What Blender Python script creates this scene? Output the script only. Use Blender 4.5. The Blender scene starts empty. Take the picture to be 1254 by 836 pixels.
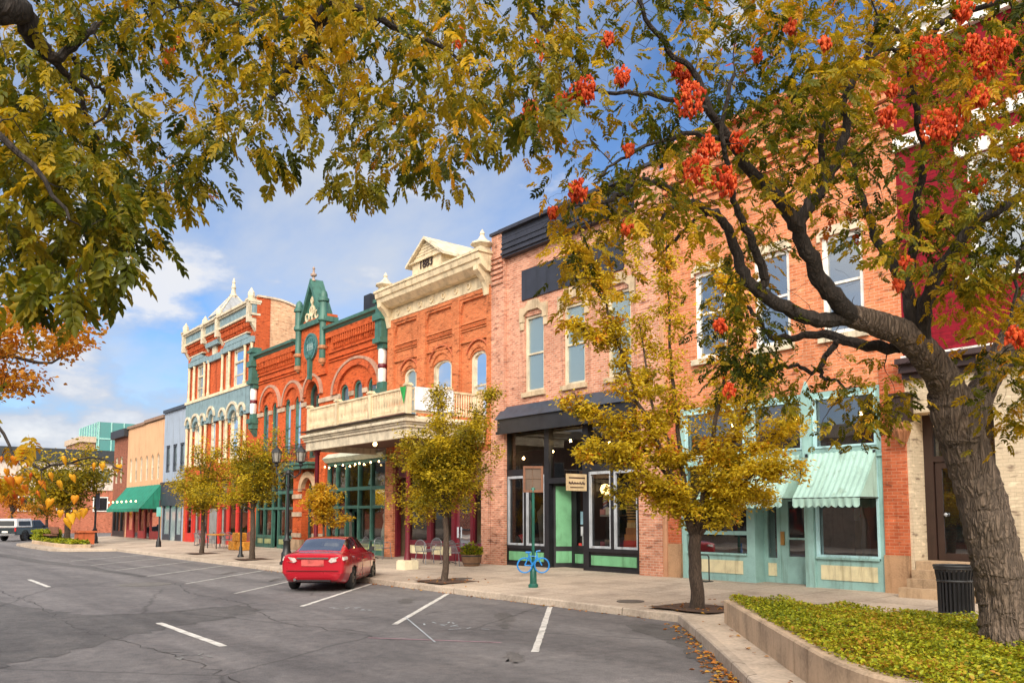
import bpy, bmesh, math, random
import numpy as np
from mathutils import Vector, Matrix, Euler
rnd = random.Random(11); nr = np.random.default_rng(11)
scene = bpy.context.scene; COL = scene.collection
PI = math.pi; R = math.radians
# ------------------------------------------------------------------ camera
F = 1020.0; HC = 2.0; TILT = math.atan(87/1020.0); AZ = math.atan(822/1023.7)
FW = (-math.cos(AZ), math.sin(AZ)); RT = (math.sin(AZ), math.cos(AZ))
CT, ST = math.cos(TILT), math.sin(TILT)
cam = bpy.data.cameras.new('camera'); co = bpy.data.objects.new('camera', cam); COL.objects.link(co)
cam.sensor_width = 36; cam.lens = F/1254*36; cam.shift_y = 127/1254; cam.clip_end = 3000; cam.clip_start = .05
co.location = (0, 0, HC); co.rotation_euler = (PI/2+TILT, 0, PI/2-AZ)
scene.camera = co
def pt(px, py, d):
    """photo direction + true depth in metres -> world point"""
    x = (px-627)/F; y = -(py-545)/F
    h = CT-y*ST; z = ST+y*CT
    return Vector((d*(h*FW[0]+x*RT[0]), d*(h*FW[1]+x*RT[1]), HC+d*z))
def zs(y): return .15+(y-12.5)*.03          # pavement height rises towards the shops
# ------------------------------------------------------------------ helpers
ORG = {}
def org(p):
    while p is not None:
        if p.name in ORG: return ORG[p.name]
        p = p.parent
    return Vector((0, 0, 0))
def tag(o, label=None, cat=None, group=None, kind=None):
    if label: o['label'] = label
    if cat: o['category'] = cat
    if group: o['group'] = group
    if kind: o['kind'] = kind
    return o
def thing(name, label, cat, loc, group=None, rz=0):
    o = bpy.data.objects.new(name, None); COL.objects.link(o); o.empty_display_size = .2
    o.location = loc; o.rotation_euler.z = rz; ORG[o.name] = Vector(loc) if not rz else Vector((0, 0, 0))
    return tag(o, label, cat, group)
def copy_tree(o, parent=None):
    c = o.copy(); COL.objects.link(c); c.parent = parent
    for ch in list(o.children): copy_tree(ch, c)
    return c
SPLIT = set('pilaster pier pier_base stone_band hood_mould arch_mould arch_ring cornice lintel_band trim band colonnette corner_strip awning_bracket awning_side corner_bracket white_band stripe copper_band'.split())
class MB:
    def __init__(s): s.v = []; s.f = []
    def add(s, vs, fs):
        n = len(s.v); s.v += [tuple(p) for p in vs]; s.f += [tuple(i+n for i in f) for f in fs]; return s
    def poly(s, pts): return s.add(pts, [tuple(range(len(pts)))])
    def box(s, x0, x1, y0, y1, z0, z1):
        v = [(x, y, z) for z in (z0, z1) for y in (y0, y1) for x in (x0, x1)]
        return s.add(v, [(0,2,3,1),(4,5,7,6),(0,1,5,4),(2,6,7,3),(0,4,6,2),(1,3,7,5)])
    def prism(s, poly, y0, y1):              # poly in (x,z), extruded in y
        n = len(poly)
        v = [(x, y0, z) for x, z in poly]+[(x, y1, z) for x, z in poly]
        return s.add(v, [tuple(range(n)), tuple(range(2*n-1, n-1, -1))]+[(i, i+n, (i+1) % n+n, (i+1) % n) for i in range(n)])
    def prismx(s, poly, x0, x1):             # poly in (y,z), extruded in x
        n = len(poly)
        v = [(x0, y, z) for y, z in poly]+[(x1, y, z) for y, z in poly]
        return s.add(v, [tuple(range(n)), tuple(range(2*n-1, n-1, -1))]+[(i, i+n, (i+1) % n+n, (i+1) % n) for i in range(n)])
    def prismz(s, poly, z0, z1):             # poly in (x,y)
        n = len(poly)
        v = [(x, y, z0) for x, y in poly]+[(x, y, z1) for x, y in poly]
        return s.add(v, [tuple(range(n)), tuple(range(2*n-1, n-1, -1))]+[(i, i+n, (i+1) % n+n, (i+1) % n) for i in range(n)])
    def tube(s, pts, r, n=6, cap=True):
        pts = [Vector(p) for p in pts]; m = len(pts)
        rs = list(r) if isinstance(r, (list, tuple)) else [r]*m
        vs = []; fs = []; u = None
        for i, p in enumerate(pts):
            t = (pts[min(i+1, m-1)]-pts[max(i-1, 0)]);
            if t.length < 1e-9: t = Vector((0, 0, 1))
            t.normalize()
            if u is None: u = t.orthogonal().normalized()
            else:
                u = u-t*u.dot(t)
                u = u.normalized() if u.length > 1e-6 else t.orthogonal().normalized()
            w = t.cross(u)
            for k in range(n):
                a = 2*PI*k/n; vs.append(p+(u*math.cos(a)+w*math.sin(a))*rs[i])
        for i in range(m-1):
            for k in range(n): fs.append((i*n+k, i*n+(k+1) % n, (i+1)*n+(k+1) % n, (i+1)*n+k))
        if cap: fs += [tuple(range(n-1, -1, -1)), tuple(range((m-1)*n, m*n))]
        return s.add(vs, fs)
    def lathe(s, cx, cy, prof, n=12):
        vs = []; fs = []; m = len(prof)
        for r, z in prof:
            for k in range(n):
                a = 2*PI*k/n; vs.append((cx+max(r, .0005)*math.cos(a), cy+max(r, .0005)*math.sin(a), z))
        for i in range(m-1):
            for k in range(n): fs.append((i*n+k, i*n+(k+1) % n, (i+1)*n+(k+1) % n, (i+1)*n+k))
        fs += [tuple(range(n-1, -1, -1)), tuple(range((m-1)*n, m*n))]
        return s.add(vs, fs)
    def arch(s, cx, zc, r0, r1, y0, y1, a0=0, a1=PI, n=16, sy=1.0):   # ring sector in the facade plane
        vs = []; fs = []
        for i in range(n+1):
            a = a0+(a1-a0)*i/n; c, d = math.cos(a), math.sin(a)*sy
            vs += [(cx+r0*c, y0, zc+r0*d), (cx+r1*c, y0, zc+r1*d), (cx+r1*c, y1, zc+r1*d), (cx+r0*c, y1, zc+r0*d)]
        for i in range(n):
            b = i*4
            for k in range(4): fs.append((b+k, b+(k+1) % 4, b+4+(k+1) % 4, b+4+k))
        fs += [(0,1,2,3), (n*4+3, n*4+2, n*4+1, n*4)]
        return s.add(vs, fs)
    def spandrel(s, x0, x1, zs_, zt, y0, y1, n=14, sy=None):     # brick left over between an arch and its square opening
        cx = (x0+x1)/2; r = (x1-x0)/2; sy = (zt-zs_)/r if sy is None else sy
        for sg in (-1, 1):
            pts = [(cx+sg*r*math.cos(a), zs_+r*sy*math.sin(a)) for a in [PI/2*i/n for i in range(n+1)]]
            for i in range(n):
                (xa, za), (xb, zb) = pts[i], pts[i+1]
                s.prism([(xa, za), (xb, zb), (xb, zt+.004), (xa, zt+.004)], y0, y1)
        return s
    def wall(s, x0, x1, z0, z1, y, holes, depth=.3):
        xs = sorted(set([x0, x1]+[a for h in holes for a in (h[0], h[1]) if x0 < a < x1]))
        zz = sorted(set([z0, z1]+[a for h in holes for a in (h[2], h[3]) if z0 < a < z1]))
        for i in range(len(xs)-1):
            for j in range(len(zz)-1):
                cx, cz = (xs[i]+xs[i+1])/2, (zz[j]+zz[j+1])/2
                if any(h[0] < cx < h[1] and h[2] < cz < h[3] for h in holes): continue
                s.poly([(xs[i], y, zz[j]), (xs[i+1], y, zz[j]), (xs[i+1], y, zz[j+1]), (xs[i], y, zz[j+1])])
        for a, b, c, d in holes:
            e = y+depth
            s.poly([(a,y,c),(a,e,c),(a,e,d),(a,y,d)]); s.poly([(b,y,c),(b,y,d),(b,e,d),(b,e,c)])
            s.poly([(a,y,d),(a,e,d),(b,e,d),(b,y,d)]); s.poly([(a,y,c),(b,y,c),(b,e,c),(a,e,c)])
        return s
    def groups(s):
        """islands whose boxes touch, as separate MBs"""
        n = len(s.v); p = list(range(n))
        def fd(i):
            while p[i] != i: p[i] = p[p[i]]; i = p[i]
            return i
        for f in s.f:
            for i in f[1:]: p[fd(i)] = fd(f[0])
        isl = {}
        for i in range(n): isl.setdefault(fd(i), []).append(i)
        ks = list(isl); bb = []
        for k in ks: a = np.array([s.v[i] for i in isl[k]]); bb.append((a.min(0)-.02, a.max(0)+.02))
        g = list(range(len(ks)))
        def fg(i):
            while g[i] != i: g[i] = g[g[i]]; i = g[i]
            return i
        for i in range(len(ks)):
            for j in range(i):
                if (bb[i][0] <= bb[j][1]).all() and (bb[j][0] <= bb[i][1]).all(): g[fg(i)] = fg(j)
        out = {}
        for i, k in enumerate(ks): out.setdefault(fg(i), set()).update(isl[k])
        res = []
        for vs in out.values():
            idx = sorted(vs); mp = {a: b for b, a in enumerate(idx)}; m = MB(); m.v = [s.v[i] for i in idx]; m.f = [tuple(mp[i] for i in f) for f in s.f if f[0] in vs]; res.append(m)
        return res
    def build(s, name, mat, parent=None, smooth=False, recalc=True):
        if name in SPLIT and len(s.v) < 6000:
            gs = s.groups()
            if len(gs) > 1: return [g.build1(name, mat, parent, smooth, recalc) for g in gs][0]
        return s.build1(name, mat, parent, smooth, recalc)
    def build1(s, name, mat, parent=None, smooth=False, recalc=True):
        me = bpy.data.meshes.new(name); og = org(parent)
        me.from_pydata([(x-og.x, y-og.y, z-og.z) for x, y, z in s.v], [], s.f)
        if recalc:
            bm = bmesh.new(); bm.from_mesh(me); bmesh.ops.recalc_face_normals(bm, faces=bm.faces); bm.to_mesh(me); bm.free()
        if smooth:
            me.polygons.foreach_set('use_smooth', [True]*len(me.polygons))
            try: me.set_sharp_from_angle(angle=R(40))
            except Exception: pass
        me.materials.append(mat)
        o = bpy.data.objects.new(name, me); COL.objects.link(o)
        if parent is not None: o.parent = parent
        return o
# ------------------------------------------------------------------ materials
def newmat(name):
    m = bpy.data.materials.new(name); m.use_nodes = True; nt = m.node_tree
    return m, nt, nt.nodes['Principled BSDF']
def N(nt, t, **kw):
    n = nt.nodes.new(t)
    for k, v in kw.items():
        if k in n.inputs: n.inputs[k].default_value = v
        else: setattr(n, k, v)
    return n
def ramp(nt, fac, stops):
    r = nt.nodes.new('ShaderNodeValToRGB'); e = r.color_ramp.elements
    while len(e) < len(stops): e.new(.5)
    for el, (p, c) in zip(e, stops): el.position = p; el.color = (*c, 1) if len(c) == 3 else c
    nt.links.new(fac, r.inputs[0]); return r
def mixc(nt, fac, a, b, mode='MIX'):
    n = nt.nodes.new('ShaderNodeMix'); n.data_type = 'RGBA'; n.blend_type = mode
    for i, v in ((0, fac), (6, a), (7, b)):
        if isinstance(v, (int, float)): n.inputs[i].default_value = v
        elif isinstance(v, tuple): n.inputs[i].default_value = (*v[:3], 1)
        else: nt.links.new(v, n.inputs[i])
    return n.outputs[2]
def bump(nt, b, h, st=.3, dist=.01):
    n = N(nt, 'ShaderNodeBump', Strength=st, Distance=dist); nt.links.new(h, n.inputs['Height']); nt.links.new(n.outputs[0], b.inputs['Normal'])
MC = {}
def paint(col, rough=.55, var=.18, scale=3., metal=0., bmp=.15):
    key = (col, rough, var, scale, metal)
    if key in MC: return MC[key]
    m, nt, b = newmat('paint'); L = nt.links.new
    g = N(nt, 'ShaderNodeNewGeometry')
    n1 = N(nt, 'ShaderNodeTexNoise', Scale=scale, Detail=5.); L(g.outputs['Position'], n1.inputs['Vector'])
    n2 = N(nt, 'ShaderNodeTexNoise', Scale=scale*14, Detail=3.); L(g.outputs['Position'], n2.inputs['Vector'])
    a = N(nt, 'ShaderNodeMath', operation='MULTIPLY_ADD'); L(n2.outputs[0], a.inputs[0]); a.inputs[1].default_value = .4; L(n1.outputs[0], a.inputs[2])
    c = ramp(nt, a.outputs[0], [(.42, tuple(x*(1-var*1.6) for x in col)), (.72, col), (.98, tuple(min(.9, x*(1+var*.6)) for x in col))])
    ms = N(nt, 'ShaderNodeMapping'); ms.inputs['Scale'].default_value = (4.5, 4.5, .45); L(g.outputs['Position'], ms.inputs[0])
    n3 = N(nt, 'ShaderNodeTexNoise', Scale=1., Detail=5., Roughness=.7); L(ms.outputs[0], n3.inputs['Vector'])
    rs = ramp(nt, n3.outputs[0], [(.34, (.70, .67, .63)), (.47, (1, 1, 1)), (.8, (1.04, 1.04, 1.03))]); cs = mixc(nt, 1. if not metal else .3, c.outputs[0], rs.outputs[0], 'MULTIPLY')
    L(cs, b.inputs['Base Color']); b.inputs['Roughness'].default_value = rough; b.inputs['Metallic'].default_value = metal
    if bmp: bump(nt, b, n2.outputs[0], bmp, .006)
    MC[key] = m; return m
def brick(c1, c2, mortar, var=.35, bw=.22, bh=.075, rough=.85, name='brick'):
    m, nt, b = newmat(name); L = nt.links.new
    g = N(nt, 'ShaderNodeNewGeometry'); s = N(nt, 'ShaderNodeSeparateXYZ'); L(g.outputs['Position'], s.inputs[0])
    ad = N(nt, 'ShaderNodeMath', operation='ADD'); L(s.outputs[0], ad.inputs[0]); L(s.outputs[1], ad.inputs[1])
    cb = N(nt, 'ShaderNodeCombineXYZ'); L(ad.outputs[0], cb.inputs[0]); L(s.outputs[2], cb.inputs[1])
    br = N(nt, 'ShaderNodeTexBrick', Scale=1.0); L(cb.outputs[0], br.inputs['Vector'])
    br.inputs['Brick Width'].default_value = bw; br.inputs['Row Height'].default_value = bh; br.inputs['Mortar Size'].default_value = .008
    br.inputs['Mortar Smooth'].default_value = .2; br.inputs['Bias'].default_value = -.2
    br.inputs['Color1'].default_value = (*c1, 1); br.inputs['Color2'].default_value = (*c2, 1); br.inputs['Mortar'].default_value = (*mortar, 1)
    # weathering: broad tone, single odd bricks
    n1 = N(nt, 'ShaderNodeTexNoise', Scale=.55, Detail=6., Roughness=.65); L(g.outputs['Position'], n1.inputs['Vector'])
    mp = N(nt, 'ShaderNodeMapping'); mp.inputs['Scale'].default_value = (2.2, 2.2, 7.); L(g.outputs['Position'], mp.inputs[0])
    n2 = N(nt, 'ShaderNodeTexNoise', Scale=1.6, Detail=3.); L(mp.outputs[0], n2.inputs['Vector'])
    r1 = ramp(nt, n1.outputs[0], [(.3, (1-var,)*3), (.55, (1, 1, 1)), (.8, (1+var*.5,)*3)])
    r2 = ramp(nt, n2.outputs[0], [(.30, (.38, .33, .33)), (.43, (1, 1, 1)), (.60, (1, 1, 1)), (.70, (1.4, 1.4, 1.42))])
    c = mixc(nt, 1., br.outputs[0], r1.outputs[0], 'MULTIPLY'); c = mixc(nt, .92, c, r2.outputs[0], 'MULTIPLY')
    ms = N(nt, 'ShaderNodeMapping'); ms.inputs['Scale'].default_value = (2.4, 2.4, .22); L(g.outputs['Position'], ms.inputs[0])
    n3 = N(nt, 'ShaderNodeTexNoise', Scale=1., Detail=6., Roughness=.7); L(ms.outputs[0], n3.inputs['Vector'])
    r3 = ramp(nt, n3.outputs[0], [(.30, (.58, .56, .55)), (.46, (1, 1, 1)), (.62, (1, 1, 1)), (.78, (1.22, 1.25, 1.3))]); c = mixc(nt, .85, c, r3.outputs[0], 'MULTIPLY')
    L(c, b.inputs['Base Color']); b.inputs['Roughness'].default_value = rough; b.inputs['Specular IOR Level'].default_value = .2
    inv = N(nt, 'ShaderNodeMath', operation='SUBTRACT'); inv.inputs[0].default_value = 1; L(br.outputs[1], inv.inputs[1])
    bump(nt, b, inv.outputs[0], .5, .01); return m
def glass(tint=(.012, .016, .018), trans=.0, name='glass', gl=.55):
    """window glass: sees through to the room by `trans`, mirrors by fresnel"""
    m, nt, b = newmat(name); L = nt.links.new; out = nt.nodes['Material Output']
    b.inputs['Base Color'].default_value = (*tint, 1); b.inputs['Roughness'].default_value = .25
    tr = N(nt, 'ShaderNodeBsdfTransparent'); tr.inputs[0].default_value = (.86, .9, .88, 1)
    mx = N(nt, 'ShaderNodeMixShader'); mx.inputs[0].default_value = trans; L(b.outputs[0], mx.inputs[1]); L(tr.outputs[0], mx.inputs[2])
    gs = N(nt, 'ShaderNodeBsdfGlossy'); gs.inputs['Roughness'].default_value = .012; gs.inputs[0].default_value = (.95, .97, 1, 1)
    g = N(nt, 'ShaderNodeNewGeometry'); n1 = N(nt, 'ShaderNodeTexNoise', Scale=1.3, Detail=1.); L(g.outputs['Position'], n1.inputs['Vector'])
    bp = N(nt, 'ShaderNodeBump', Strength=.12, Distance=.02); L(n1.outputs[0], bp.inputs['Height']); L(bp.outputs[0], gs.inputs['Normal'])
    lw = N(nt, 'ShaderNodeFresnel', IOR=1.55); mu = N(nt, 'ShaderNodeMath', operation='MULTIPLY_ADD'); L(lw.outputs[0], mu.inputs[0]); mu.inputs[1].default_value = 1.0; mu.inputs[2].default_value = gl*.25
    m2 = N(nt, 'ShaderNodeMixShader'); L(mu.outputs[0], m2.inputs[0]); L(mx.outputs[0], m2.inputs[1]); L(gs.outputs[0], m2.inputs[2])
    L(m2.outputs[0], out.inputs['Surface']); return m
def emit(col, st):
    m, nt, b = newmat('lamp_glow'); b.inputs['Emission Color'].default_value = (*col, 1); b.inputs['Emission Strength'].default_value = st
    b.inputs['Base Color'].default_value = (*col, 1); return m
def leafmat(stops, trans=.45, name='leaf', rough=.5):
    m, nt, b = newmat(name); L = nt.links.new; out = nt.nodes['Material Output']
    at = N(nt, 'ShaderNodeAttribute', attribute_name='tint'); r = ramp(nt, at.outputs['Fac'], stops)
    L(r.outputs[0], b.inputs['Base Color']); b.inputs['Roughness'].default_value = rough; b.inputs['Specular IOR Level'].default_value = .3
    t = N(nt, 'ShaderNodeBsdfTranslucent'); c = mixc(nt, 1., r.outputs[0], (1.15, 1.05, .6), 'MULTIPLY'); L(c, t.inputs[0])
    mx = N(nt, 'ShaderNodeMixShader'); mx.inputs[0].default_value = trans; L(b.outputs[0], mx.inputs[1]); L(t.outputs[0], mx.inputs[2]); L(mx.outputs[0], out.inputs['Surface'])
    return m
def bark(c, dark, sc=9., name='bark', st=.9):
    m, nt, b = newmat(name); L = nt.links.new
    tc = N(nt, 'ShaderNodeTexCoord'); mp = N(nt, 'ShaderNodeMapping'); mp.inputs['Scale'].default_value = (1, 1, .16); L(tc.outputs['Object'], mp.inputs[0])
    nz = N(nt, 'ShaderNodeTexNoise', Scale=sc*.6, Detail=4.); L(mp.outputs[0], nz.inputs['Vector'])
    ma = mixc(nt, .3, mp.outputs[0], nz.outputs['Color'])
    v = N(nt, 'ShaderNodeTexVoronoi', feature='DISTANCE_TO_EDGE', Scale=sc*2.2); L(ma, v.inputs['Vector'])
    n = N(nt, 'ShaderNodeTexNoise', Scale=sc*2.2, Detail=6., Roughness=.7); L(mp.outputs[0], n.inputs['Vector'])
    h = N(nt, 'ShaderNodeMath', operation='MULTIPLY_ADD'); L(n.outputs[0], h.inputs[0]); h.inputs[1].default_value = .35; L(v.outputs[0], h.inputs[2])
    r = ramp(nt, h.outputs[0], [(.10, dark), (.24, tuple(x*.75 for x in c)), (.36, c), (.62, tuple(min(.8, x*1.55) for x in c))])
    L(r.outputs[0], b.inputs['Base Color']); b.inputs['Roughness'].default_value = .9
    bump(nt, b, h.outputs[0], st, .07); return m

GL_UP = glass((.10, .14, .15), 0, 'upper_glass', .5)
GL_SKY = glass((.03, .05, .07), 0, 'sky_glass', 1.0)
GL_SHOP = glass((.01, .012, .012), .93, 'shop_glass', .10)
GL_DARK = glass((.012, .016, .018), .25, 'dark_glass', .25)
GL_BLIND = glass((.17, .24, .26), 0, 'blind_glass', .35)
CREAM = paint((.74, .60, .40), .5); CREAMW = paint((.62, .53, .39), .55, .26); STONE = paint((.50, .38, .25), .85, .3, 2.5, 0, .4)
WHITE = paint((.8, .78, .74), .5); BLACK = paint((.016, .016, .020), .42, .3); IRON = paint((.012, .013, .016), .45, .3, 5)
NAVY = paint((.035, .045, .065), .5); MINT = paint((.16, .42, .22), .5); GREEN = paint((.045, .135, .105), .5, .25)
GREEND = paint((.03, .085, .068), .5, .25); TEAL = paint((.29, .49, .47), .5, .14); MAROON = paint((.13, .008, .018), .45); REDP = paint((.55, .03, .02), .5)
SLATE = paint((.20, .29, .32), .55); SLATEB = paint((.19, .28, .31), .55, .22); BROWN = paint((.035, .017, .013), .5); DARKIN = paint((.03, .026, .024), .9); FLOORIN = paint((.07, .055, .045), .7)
BR_B = brick((.60, .28, .18), (.45, .165, .095), (.60, .44, .35), .28, name='pink_brick')
BR_A = brick((.66, .235, .11), (.52, .15, .06), (.58, .34, .22), .25, name='salmon_brick')
BR_B2 = brick((.58, .165, .06), (.46, .115, .04), (.50, .25, .13), .2, name='rust_brick')
BR_C = brick((.58, .105, .025), (.47, .075, .018), (.47, .12, .05), .16, name='orange_brick')
BR_D = brick((.56, .10, .028), (.45, .075, .02), (.47, .13, .06), .16, name='red_brick')
BR_SIDE = brick((.78, .46, .27), (.60, .29, .15), (.66, .48, .34), .3, name='side_brick')
BR_TRIM = brick((.54, .14, .06), (.40, .085, .035), (.50, .22, .13), .28, name='red_pier_brick')
ROOF = paint((.09, .085, .08), .9)
# ------------------------------------------------------------------ facade pieces
Y0 = 18.2
def window(b, x0, x1, z0, z1, y=Y0, fr=CREAMW, gl=GL_UP, w=.08, rail=.5, sill=None, lint=None, arch=0, mull=0, set_=.06, name='window', transom=None, blind=None):
    """sash window set in a wall opening: frame > pane (+ sill, lintel)"""
    m = MB(); a, c = y+set_, y+set_+.1; zt = z1-arch
    m.box(x0, x0+w, a, c, z0, zt); m.box(x1-w, x1, a, c, z0, zt); m.box(x0+w, x1-w, a, c, z0, z0+w)
    if arch: m.arch((x0+x1)/2, zt, (x1-x0)/2-w, (x1-x0)/2, a, c, sy=arch/((x1-x0)/2))
    else: m.box(x0+w, x1-w, a, c, z1-w, z1)
    if rail: zr = z0+(z1-z0)*rail; m.box(x0+w, x1-w, a+.02, c-.02, zr-.03, zr+.03)
    if transom: zr = z0+(z1-z0)*transom; m.box(x0+w, x1-w, a-.02, c, zr-.05, zr+.05)
    for k in range(mull): xm = x0+(x1-x0)*(k+1)/(mull+1); m.box(xm-.035, xm+.035, a+.01, c-.01, z0+w, zt)
    f = m.build(name, fr, b)
    p = MB()
    if arch:
        cx, r = (x0+x1)/2, (x1-x0)/2-.02
        pts = [(x0+.02, c-.03, z0+.02), (x1-.02, c-.03, z0+.02)]+[(cx+r*math.cos(t), c-.03, zt+arch*.97*math.sin(t)) for t in [PI*i/14 for i in range(15)]]
        p.poly(pts)
    else: p.poly([(x0+.02, c-.03, z0+.02), (x1-.02, c-.03, z0+.02), (x1-.02, c-.03, z1-.02), (x0+.02, c-.03, z1-.02)])
    p.build('pane', gl, f)
    if blind: MB().box(x0+w+.02, x1-w-.02, c+.02, c+.03, z0+(z1-z0)*blind[0], zt+arch*.5).build('blind', blind[1], f)
    if sill: MB().box(x0-.1, x1+.1, y-.1, y+set_+.02, z0-.16, z0-.004).build('sill', sill, f)
    if lint: MB().box(x0-.2, x1+.2, y-.06, y+set_+.02, z1+.004, z1+.3).build('lintel', lint, f)
    return f
def shell(b, x0, x1, h, holes, mat, side=None, y=Y0, back=16., z0=0., depth=.3, extra=None):
    m = MB(); m.wall(x0, x1, z0, h, y, holes, depth)
    if extra: extra(m)
    w = m.build('wall', mat, b, recalc=False)
    s = MB(); s.poly([(x0, y, z0), (x0, y+back, z0), (x0, y+back, h), (x0, y, h)]); s.poly([(x1, y, z0), (x1, y+back, z0), (x1, y+back, h), (x1, y, h)])
    s.poly([(x0, y+back, z0), (x1, y+back, z0), (x1, y+back, h), (x0, y+back, h)]); s.build('side_wall', side or mat, b)
    MB().box(x0+.05, x1-.05, y+.32, y+back-.05, h-.5, h-.35).build('roof', ROOF, b)
    return w
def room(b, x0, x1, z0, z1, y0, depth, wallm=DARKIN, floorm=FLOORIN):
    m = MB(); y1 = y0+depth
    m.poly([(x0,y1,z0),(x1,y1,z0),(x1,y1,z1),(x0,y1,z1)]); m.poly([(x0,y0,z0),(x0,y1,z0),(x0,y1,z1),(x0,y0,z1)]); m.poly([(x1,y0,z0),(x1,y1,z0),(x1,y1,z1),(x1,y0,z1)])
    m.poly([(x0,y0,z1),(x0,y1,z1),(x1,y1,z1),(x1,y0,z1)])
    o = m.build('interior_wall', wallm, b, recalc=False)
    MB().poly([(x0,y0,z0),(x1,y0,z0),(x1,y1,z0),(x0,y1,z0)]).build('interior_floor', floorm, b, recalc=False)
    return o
def frames(b, name, rects, mat, y0, y1):
    m = MB()
    for i, (a, c, d, e) in enumerate(rects): m.box(a, c, y0+.0007*i, y1-.0007*i, d, e)
    return m.build(name, mat, b)
def pane(p, x0, x1, z0, z1, y, mat, name='pane'): return MB().poly([(x0,y,z0),(x1,y,z0),(x1,y,z1),(x0,y,z1)]).build(name, mat, p)
def bulb(b, x, y, z, r=.05, st=14, name='light_bulb'):
    return MB().lathe(x, y, [(.3*r, z+r*1.3), (.5*r, z+r), (r, z), (.7*r, z-r*.7), (.1*r, z-r)], 8).build(name, emit((1., .62, .25), st), b, True)
def finial(m, x, y, z, s=1., n=10):
    return m.lathe(x, y, [(.30*s, z), (.34*s, z+.06*s), (.42*s, z+.14*s), (.40*s, z+.2*s), (.2*s, z+.36*s), (.12*s, z+.5*s), (.10*s, z+.62*s), (.15*s, z+.68*s), (.10*s, z+.78*s), (.02*s, z+.92*s)], n)
ZB = zs(Y0)

# ---------------------------------------------------------------- pink brick building with the black shop front
B = thing('brick_building', 'pink brick building with black shop front, black sign panel and black cornice', 'building', (-19.65, Y0, 0), 'shop buildings along the street')
wx = [(-21.95, -20.95), (-19.95, -18.95), (-17.95, -16.95)]
shell(B, -23.7, -15.6, 12.1, [(a, c, 6.24, 8.9) for a, c in wx]+[(-23.1, -16.7, 0, 5.0)], BR_B)
m = MB(); m.box(-23.7, -22.95, Y0-.13, Y0, 0, 12.18); m.box(-16.62, -15.75, Y0-.13, Y0, 0, 12.3)
for xa, xb in ((-23.66, -22.99), (-16.58, -15.79)):
    for k in range(6): m.box(xa, xb, Y0-.20, Y0-.131, 10.35+k*.19, 10.45+k*.19)
m.build('pilaster', BR_B, B)
MB().box(-15.75, -15.6, Y0-.10, Y0, 0, 12.0).build('corner_strip', paint((.50, .26, .15), .85), B)
m = MB(); m.box(-22.95, -16.62, Y0-.24, Y0-.005, 11.2, 12.08)
for k in range(4): m.box(-22.95, -16.62, Y0-.31+.02*k, Y0-.24, 11.28+k*.2, 11.36+k*.2)
m.box(-22.97, -16.6, Y0-.4, Y0+.3, 12.08, 12.2); m.box(-23.75, -22.9, Y0-.2, Y0+.3, 12.2, 12.3); m.box(-16.65, -15.6, Y0-.2, Y0+.3, 12.31, 12.4)
m.build('cornice', paint((.028, .03, .045), .5), B)
m = MB(); m.box(-22.07, -17.2, Y0-.05, Y0-.004, 9.5, 10.56); sp = m.build('sign_panel', paint((.025, .028, .042), .45), B)
for a, c in wx:
    window(B, a, c, 6.24, 8.9, fr=CREAMW, gl=GL_BLIND, w=.09, sill=STONE)
    cx = (a+c)/2; m = MB()
    m.prism([(cx-.72, 8.72), (cx-.5, 8.72), (cx-.5, 8.93), (cx-.28, 9.08), (cx+.28, 9.08), (cx+.5, 8.93), (cx+.5, 8.72), (cx+.72, 8.72), (cx+.72, 9.22), (cx+.4, 9.22), (cx+.22, 9.42), (cx-.22, 9.42), (cx-.4, 9.22), (cx-.72, 9.22)], Y0-.09, Y0-.003)
    m.box(cx-.72, cx-.53, Y0-.06, Y0-.004, 8.45, 8.71); m.box(cx+.53, cx+.72, Y0-.06, Y0-.004, 8.45, 8.71)
    m.build('lintel', STONE, B)
# black shop front
m = MB(); m.box(-23.1, -16.7, Y0-.32, Y0-.004, 4.92, 5.38); m.box(-23.14, -16.66, Y0-.36, Y0-.3, 4.86, 4.96); m.build('fascia', BLACK, B)
m = MB(); m.prismx([(Y0-.42, 5.38), (Y0-.004, 5.38), (Y0-.004, 5.86)], -23.16, -16.64); m.build('fascia_roof', paint((.035, .05, .075), .35), B)
fr = [(-23.1,-22.98,ZB-.1,4.92), (-20.98,-20.75,ZB-.1,4.92), (-19.12,-18.88,ZB-.1,4.92), (-16.82,-16.7,ZB-.1,4.92),
      (-22.98,-20.98,3.42,3.62), (-18.88,-16.82,3.42,3.62), (-20.75,-19.12,3.08,3.26), (-22.98,-20.98,.90,1.02), (-18.88,-16.82,.90,1.02),
      (-22.06,-21.96,1.02,3.42), (-17.92,-17.80,1.02,3.42), (-22.98,-20.98,ZB-.1,.36+.06), (-18.88,-16.82,ZB-.1,.42)]
sf = frames(B, 'shop_front', fr, BLACK, Y0+.02, Y0+.22)
for a, c in ((-22.98, -20.98), (-18.88, -16.82)):
    MB().box(a, c, Y0+.08, Y0+.16, .42, .90).build('stall_riser', BLACK, sf); MB().box(a+.08, c-.08, Y0+.05, Y0+.078, .5, .80).build('mint_panel', MINT, sf)
for a, c, d, e in ((-22.98,-20.98,3.62,4.92), (-18.88,-16.82,3.62,4.92), (-20.75,-19.12,3.26,4.92), (-22.98,-22.06,1.02,3.42), (-21.96,-20.98,1.02,3.42), (-18.88,-17.92,1.02,3.42), (-17.80,-16.82,1.02,3.42)):
    pane(sf, a, c, d, e, Y0+.13, GL_SHOP)
SIL = paint((.42, .45, .5), .35)
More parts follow.
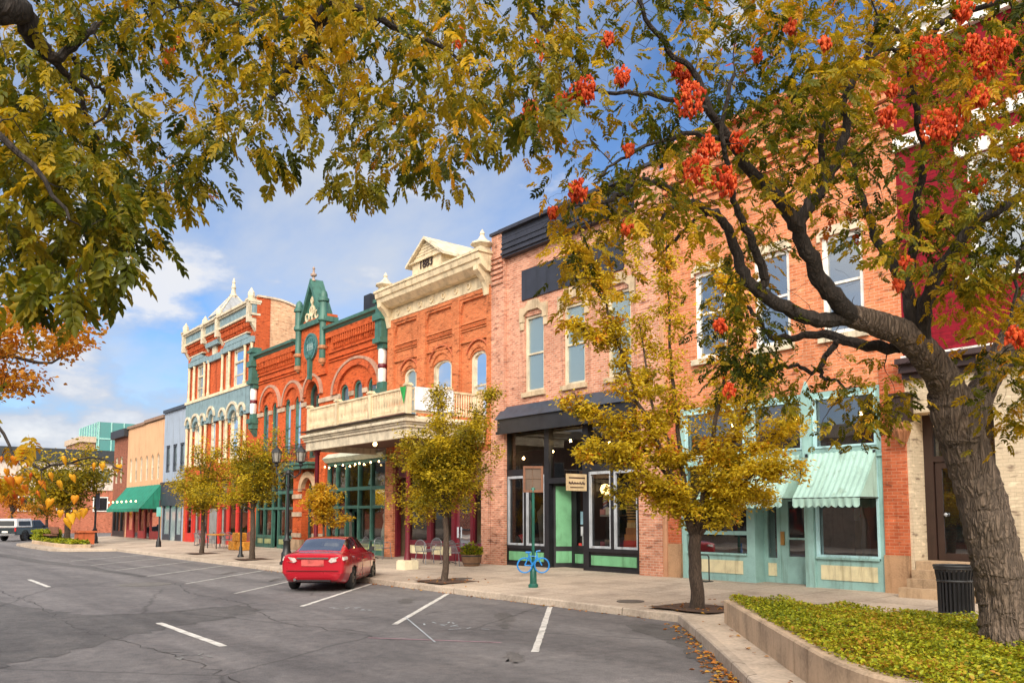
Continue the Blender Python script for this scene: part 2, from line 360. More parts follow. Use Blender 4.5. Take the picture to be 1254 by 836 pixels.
for a, c in ((-22.98,-22.06), (-21.96,-20.98), (-18.88,-17.92), (-17.80,-16.82)):
    m = MB(); m.box(a, a+.07, Y0+.05, Y0+.12, 1.02, 3.4); m.box(c-.07, c, Y0+.05, Y0+.12, 1.02, 3.4); m.box(a+.07, c-.07, Y0+.05, Y0+.12, 1.02, 1.09); m.box(a+.07, c-.07, Y0+.05, Y0+.12, 3.31, 3.4)
    m.build('window_trim', SIL, sf)
# recessed entrance
m = MB(); m.prismz([(-20.75, Y0+.2), (-20.70, Y0+.2), (-20.36, Y0+.74), (-20.41, Y0+.74)], ZB, 3.08); e = m.build('entrance_panel', BLACK, B)
def slant(t0, t1, z0, z1, nm, mt, off=-.03):
    p0 = Vector((-20.70, Y0+.2, 0)); p1 = Vector((-20.36, Y0+.74, 0)); d = p1-p0; n = Vector((d.y, -d.x, 0)).normalized()*.012
    a, c = p0+d*t0+n, p0+d*t1+n
    return MB().poly([(a.x, a.y, z0), (c.x, c.y, z0), (c.x, c.y, z1), (a.x, a.y, z1)]).build(nm, mt, e, recalc=False)
slant(.1, .92, 1.02, 3.0, 'mint_panel', MINT); slant(.1, .92, .48, .86, 'mint_panel', MINT)
MB().box(-19.2, -18.98, Y0+.22, Y0+.85, ZB, 3.08).build('entrance_panel', BLACK, B)
MB().box(-20.8, -18.9, Y0+.225, Y0+.85, 3.1, 3.2).build('entrance_ceiling', BLACK, B)
d = frames(B, 'door', [(-20.38,-20.27,ZB,3.08), (-19.35,-19.2,ZB,3.08), (-20.27,-19.35,2.86,3.08), (-20.27,-19.35,ZB,.46), (-20.27,-19.35,.80,1.05), (-20.27,-20.15,1.05,2.86), (-19.47,-19.35,1.05,2.86)], BLACK, Y0+.7, Y0+.78)
pane(d, -20.15, -19.47, 1.05, 2.86, Y0+.74, GL_SHOP); MB().box(-20.22, -19.4, Y0+.69, Y0+.697, .48, .78).build('mint_panel', MINT, d)
MB().box(-19.46, -19.37, Y0+.63, Y0+.695, 1.25, 1.85).build('handle', paint((.5, .26, .06), .35, .2, 3, .6), d)
for k, (xx, zz, w, h, c) in enumerate([(-19.66, 1.95, .2, .42, (.3, .5, .62)), (-19.64, 1.52, .22, .3, (.6, .62, .66)), (-19.6, 1.15, .14, .55, (.5, .55, .55)), (-19.78, 1.08, .14, .1, (.6, .05, .04))]):
    MB().box(xx-w/2-.22, xx+w/2-.22, Y0+.725, Y0+.73, zz-h/2, zz+h/2).build('door_poster', paint(c, .6), d)
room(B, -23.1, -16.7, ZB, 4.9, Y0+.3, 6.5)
MB().box(-22.9, -20.5, Y0+6.0, Y0+6.5, .4, 3.2).build('shelf_unit', paint((.10, .06, .035), .7), B)
for i in range(26): # slatted mezzanine rail
    pass
m = MB()
for i in range(15): xx = -20.7+i*.108; m.box(xx, xx+.03, Y0+1.5, Y0+1.53, 3.5, 4.4)
m.box(-20.75, -19.1, Y0+1.48, Y0+1.55, 4.4, 4.46); m.build('mezzanine_rail', paint((.10, .075, .06), .6), B)
MB().box(-20.74, -19.13, Y0+1.4, Y0+1.47, 3.25, 3.55).build('mezzanine_edge', paint((.16, .07, .035), .7), B)
for x, z in ((-22.75, 4.05), (-21.2, 4.2), (-20.3, 4.5), (-19.5, 4.6), (-20.0, 4.1), (-18.5, 4.3), (-17.5, 4.4)): bulb(B, x, Y0+.6, z, .04, 45)
# goods in the windows
G = lambda x0, x1, y0, y1, z0, z1, c, nm='display_box': MB().box(x0, x1, y0-.1, y1-.1, z0, z1).build(nm, paint(tuple(min(.8, v*1.7) for v in c), .7), B)
rr = random.Random(3)
for bay in ((-22.95, -21.05), (-18.85, -16.85)):
    MB().box(bay[0], bay[1], Y0+.3, Y0+1.1, .95, 1.05).build('display_shelf', paint((.12, .075, .05), .7), B)
for k, (xa, w, h, c) in enumerate([(-18.7,.5,.16,(.25,.02,.05)), (-18.5,.45,.22,(.28,.16,.10)), (-17.7,.7,.22,(.55,.05,.03)), (-17.66,.6,.18,(.42,.16,.05)), (-17.6,.55,.2,(.3,.12,.05)), (-17.55,.35,.16,(.40,.26,.12)), (-17.1,.2,.5,(.1,.16,.09)), (-18.25,.28,.3,(.1,.1,.14))]):
    zb = 1.06+{3: .22, 4: .40, 5: .60}.get(k, 0); G(xa, xa+w, Y0+.45, Y0+.85, zb, zb+h, c)
MB().box(-18.75, -18.0, Y0+.4, Y0+.8, 2.0, 2.05).build('display_shelf', paint((.5, .5, .48), .5), B)
for xa, c in ((-18.7, (.45, .2, .2)), (-18.45, (.5, .45, .4)), (-18.2, (.2, .25, .3))): G(xa, xa+.2, Y0+.45, Y0+.7, 2.055, 2.055+.12+rr.random()*.2, c)
t = MB(); t.lathe(-17.5, Y0+.62, [(.2,1.82),(.23,2.0),(.26,2.3),(.28,2.42),(.12,2.56),(.06,2.6),(.06,2.68)], 14); j = t.build('striped_sweater', paint((.75, .40, .12), .9), B, True)
t = MB()
for k in range(6): t.lathe(-17.5, Y0+.62, [(.245+.004*k, 1.9+k*.085), (.25+.0045*k, 1.9+k*.085+.035)], 14)
t.build('stripe', paint((.02, .02, .025), .9), j)
for xa, h, c in ((-22.4, 1.5, (.16, .18, .16)), (-21.75, 1.35, (.08, .07, .06)), (-21.4, .9, (.35, .42, .05)), (-22.75, .35, (.4, .03, .03))):
    MB().lathe(xa, Y0+.6, [(.05, 1.06), (.1, 1.2), (.16, 1.06+h*.6), (.2, 1.06+h*.8), (.08, 1.06+h*.9), (.03, 1.06+h)], 10).build('garment_stand', paint(tuple(min(.8, v*2.2) for v in c), .9), B, True)
MB().lathe(-18.6, Y0+.5, [(.02, 3.02), (.12, 2.98), (.17, 2.85), (.12, 2.72), (.05, 2.68)], 14).build('globe_lamp', emit((1., .6, .22), 3.2), B, True)
bp = MB().lathe(-18.6, Y0+.5, [(.05, 2.66), (.07, 2.62), (.07, 2.2), (.05, 2.16)], 10).build('barber_pole', paint((.7, .7, .72), .4), B, True)
t = MB(); t.tube([(-18.6+.074*math.cos(a), Y0+.5+.074*math.sin(a), 2.24+a*.032) for a in [i*.4 for i in range(30)]], .018, 5); t.build('stripe', paint((.5, .03, .04), .4), bp)
t = MB(); t.tube([(-18.6+.074*math.cos(a+PI), Y0+.5+.074*math.sin(a+PI), 2.24+a*.032) for a in [i*.4 for i in range(30)]], .018, 5); t.build('stripe', paint((.03, .06, .35), .4), bp)
# blade sign
S = thing('shop_sign', 'small cream wooden sign with dark scroll lettering hung over the black shop door', 'sign', (-18.86, 17.7, 3.05))
MB().box(-18.88, -18.84, 17.28, 18.12, 2.79, 3.31).build('board', paint((.62, .47, .28), .6), S)
m = MB(); m.box(-18.838, -18.83, 17.36, 18.04, 3.17, 3.21); m.box(-18.838, -18.83, 17.42, 17.98, 2.88, 2.91); m.build('border', paint((.05, .02, .015), .6), S)
m = MB(); pp = []
for i in range(40):
    q = i/39; pp.append((-18.832, 17.36+.68*q, 3.03+.045*math.sin(q*38)*(.6+.4*math.sin(q*9))))
m.tube(pp, .013, 4); m.box(-18.838, -18.83, 17.36, 18.04, 3.0, 3.03); m.build('lettering', paint((.05, .02, .015), .6), S)
MB().tube([(-18.86, 17.2, 3.42), (-18.86, Y0, 3.42)], .015, 6).tube([(-18.86, 17.45, 3.42), (-18.86, 17.45, 3.3)], .008, 4).tube([(-18.86, 17.95, 3.42), (-18.86, 17.95, 3.3)], .008, 4).build('bracket', IRON, S)

# ---------------------------------------------------------------- salmon brick building with the teal shop front
A = thing('brick_building', 'salmon brick building with teal shop front and two pale awnings', 'building', (-12.2, Y0, 0), 'shop buildings along the street')
wa = [(-14.55, -13.5), (-12.62, -11.57), (-10.70, -9.65)]
def aarch(m):
    for cx in (-14.2, -12.3, -10.3): pass
shell(A, -15.6, -8.8, 12.5, [(a, c, 6.3, 8.72) for a, c in wa]+[(-15.15, -9.35, 0, 4.98)], BR_A)
for a, c in wa:
    f = window(A, a, c, 6.3, 8.72, fr=WHITE, gl=GL_SKY, w=.11, rail=.52, sill=CREAMW)
    MB().prism([(a-.08, 8.62), (a-.08, 8.78), (a+.1, 8.95), (c-.1, 8.95), (c+.08, 8.78), (c+.08, 8.62), (c, 8.62), (c, 8.72), (a, 8.72), (a, 8.62)], Y0-.05, Y0-.003).build('lintel', CREAMW, f)
m = MB()
for k in range(5): m.box(-15.55, -8.85, Y0-.05-.025*k, Y0, 10.6+k*.22, 10.72+k*.22)
for i in range(26): m.box(-15.45+i*.255, -15.33+i*.255, Y0-.12, Y0-.002, 11.75, 12.2)
m.box(-15.6, -8.8, Y0-.25, Y0+.3, 12.5, 12.64); m.build('cornice', BR_A, A)
m = MB(); m.box(-9.35, -8.8, Y0-.04, Y0, 1.15, 5.4); m.box(-15.6, -15.15, Y0-.04, Y0, 1.25, 5.4); m.build('pier', BR_TRIM, A)
m = MB(); m.box(-9.37, -8.8, Y0-.07, Y0, 0, 1.149); m.box(-15.6, -15.13, Y0-.07, Y0, 0, 1.249); m.build('pier_base', paint((.42, .25, .14), .9, .35, 1.8, 0, .6), A)
fr = [(-15.15,-14.98,ZB-.1,4.98), (-13.02,-12.78,ZB-.1,4.98), (-11.35,-11.05,ZB-.1,4.98), (-9.48,-9.35,ZB-.1,4.98), (-14.98,-13.02,3.42,3.62), (-12.78,-11.35,3.42,3.62), (-11.05,-9.48,3.42,3.62),
      (-14.98,-13.02,4.84,4.98), (-12.78,-11.35,4.84,4.98), (-11.05,-9.48,4.84,4.98), (-14.98,-13.02,ZB-.1,1.0), (-11.05,-9.48,ZB-.1,1.0), (-14.98,-13.02,1.52,1.62)]
sf = frames(A, 'shop_front', fr, TEAL, Y0+.0, Y0+.2)
m = MB(); m.box(-11.32, -11.08, Y0-.07, Y0-.004, ZB-.1, 4.98); m.prism([(-11.32, 4.985), (-11.08, 4.985), (-11.2, 5.28)], Y0-.07, Y0-.004); m.box(-15.0, -9.35, Y0-.05, Y0-.004, 3.36, 3.41); m.box(-11.05, -9.5, Y0-.05, Y0-.003, 1.0, 1.05); m.box(-14.98, -13.02, Y0-.05, Y0-.003, 1.0, 1.05)
m.build('pilaster', TEAL, sf)
CP = paint((.74, .66, .42), .6)
for a, c in ((-14.85, -13.15), (-10.95, -9.56)): MB().box(a, c, Y0-.012, Y0-.002, .52, .86).build('cream_panel', CP, sf)
GL_A = glass((.01, .012, .012), .6, 'shop_glass', .7)
for a, c, d, e_, g in ((-14.98,-13.02,3.62,4.84,GL_A), (-12.78,-11.35,3.62,4.84,GL_A), (-11.05,-9.48,3.62,4.84,GL_A), (-11.05,-9.48,1.0,3.42,GL_A), (-14.98,-13.02,1.62,3.42,GL_A), (-14.98,-13.02,1.0,1.52,GL_A)):
    pane(sf, a, c, d, e_, Y0+.1, g)
m = MB(); 
for a, c, d, e_ in ((-12.78,-11.35,3.62,4.84), (-11.05,-9.48,3.62,4.84), (-11.05,-9.48,1.05,3.36), (-14.98,-13.02,3.62,4.84)):
    m.box(a, a+.05, Y0-.02, Y0+.08, d, e_); m.box(c-.05, c, Y0-.02, Y0+.08, d, e_); m.box(a+.05, c-.05, Y0-.02, Y0+.08, e_-.05, e_); m.box(a+.05, c-.05, Y0-.02, Y0+.08, d, d+.05)
m.build('window_trim', paint((.42, .66, .70), .5), sf)
d = frames(A, 'door', [(-12.3,-12.16,ZB,2.5), (-11.5,-11.36,ZB,2.5), (-12.16,-11.5,2.38,2.5), (-12.16,-11.5,ZB,1.0), (-12.16,-11.5,1.42,1.47), (-12.16,-12.08,1.0,2.38), (-11.58,-11.5,1.0,2.38)], TEAL, Y0+.42, Y0+.48)
pane(d, -12.08, -11.58, 1.0, 2.38, Y0+.45, GL_A); MB().box(-12.28, -12.18, Y0+.37, Y0+.415, 1.28, 1.62).build('handle', paint((.42, .22, .06), .4, .2, 3, .5), d)
sd = frames(A, 'side_light', [(-12.78,-12.68,ZB,2.5), (-12.40,-12.30,ZB,2.5), (-12.68,-12.4,ZB,.95), (-12.68,-12.4,2.4,2.5), (-12.78,-11.36,2.5,3.42)], TEAL, Y0+.40, Y0+.5)
pane(sd, -12.68, -12.4, .95, 2.4, Y0+.45, GL_A); MB().box(-12.66, -12.42, Y0+.38, Y0+.398, .5, .82).build('cream_panel', CP, sd)
m = MB(); m.box(-12.80, -12.782, Y0+.202, Y0+.52, ZB-.1, 3.42); m.box(-11.358, -11.34, Y0+.202, Y0+.52, ZB-.1, 3.42); m.box(-12.78, -11.36, Y0+.202, Y0+.40, 3.36, 3.41); m.build('recess_panel', TEAL, sf)
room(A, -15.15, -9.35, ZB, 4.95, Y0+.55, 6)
MB().box(-10.9, -10.5, Y0+1.5, Y0+1.9, ZB, 3.2).build('curtain', paint((.42, .34, .2), .9), A)
MB().box(-14.6, -13.2, Y0+.7, Y0+1.3, 1.02, 1.16).build('display_shelf', paint((.35, .17, .07), .7), A)
for xa, z0, h, c in ((-10.3, 1.05, .9, (.5, .45, .42)),): MB().lathe(xa, Y0+.9, [(.08, z0), (.12, z0+.3), (.05, z0+h)], 10).build('display_vase', paint(c, .6), A, True)
bp = MB().lathe(-10.45, Y0+.8, [(.06, 2.62), (.07, 2.58), (.07, 1.95), (.06, 1.9)], 10).build('barber_pole', paint((.7, .7, .7), .4), A, True)
MB().tube([(-10.45+.074*math.cos(a), Y0+.8+.074*math.sin(a), 2.0+a*.045) for a in [i*.4 for i in range(32)]], .02, 5).build('stripe', paint((.5, .03, .04), .4), bp)
for x in (-13.9, -11.9, -10.2): bulb(A, x, Y0+.7, 4.45, .05, 25)
def awning(b, x0, x1, zt, zb, out, mat, scal=9, nm='awning'):
    m = MB(); y1 = Y0-.06; y0 = Y0-out; n = 24; rows = 5
    vs = []; fs = []
    for j in range(rows+1):
        q = j/rows; yy = y1+(y0-y1)*q; zz = zt+(zb-zt)*q-.06*math.sin(PI*q)
        for i in range(n+1): vs.append((x0+(x1-x0)*i/n, yy, zz+.012*math.cos(i*PI)))
    for j in range(rows):
        for i in range(n): k = j*(n+1)+i; fs.append((k, k+1, k+n+2, k+n+1))
    m.add(vs, fs)
    a = m.build(nm, mat, b, recalc=False)
    v = MB(); nn = scal*8; top = []; bot = []
    for i in range(nn+1):
        x = x0+(x1-x0)*i/nn; top.append((x, y0-.01, zb+.02)); bot.append((x, y0-.015-.02*math.sin(i*.7), zb-.17-.05*abs(math.sin(PI*i/8))))
    v.add(top+bot, [(i, i+1, nn+2+i, nn+1+i) for i in range(nn)]); v.build('valance', mat, a, recalc=False)
    s = MB()
    for x in (x0+.01, x1-.01): s.poly([(x, y1, zt-.01), (x, y0, zb-.02), (x, y1, zb-.02)])
    s.build('awning_side', mat, a, recalc=False)
    f = MB(); f.tube([(x0, y0, zb), (x1, y0, zb)], .015, 6); f.tube([(x0, y0, zb), (x0, y1, zb)], .015, 6); f.tube([(x1, y0, zb), (x1, y1, zb)], .015, 6); f.build('awning_frame', IRON, a)
    return a
AWN = paint((.35, .54, .48), .7, .12, 1.4)
awning(A, -11.12, -9.46, 3.5, 2.42, .85, AWN, 10); awning(A, -13.95, -11.40, 3.5, 2.42, .85, AWN, 14)
m = MB()
for x in (-15.0, -14.0, -13.0, -12.0, -11.2, -10.3, -9.5): m.box(x-.03, x+.03, Y0-.1, Y0-.051, 3.43, 3.5)
m.build('awning_bracket', IRON, A)
sl = thing('sidewalk_stand', 'low dark metal hoop stand under the teal shop window', 'stand', (-14.0, 17.7, zs(17.7)))
MB().tube([(-14.15, 17.7, zs(17.7)), (-14.15, 17.7, .95), (-14.1, 17.7, 1.0), (-13.9, 17.7, 1.0), (-13.85, 17.7, .95), (-13.85, 17.7, zs(17.7))], .018, 6).build('hoop', IRON, sl)
MB().box(-14.17, -13.83, 17.55, 17.85, zs(17.7), zs(17.7)+.02).build('base', IRON, sl)

# ---------------------------------------------------------------- crimson painted building
E = thing('painted_building', 'crimson painted building with cream ground floor, dark recessed doorway and stone steps', 'building', (-1., Y0, 0), 'shop buildings along the street')
CRIM = brick((.24, .008, .020), (.21, .007, .018), (.18, .008, .018), .12, name='crimson_painted_brick')
CRW = brick((.60, .49, .35), (.56, .45, .32), (.50, .41, .29), .1, name='cream_painted_brick')
we = [(-7.3+i*2.6, -6.1+i*2.6) for i in range(5)]
m = MB(); m.wall(-8.8, 7., 5.42, 12.9, Y0, [(a, c, 7., 9.6) for a, c in we], .3); m.build('wall', CRIM, E, recalc=False)
m = MB(); m.wall(-8.8, 7., 0, 5.0, Y0, [(-8.72, -7.0, 0, 4.25), (-6.0, -2.6, .9, 4.4), (-1.6, 2.4, .9, 4.4)], .62); m.build('wall', CRW, E, recalc=False)
m = MB(); m.poly([(7., Y0, 0), (7., Y0+16, 0), (7., Y0+16, 12.9), (7., Y0, 12.9)]); m.poly([(-8.8, Y0, 0), (-8.8, Y0+16, 0), (-8.8, Y0+16, 12.9), (-8.8, Y0, 12.9)]); m.poly([(-8.8, Y0+16, 0), (7., Y0+16, 0), (7., Y0+16, 12.9), (-8.8, Y0+16, 12.9)]); m.build('side_wall', CRIM, E)
MB().box(-8.75, 6.95, Y0+.3, Y0+15.9, 12.4, 12.6).build('roof', ROOF, E)
m = MB(); m.box(-8.8, 7., Y0-.1, Y0+.05, 5.0, 5.12); m.box(-8.8, 7., Y0-.25, Y0+.05, 5.121, 5.3); m.box(-8.8, 7., Y0-.42, Y0+.05, 5.301, 5.42); m.build('cornice', paint((.05, .028, .03), .45), E)
MB().box(-8.8, 7., Y0-.12, Y0-.002, 5.421, 5.52).build('band', WHITE, E)
m = MB(); m.box(-8.8, 7., Y0-.3, Y0+.2, 12.9, 13.1); m.box(-8.8, 7., Y0-.15, Y0-.002, 12.4, 12.899); m.box(-8.8, 7., Y0-.1, Y0-.002, 10.2, 10.5); m.build('trim', WHITE, E)
for a, c in we: window(E, a, c, 7., 9.6, fr=WHITE, gl=GL_SKY, w=.12, sill=WHITE, lint=WHITE)
d = frames(E, 'door_frame', [(-8.72,-8.52,1.04,4.25), (-7.2,-7.0,1.04,4.25), (-8.52,-7.2,4.05,4.25), (-8.52,-7.2,3.2,3.32)], BROWN, Y0+.6, Y0+.74)
pane(d, -8.52, -7.2, 3.32, 4.05, Y0+.68, GL_DARK)
dd = frames(E, 'door', [(-8.5,-8.36,1.04,3.2), (-7.36,-7.22,1.04,3.2), (-8.36,-7.36,3.05,3.2), (-8.36,-7.36,1.04,1.2)], BROWN, Y0+.64, Y0+.70)
pane(dd, -8.36, -7.36, 1.2, 3.05, Y0+.67, GL_A); MB().lathe(-8.3, Y0+.61, [(.02, 2.0), (.045, 2.04), (.02, 2.08)], 8).build('handle', SIL, dd)
bulb(E, -8.3, Y0+.3, 3.95, .045, 10); m = MB(); m.tube([(-8.3, Y0-.004, 4.2), (-8.3, Y0+.3, 4.03)], .01, 4); m.build('lamp_bracket', IRON, E)
STEP = paint((.42, .29, .18), .9, .3, 2.2, 0, .5)
m = MB()
for k in range(4): m.box(-8.7 if k else -8.78, -6.6 if k < 2 else -7.01, Y0-.66+.22*k, Y0+(.59 if k > 1 else -.003)-.001*k, 0 if k == 0 else ZB+.18*k-.001, ZB+.18*(k+1))
m.build('steps', STEP, E)
m = MB(); m.prismz([(-9.0, Y0-.34), (-8.6, Y0-.34), (-8.6, Y0-.042), (-9.0, Y0-.042)], 4.05, 4.6); m.box(-9.05, -8.55, Y0-.38, Y0-.043, 4.6, 4.68); m.build('corbel', BROWN, E)
m = MB(); m.lathe(-8.8, Y0-.2, [(.15, 4.05), (.17, 4.0), (.16, 3.85), (.11, 3.68), (.05, 3.55), (.02, 3.5)], 12)
for k in range(8): a = 2*PI*k/8; m.tube([(-8.8+.15*math.cos(a), Y0-.2+.15*math.sin(a), 4.0), (-8.8+.17*math.cos(a), Y0-.2+.17*math.sin(a), 3.86), (-8.8+.08*math.cos(a), Y0-.2+.08*math.sin(a), 3.62)], .03, 5)
m.build('corbel_bracket', paint((.30, .12, .05), .7), E)
for a, c in ((-6.0, -2.6), (-1.6, 2.4)):
    f = frames(E, 'shop_window', [(a,a+.14,.9,4.4), (c-.14,c,.9,4.4), (a+.14,c-.14,4.26,4.4), (a+.14,c-.14,.9,1.05), (a+.14,c-.14,3.2,3.32)], BROWN, Y0+.02, Y0+.16)
    pane(f, a+.14, c-.14, 1.05, 4.26, Y0+.1, GL_A)
    for q in (.1, .72):
        m = MB(); n = 18; xa = a+.2+(c-a-.4)*q; v = []; 
        for i in range(n+1): v += [(xa+.045*i, Y0+.5+.05*math.sin(i*1.6), 1.0), (xa+.045*i, Y0+.5+.05*math.sin(i*1.6+.2), 4.2)]
        m.add(v, [(2*i, 2*i+2, 2*i+3, 2*i+1) for i in range(n)]); m.build('curtain', paint((.33, .26, .36), .9), f, recalc=False)
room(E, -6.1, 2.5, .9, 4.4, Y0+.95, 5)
# ---------------------------------------------------------------- rust brick building with cream cornice and balcony
H = thing('brick_building', 'rust brick building with cream dated cornice gable and long cream balcony', 'building', (-27.4, Y0, 0), 'shop buildings along the street')
wh = [(-29.95, -28.95), (-27.75, -26.4), (-25.15, -24.1)]
shell(H, -31.1, -23.7, 11.4, [(a, c, 5.55, 8.15) for a, c in wh]+[(-30.45, -24.25, 0, 4.3)], BR_B2,
      extra=lambda m: [m.spandrel(a, c, 7.85, 8.15, Y0-.001, Y0+.25) for a, c in wh])
for a, c in wh:
    cx = (a+c)/2
    f = window(H, a, c, 5.55, 8.15, fr=CREAMW, gl=GL_BLIND, w=.16, arch=.3, rail=.5)
    m = MB(); m.arch(cx, 7.72, (c-a)/2+.03, (c-a)/2+.2, Y0-.06, Y0-.003, R(20), R(160), sy=1.0); m.build('lintel', BR_B2, f)
    MB().arch(cx, 7.80, (c-a)/2+.22, (c-a)/2+.27, Y0-.10, Y0-.003, R(25), R(155), sy=1.0).build('hood_mould', BR_TRIM, f)
m = MB()
for a, c in ((-31.1, -30.62), (-28.72, -28.12), (-26.2, -25.72), (-23.98, -23.7)): m.box(a, c, Y0-.14, Y0, 4.6, 10.45)
for a, c in ((-30.62, -28.72), (-28.12, -26.2), (-25.72, -23.98)):
    m.box(a, c, Y0-.139, Y0, 10.25, 10.449)
    m.box(a, c, Y0-.10, Y0, 10.15, 10.249)
    for k in range(4): m.box(a, c, Y0-.05-.03*(k % 2), Y0, 9.0+k*.085, 9.0+k*.085+.05)
    m.box(a, c, Y0-.08, Y0, 8.55, 8.62)
    for sx, q in ((a, 1), (c, -1)): m.prism([(sx, 10.149), (sx+q*.16, 10.149), (sx, 9.75)], Y0-.10, Y0-.001)
m.build('pilaster', BR_B2, H)
MB().box(-31.12, -30.45, Y0-.16, Y0-.001, 0, 4.35).build('pier', BR_A, H); MB().box(-24.25, -23.72, Y0-.16, Y0-.001, 0, 4.35).build('pier', BR_B, H)
CREAMC = paint((.68, .55, .36), .55, .24)
m = MB(); m.box(-30.9, -23.85, Y0-.10, Y0-.002, 10.45, 10.9)
for i in range(8): x = -30.3+i*.86; m.arch(x, 10.68, .08, .13, Y0-.14, Y0-.09, 0, 2*PI, 12)
m.box(-30.9, -23.85, Y0-.16, Y0-.002, 10.40, 10.449); m.build('frieze', CREAMC, H)
m = MB(); m.prismx([(Y0-.002, 10.9), (Y0-.35, 10.92), (Y0-.62, 11.12), (Y0-.66, 11.3), (Y0-.72, 11.32), (Y0-.76, 11.55), (Y0-.002, 11.6)], -31.2, -23.68)
m.box(-31.24, -23.62, Y0-.80, Y0+.2, 11.551, 11.64); co_ = m.build('cornice', CREAMC, H)
for x in (-30.98, -23.98):
    m = MB(); m.prismx([(Y0-.003, 10.1), (Y0-.18, 10.1), (Y0-.22, 10.3), (Y0-.3, 10.55), (Y0-.5, 10.8), (Y0-.66, 10.95), (Y0-.66, 11.1), (Y0-.003, 11.1)], x-.14, x+.14); m.build('bracket', CREAMC, co_)
    m = MB(); m.box(x-.22, x+.22, Y0-.6, Y0-.1, 11.641, 11.80); m.lathe(x, Y0-.35, [(.24, 11.80), (.44, 11.92), (.44, 11.97), (.22, 12.08), (.12, 12.2), (.07, 12.3), (.1, 12.35), (.07, 12.41), (.01, 12.52)], 4 if 0 else 8); m.build('finial', CREAMW, co_)
# dated gable
m = MB(); m.prism([(-28.55, 11.64), (-26.45, 11.64), (-26.45, 12.28), (-28.55, 12.28)], Y0-.5, Y0+1.7); m.prism([(-28.55, 12.28), (-26.45, 12.28), (-27.5, 13.02)], Y0-.5, Y0+1.7); g = m.build('gable', CREAMC, H)
m = MB()
for sg in (-1, 1): m.prism([(-27.5, 13.03), (-27.5, 13.14), (-27.5+sg*1.36, 12.22), (-27.5+sg*1.36, 12.11)], Y0-.66, Y0+1.9)
m.build('gable_roof', CREAMW, g)
m = MB(); m.box(-28.75, -26.25, Y0-.6, Y0-.501, 12.22, 12.29)
for k in range(5): w = .9-.17*k; m.box(-27.5-w, -27.5+w, Y0-.52, Y0-.501, 12.33+k*.12, 12.40+k*.12)
m.build('gable_moulding', CREAMC, g)
def mesh_text(o):
    dg = bpy.context.evaluated_depsgraph_get(); me = bpy.data.meshes.new_from_object(o.evaluated_get(dg)); n = bpy.data.objects.new(o.name, me); COL.objects.link(n)
    n.parent = o.parent; n.location = o.location; n.rotation_euler = o.rotation_euler; nm = o.name; bpy.data.objects.remove(o); n.name = nm; return n
def text(p, s, x, y, z, size, mat, nm='lettering', ext=.02, rz=0.):
    c = bpy.data.curves.new(nm, 'FONT'); c.body = s; c.size = size; c.extrude = ext; c.align_x = 'CENTER'; c.align_y = 'CENTER'
    o = bpy.data.objects.new(nm, c); COL.objects.link(o); og = org(p); o.parent = p
    o.location = (x-og.x, y-og.y, z-og.z); o.rotation_euler = (PI/2, 0, rz); c.materials.append(mat); return mesh_text(o)
text(g, '1883', -27.5, Y0-.53, 12.06, .5, BROWN)
# balcony
BX0, BX1, BY = -31.9, -24.05, 14.75; ZD = 5.42
m = MB(); m.box(BX0, BX1, BY, Y0-.17, ZD-.12, ZD); bal = m.build('balcony', paint((.75, .66, .50), .55, .2, 2.), H)
m = MB()
for k, (dz0, dz1, o_) in enumerate([(-.75, -.40, .0), (-.40, -.30, .07), (-.30, -.22, .12), (-.22, -.12, .2)]):
    m.box(BX0-o_, BX1+o_, BY-o_, BY+.16, ZD+dz0+.0005*k, ZD+dz1); m.box(BX1-.16, BX1+o_-.001, BY+.16, Y0-.18, ZD+dz0+.0005*k, ZD+dz1); m.box(BX0-o_+.001, BX0+.16, BY+.16, Y0-.18, ZD+dz0+.0005*k, ZD+dz1)
for i in range(62): x = BX0+.05+i*.126; m.box(x, x+.06, BY-.06, BY-.003, ZD-.39, ZD-.33)
m.build('fascia', CREAMW, bal)
MB().box(BX0-.22, BX1+.22, BY-.22, BY+.3, ZD+.001, ZD+.03).build('deck_edge', BROWN, bal)
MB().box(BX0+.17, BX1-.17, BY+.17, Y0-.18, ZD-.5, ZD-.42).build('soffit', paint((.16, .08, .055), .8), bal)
PO = [(BX0+.1, BY+.1), (BX0+2.6, BY+.1), (BX0+5.2, BY+.1), (BX1-.1, BY+.1), (BX1-.1, BY+1.75), (BX1-.1, Y0-.3), (BX0+.1, Y0-.3)]
for x, y in PO:
    m = MB(); m.box(x-.09, x+.09, y-.09, y+.09, ZD+.03, ZD+1.02); m.box(x-.13, x+.13, y-.13, y+.13, ZD+1.02, ZD+1.07); m.prismz([(x-.1, y-.1), (x+.1, y-.1), (x+.1, y+.1), (x-.1, y+.1)], ZD+1.07, ZD+1.12); m.build('railing_post', CREAMC, bal)
m = MB(); m.box(BX0+.19, BX1-.19, BY+.05, BY+.15, ZD+.92, ZD+.99); m.box(BX0+.19, BX1-.19, BY+.06, BY+.14, ZD+.12, ZD+.18)
for X in (BX0+.1, BX1-.1): m.box(X-.05, X+.05, BY+.19, Y0-.39, ZD+.92, ZD+.99); m.box(X-.04, X+.04, BY+.19, Y0-.39, ZD+.12, ZD+.18)
n = 66
for i in range(n):
    x = BX0+.25+(BX1-BX0-.5)*i/(n-1)
    m.lathe(x, BY+.1, [(.028, ZD+.18), (.036, ZD+.28), (.022, ZD+.45), (.034, ZD+.7), (.026, ZD+.82), (.03, ZD+.92)], 6)
for i in range(28):
    y = BY+.25+(Y0-.65-BY)*i/27
    for X in (BX1-.1, BX0+.1): m.lathe(X, y, [(.028, ZD+.18), (.036, ZD+.28), (.022, ZD+.45), (.034, ZD+.7), (.026, ZD+.82), (.03, ZD+.92)], 6)
m.build('railing', CREAMC, bal)
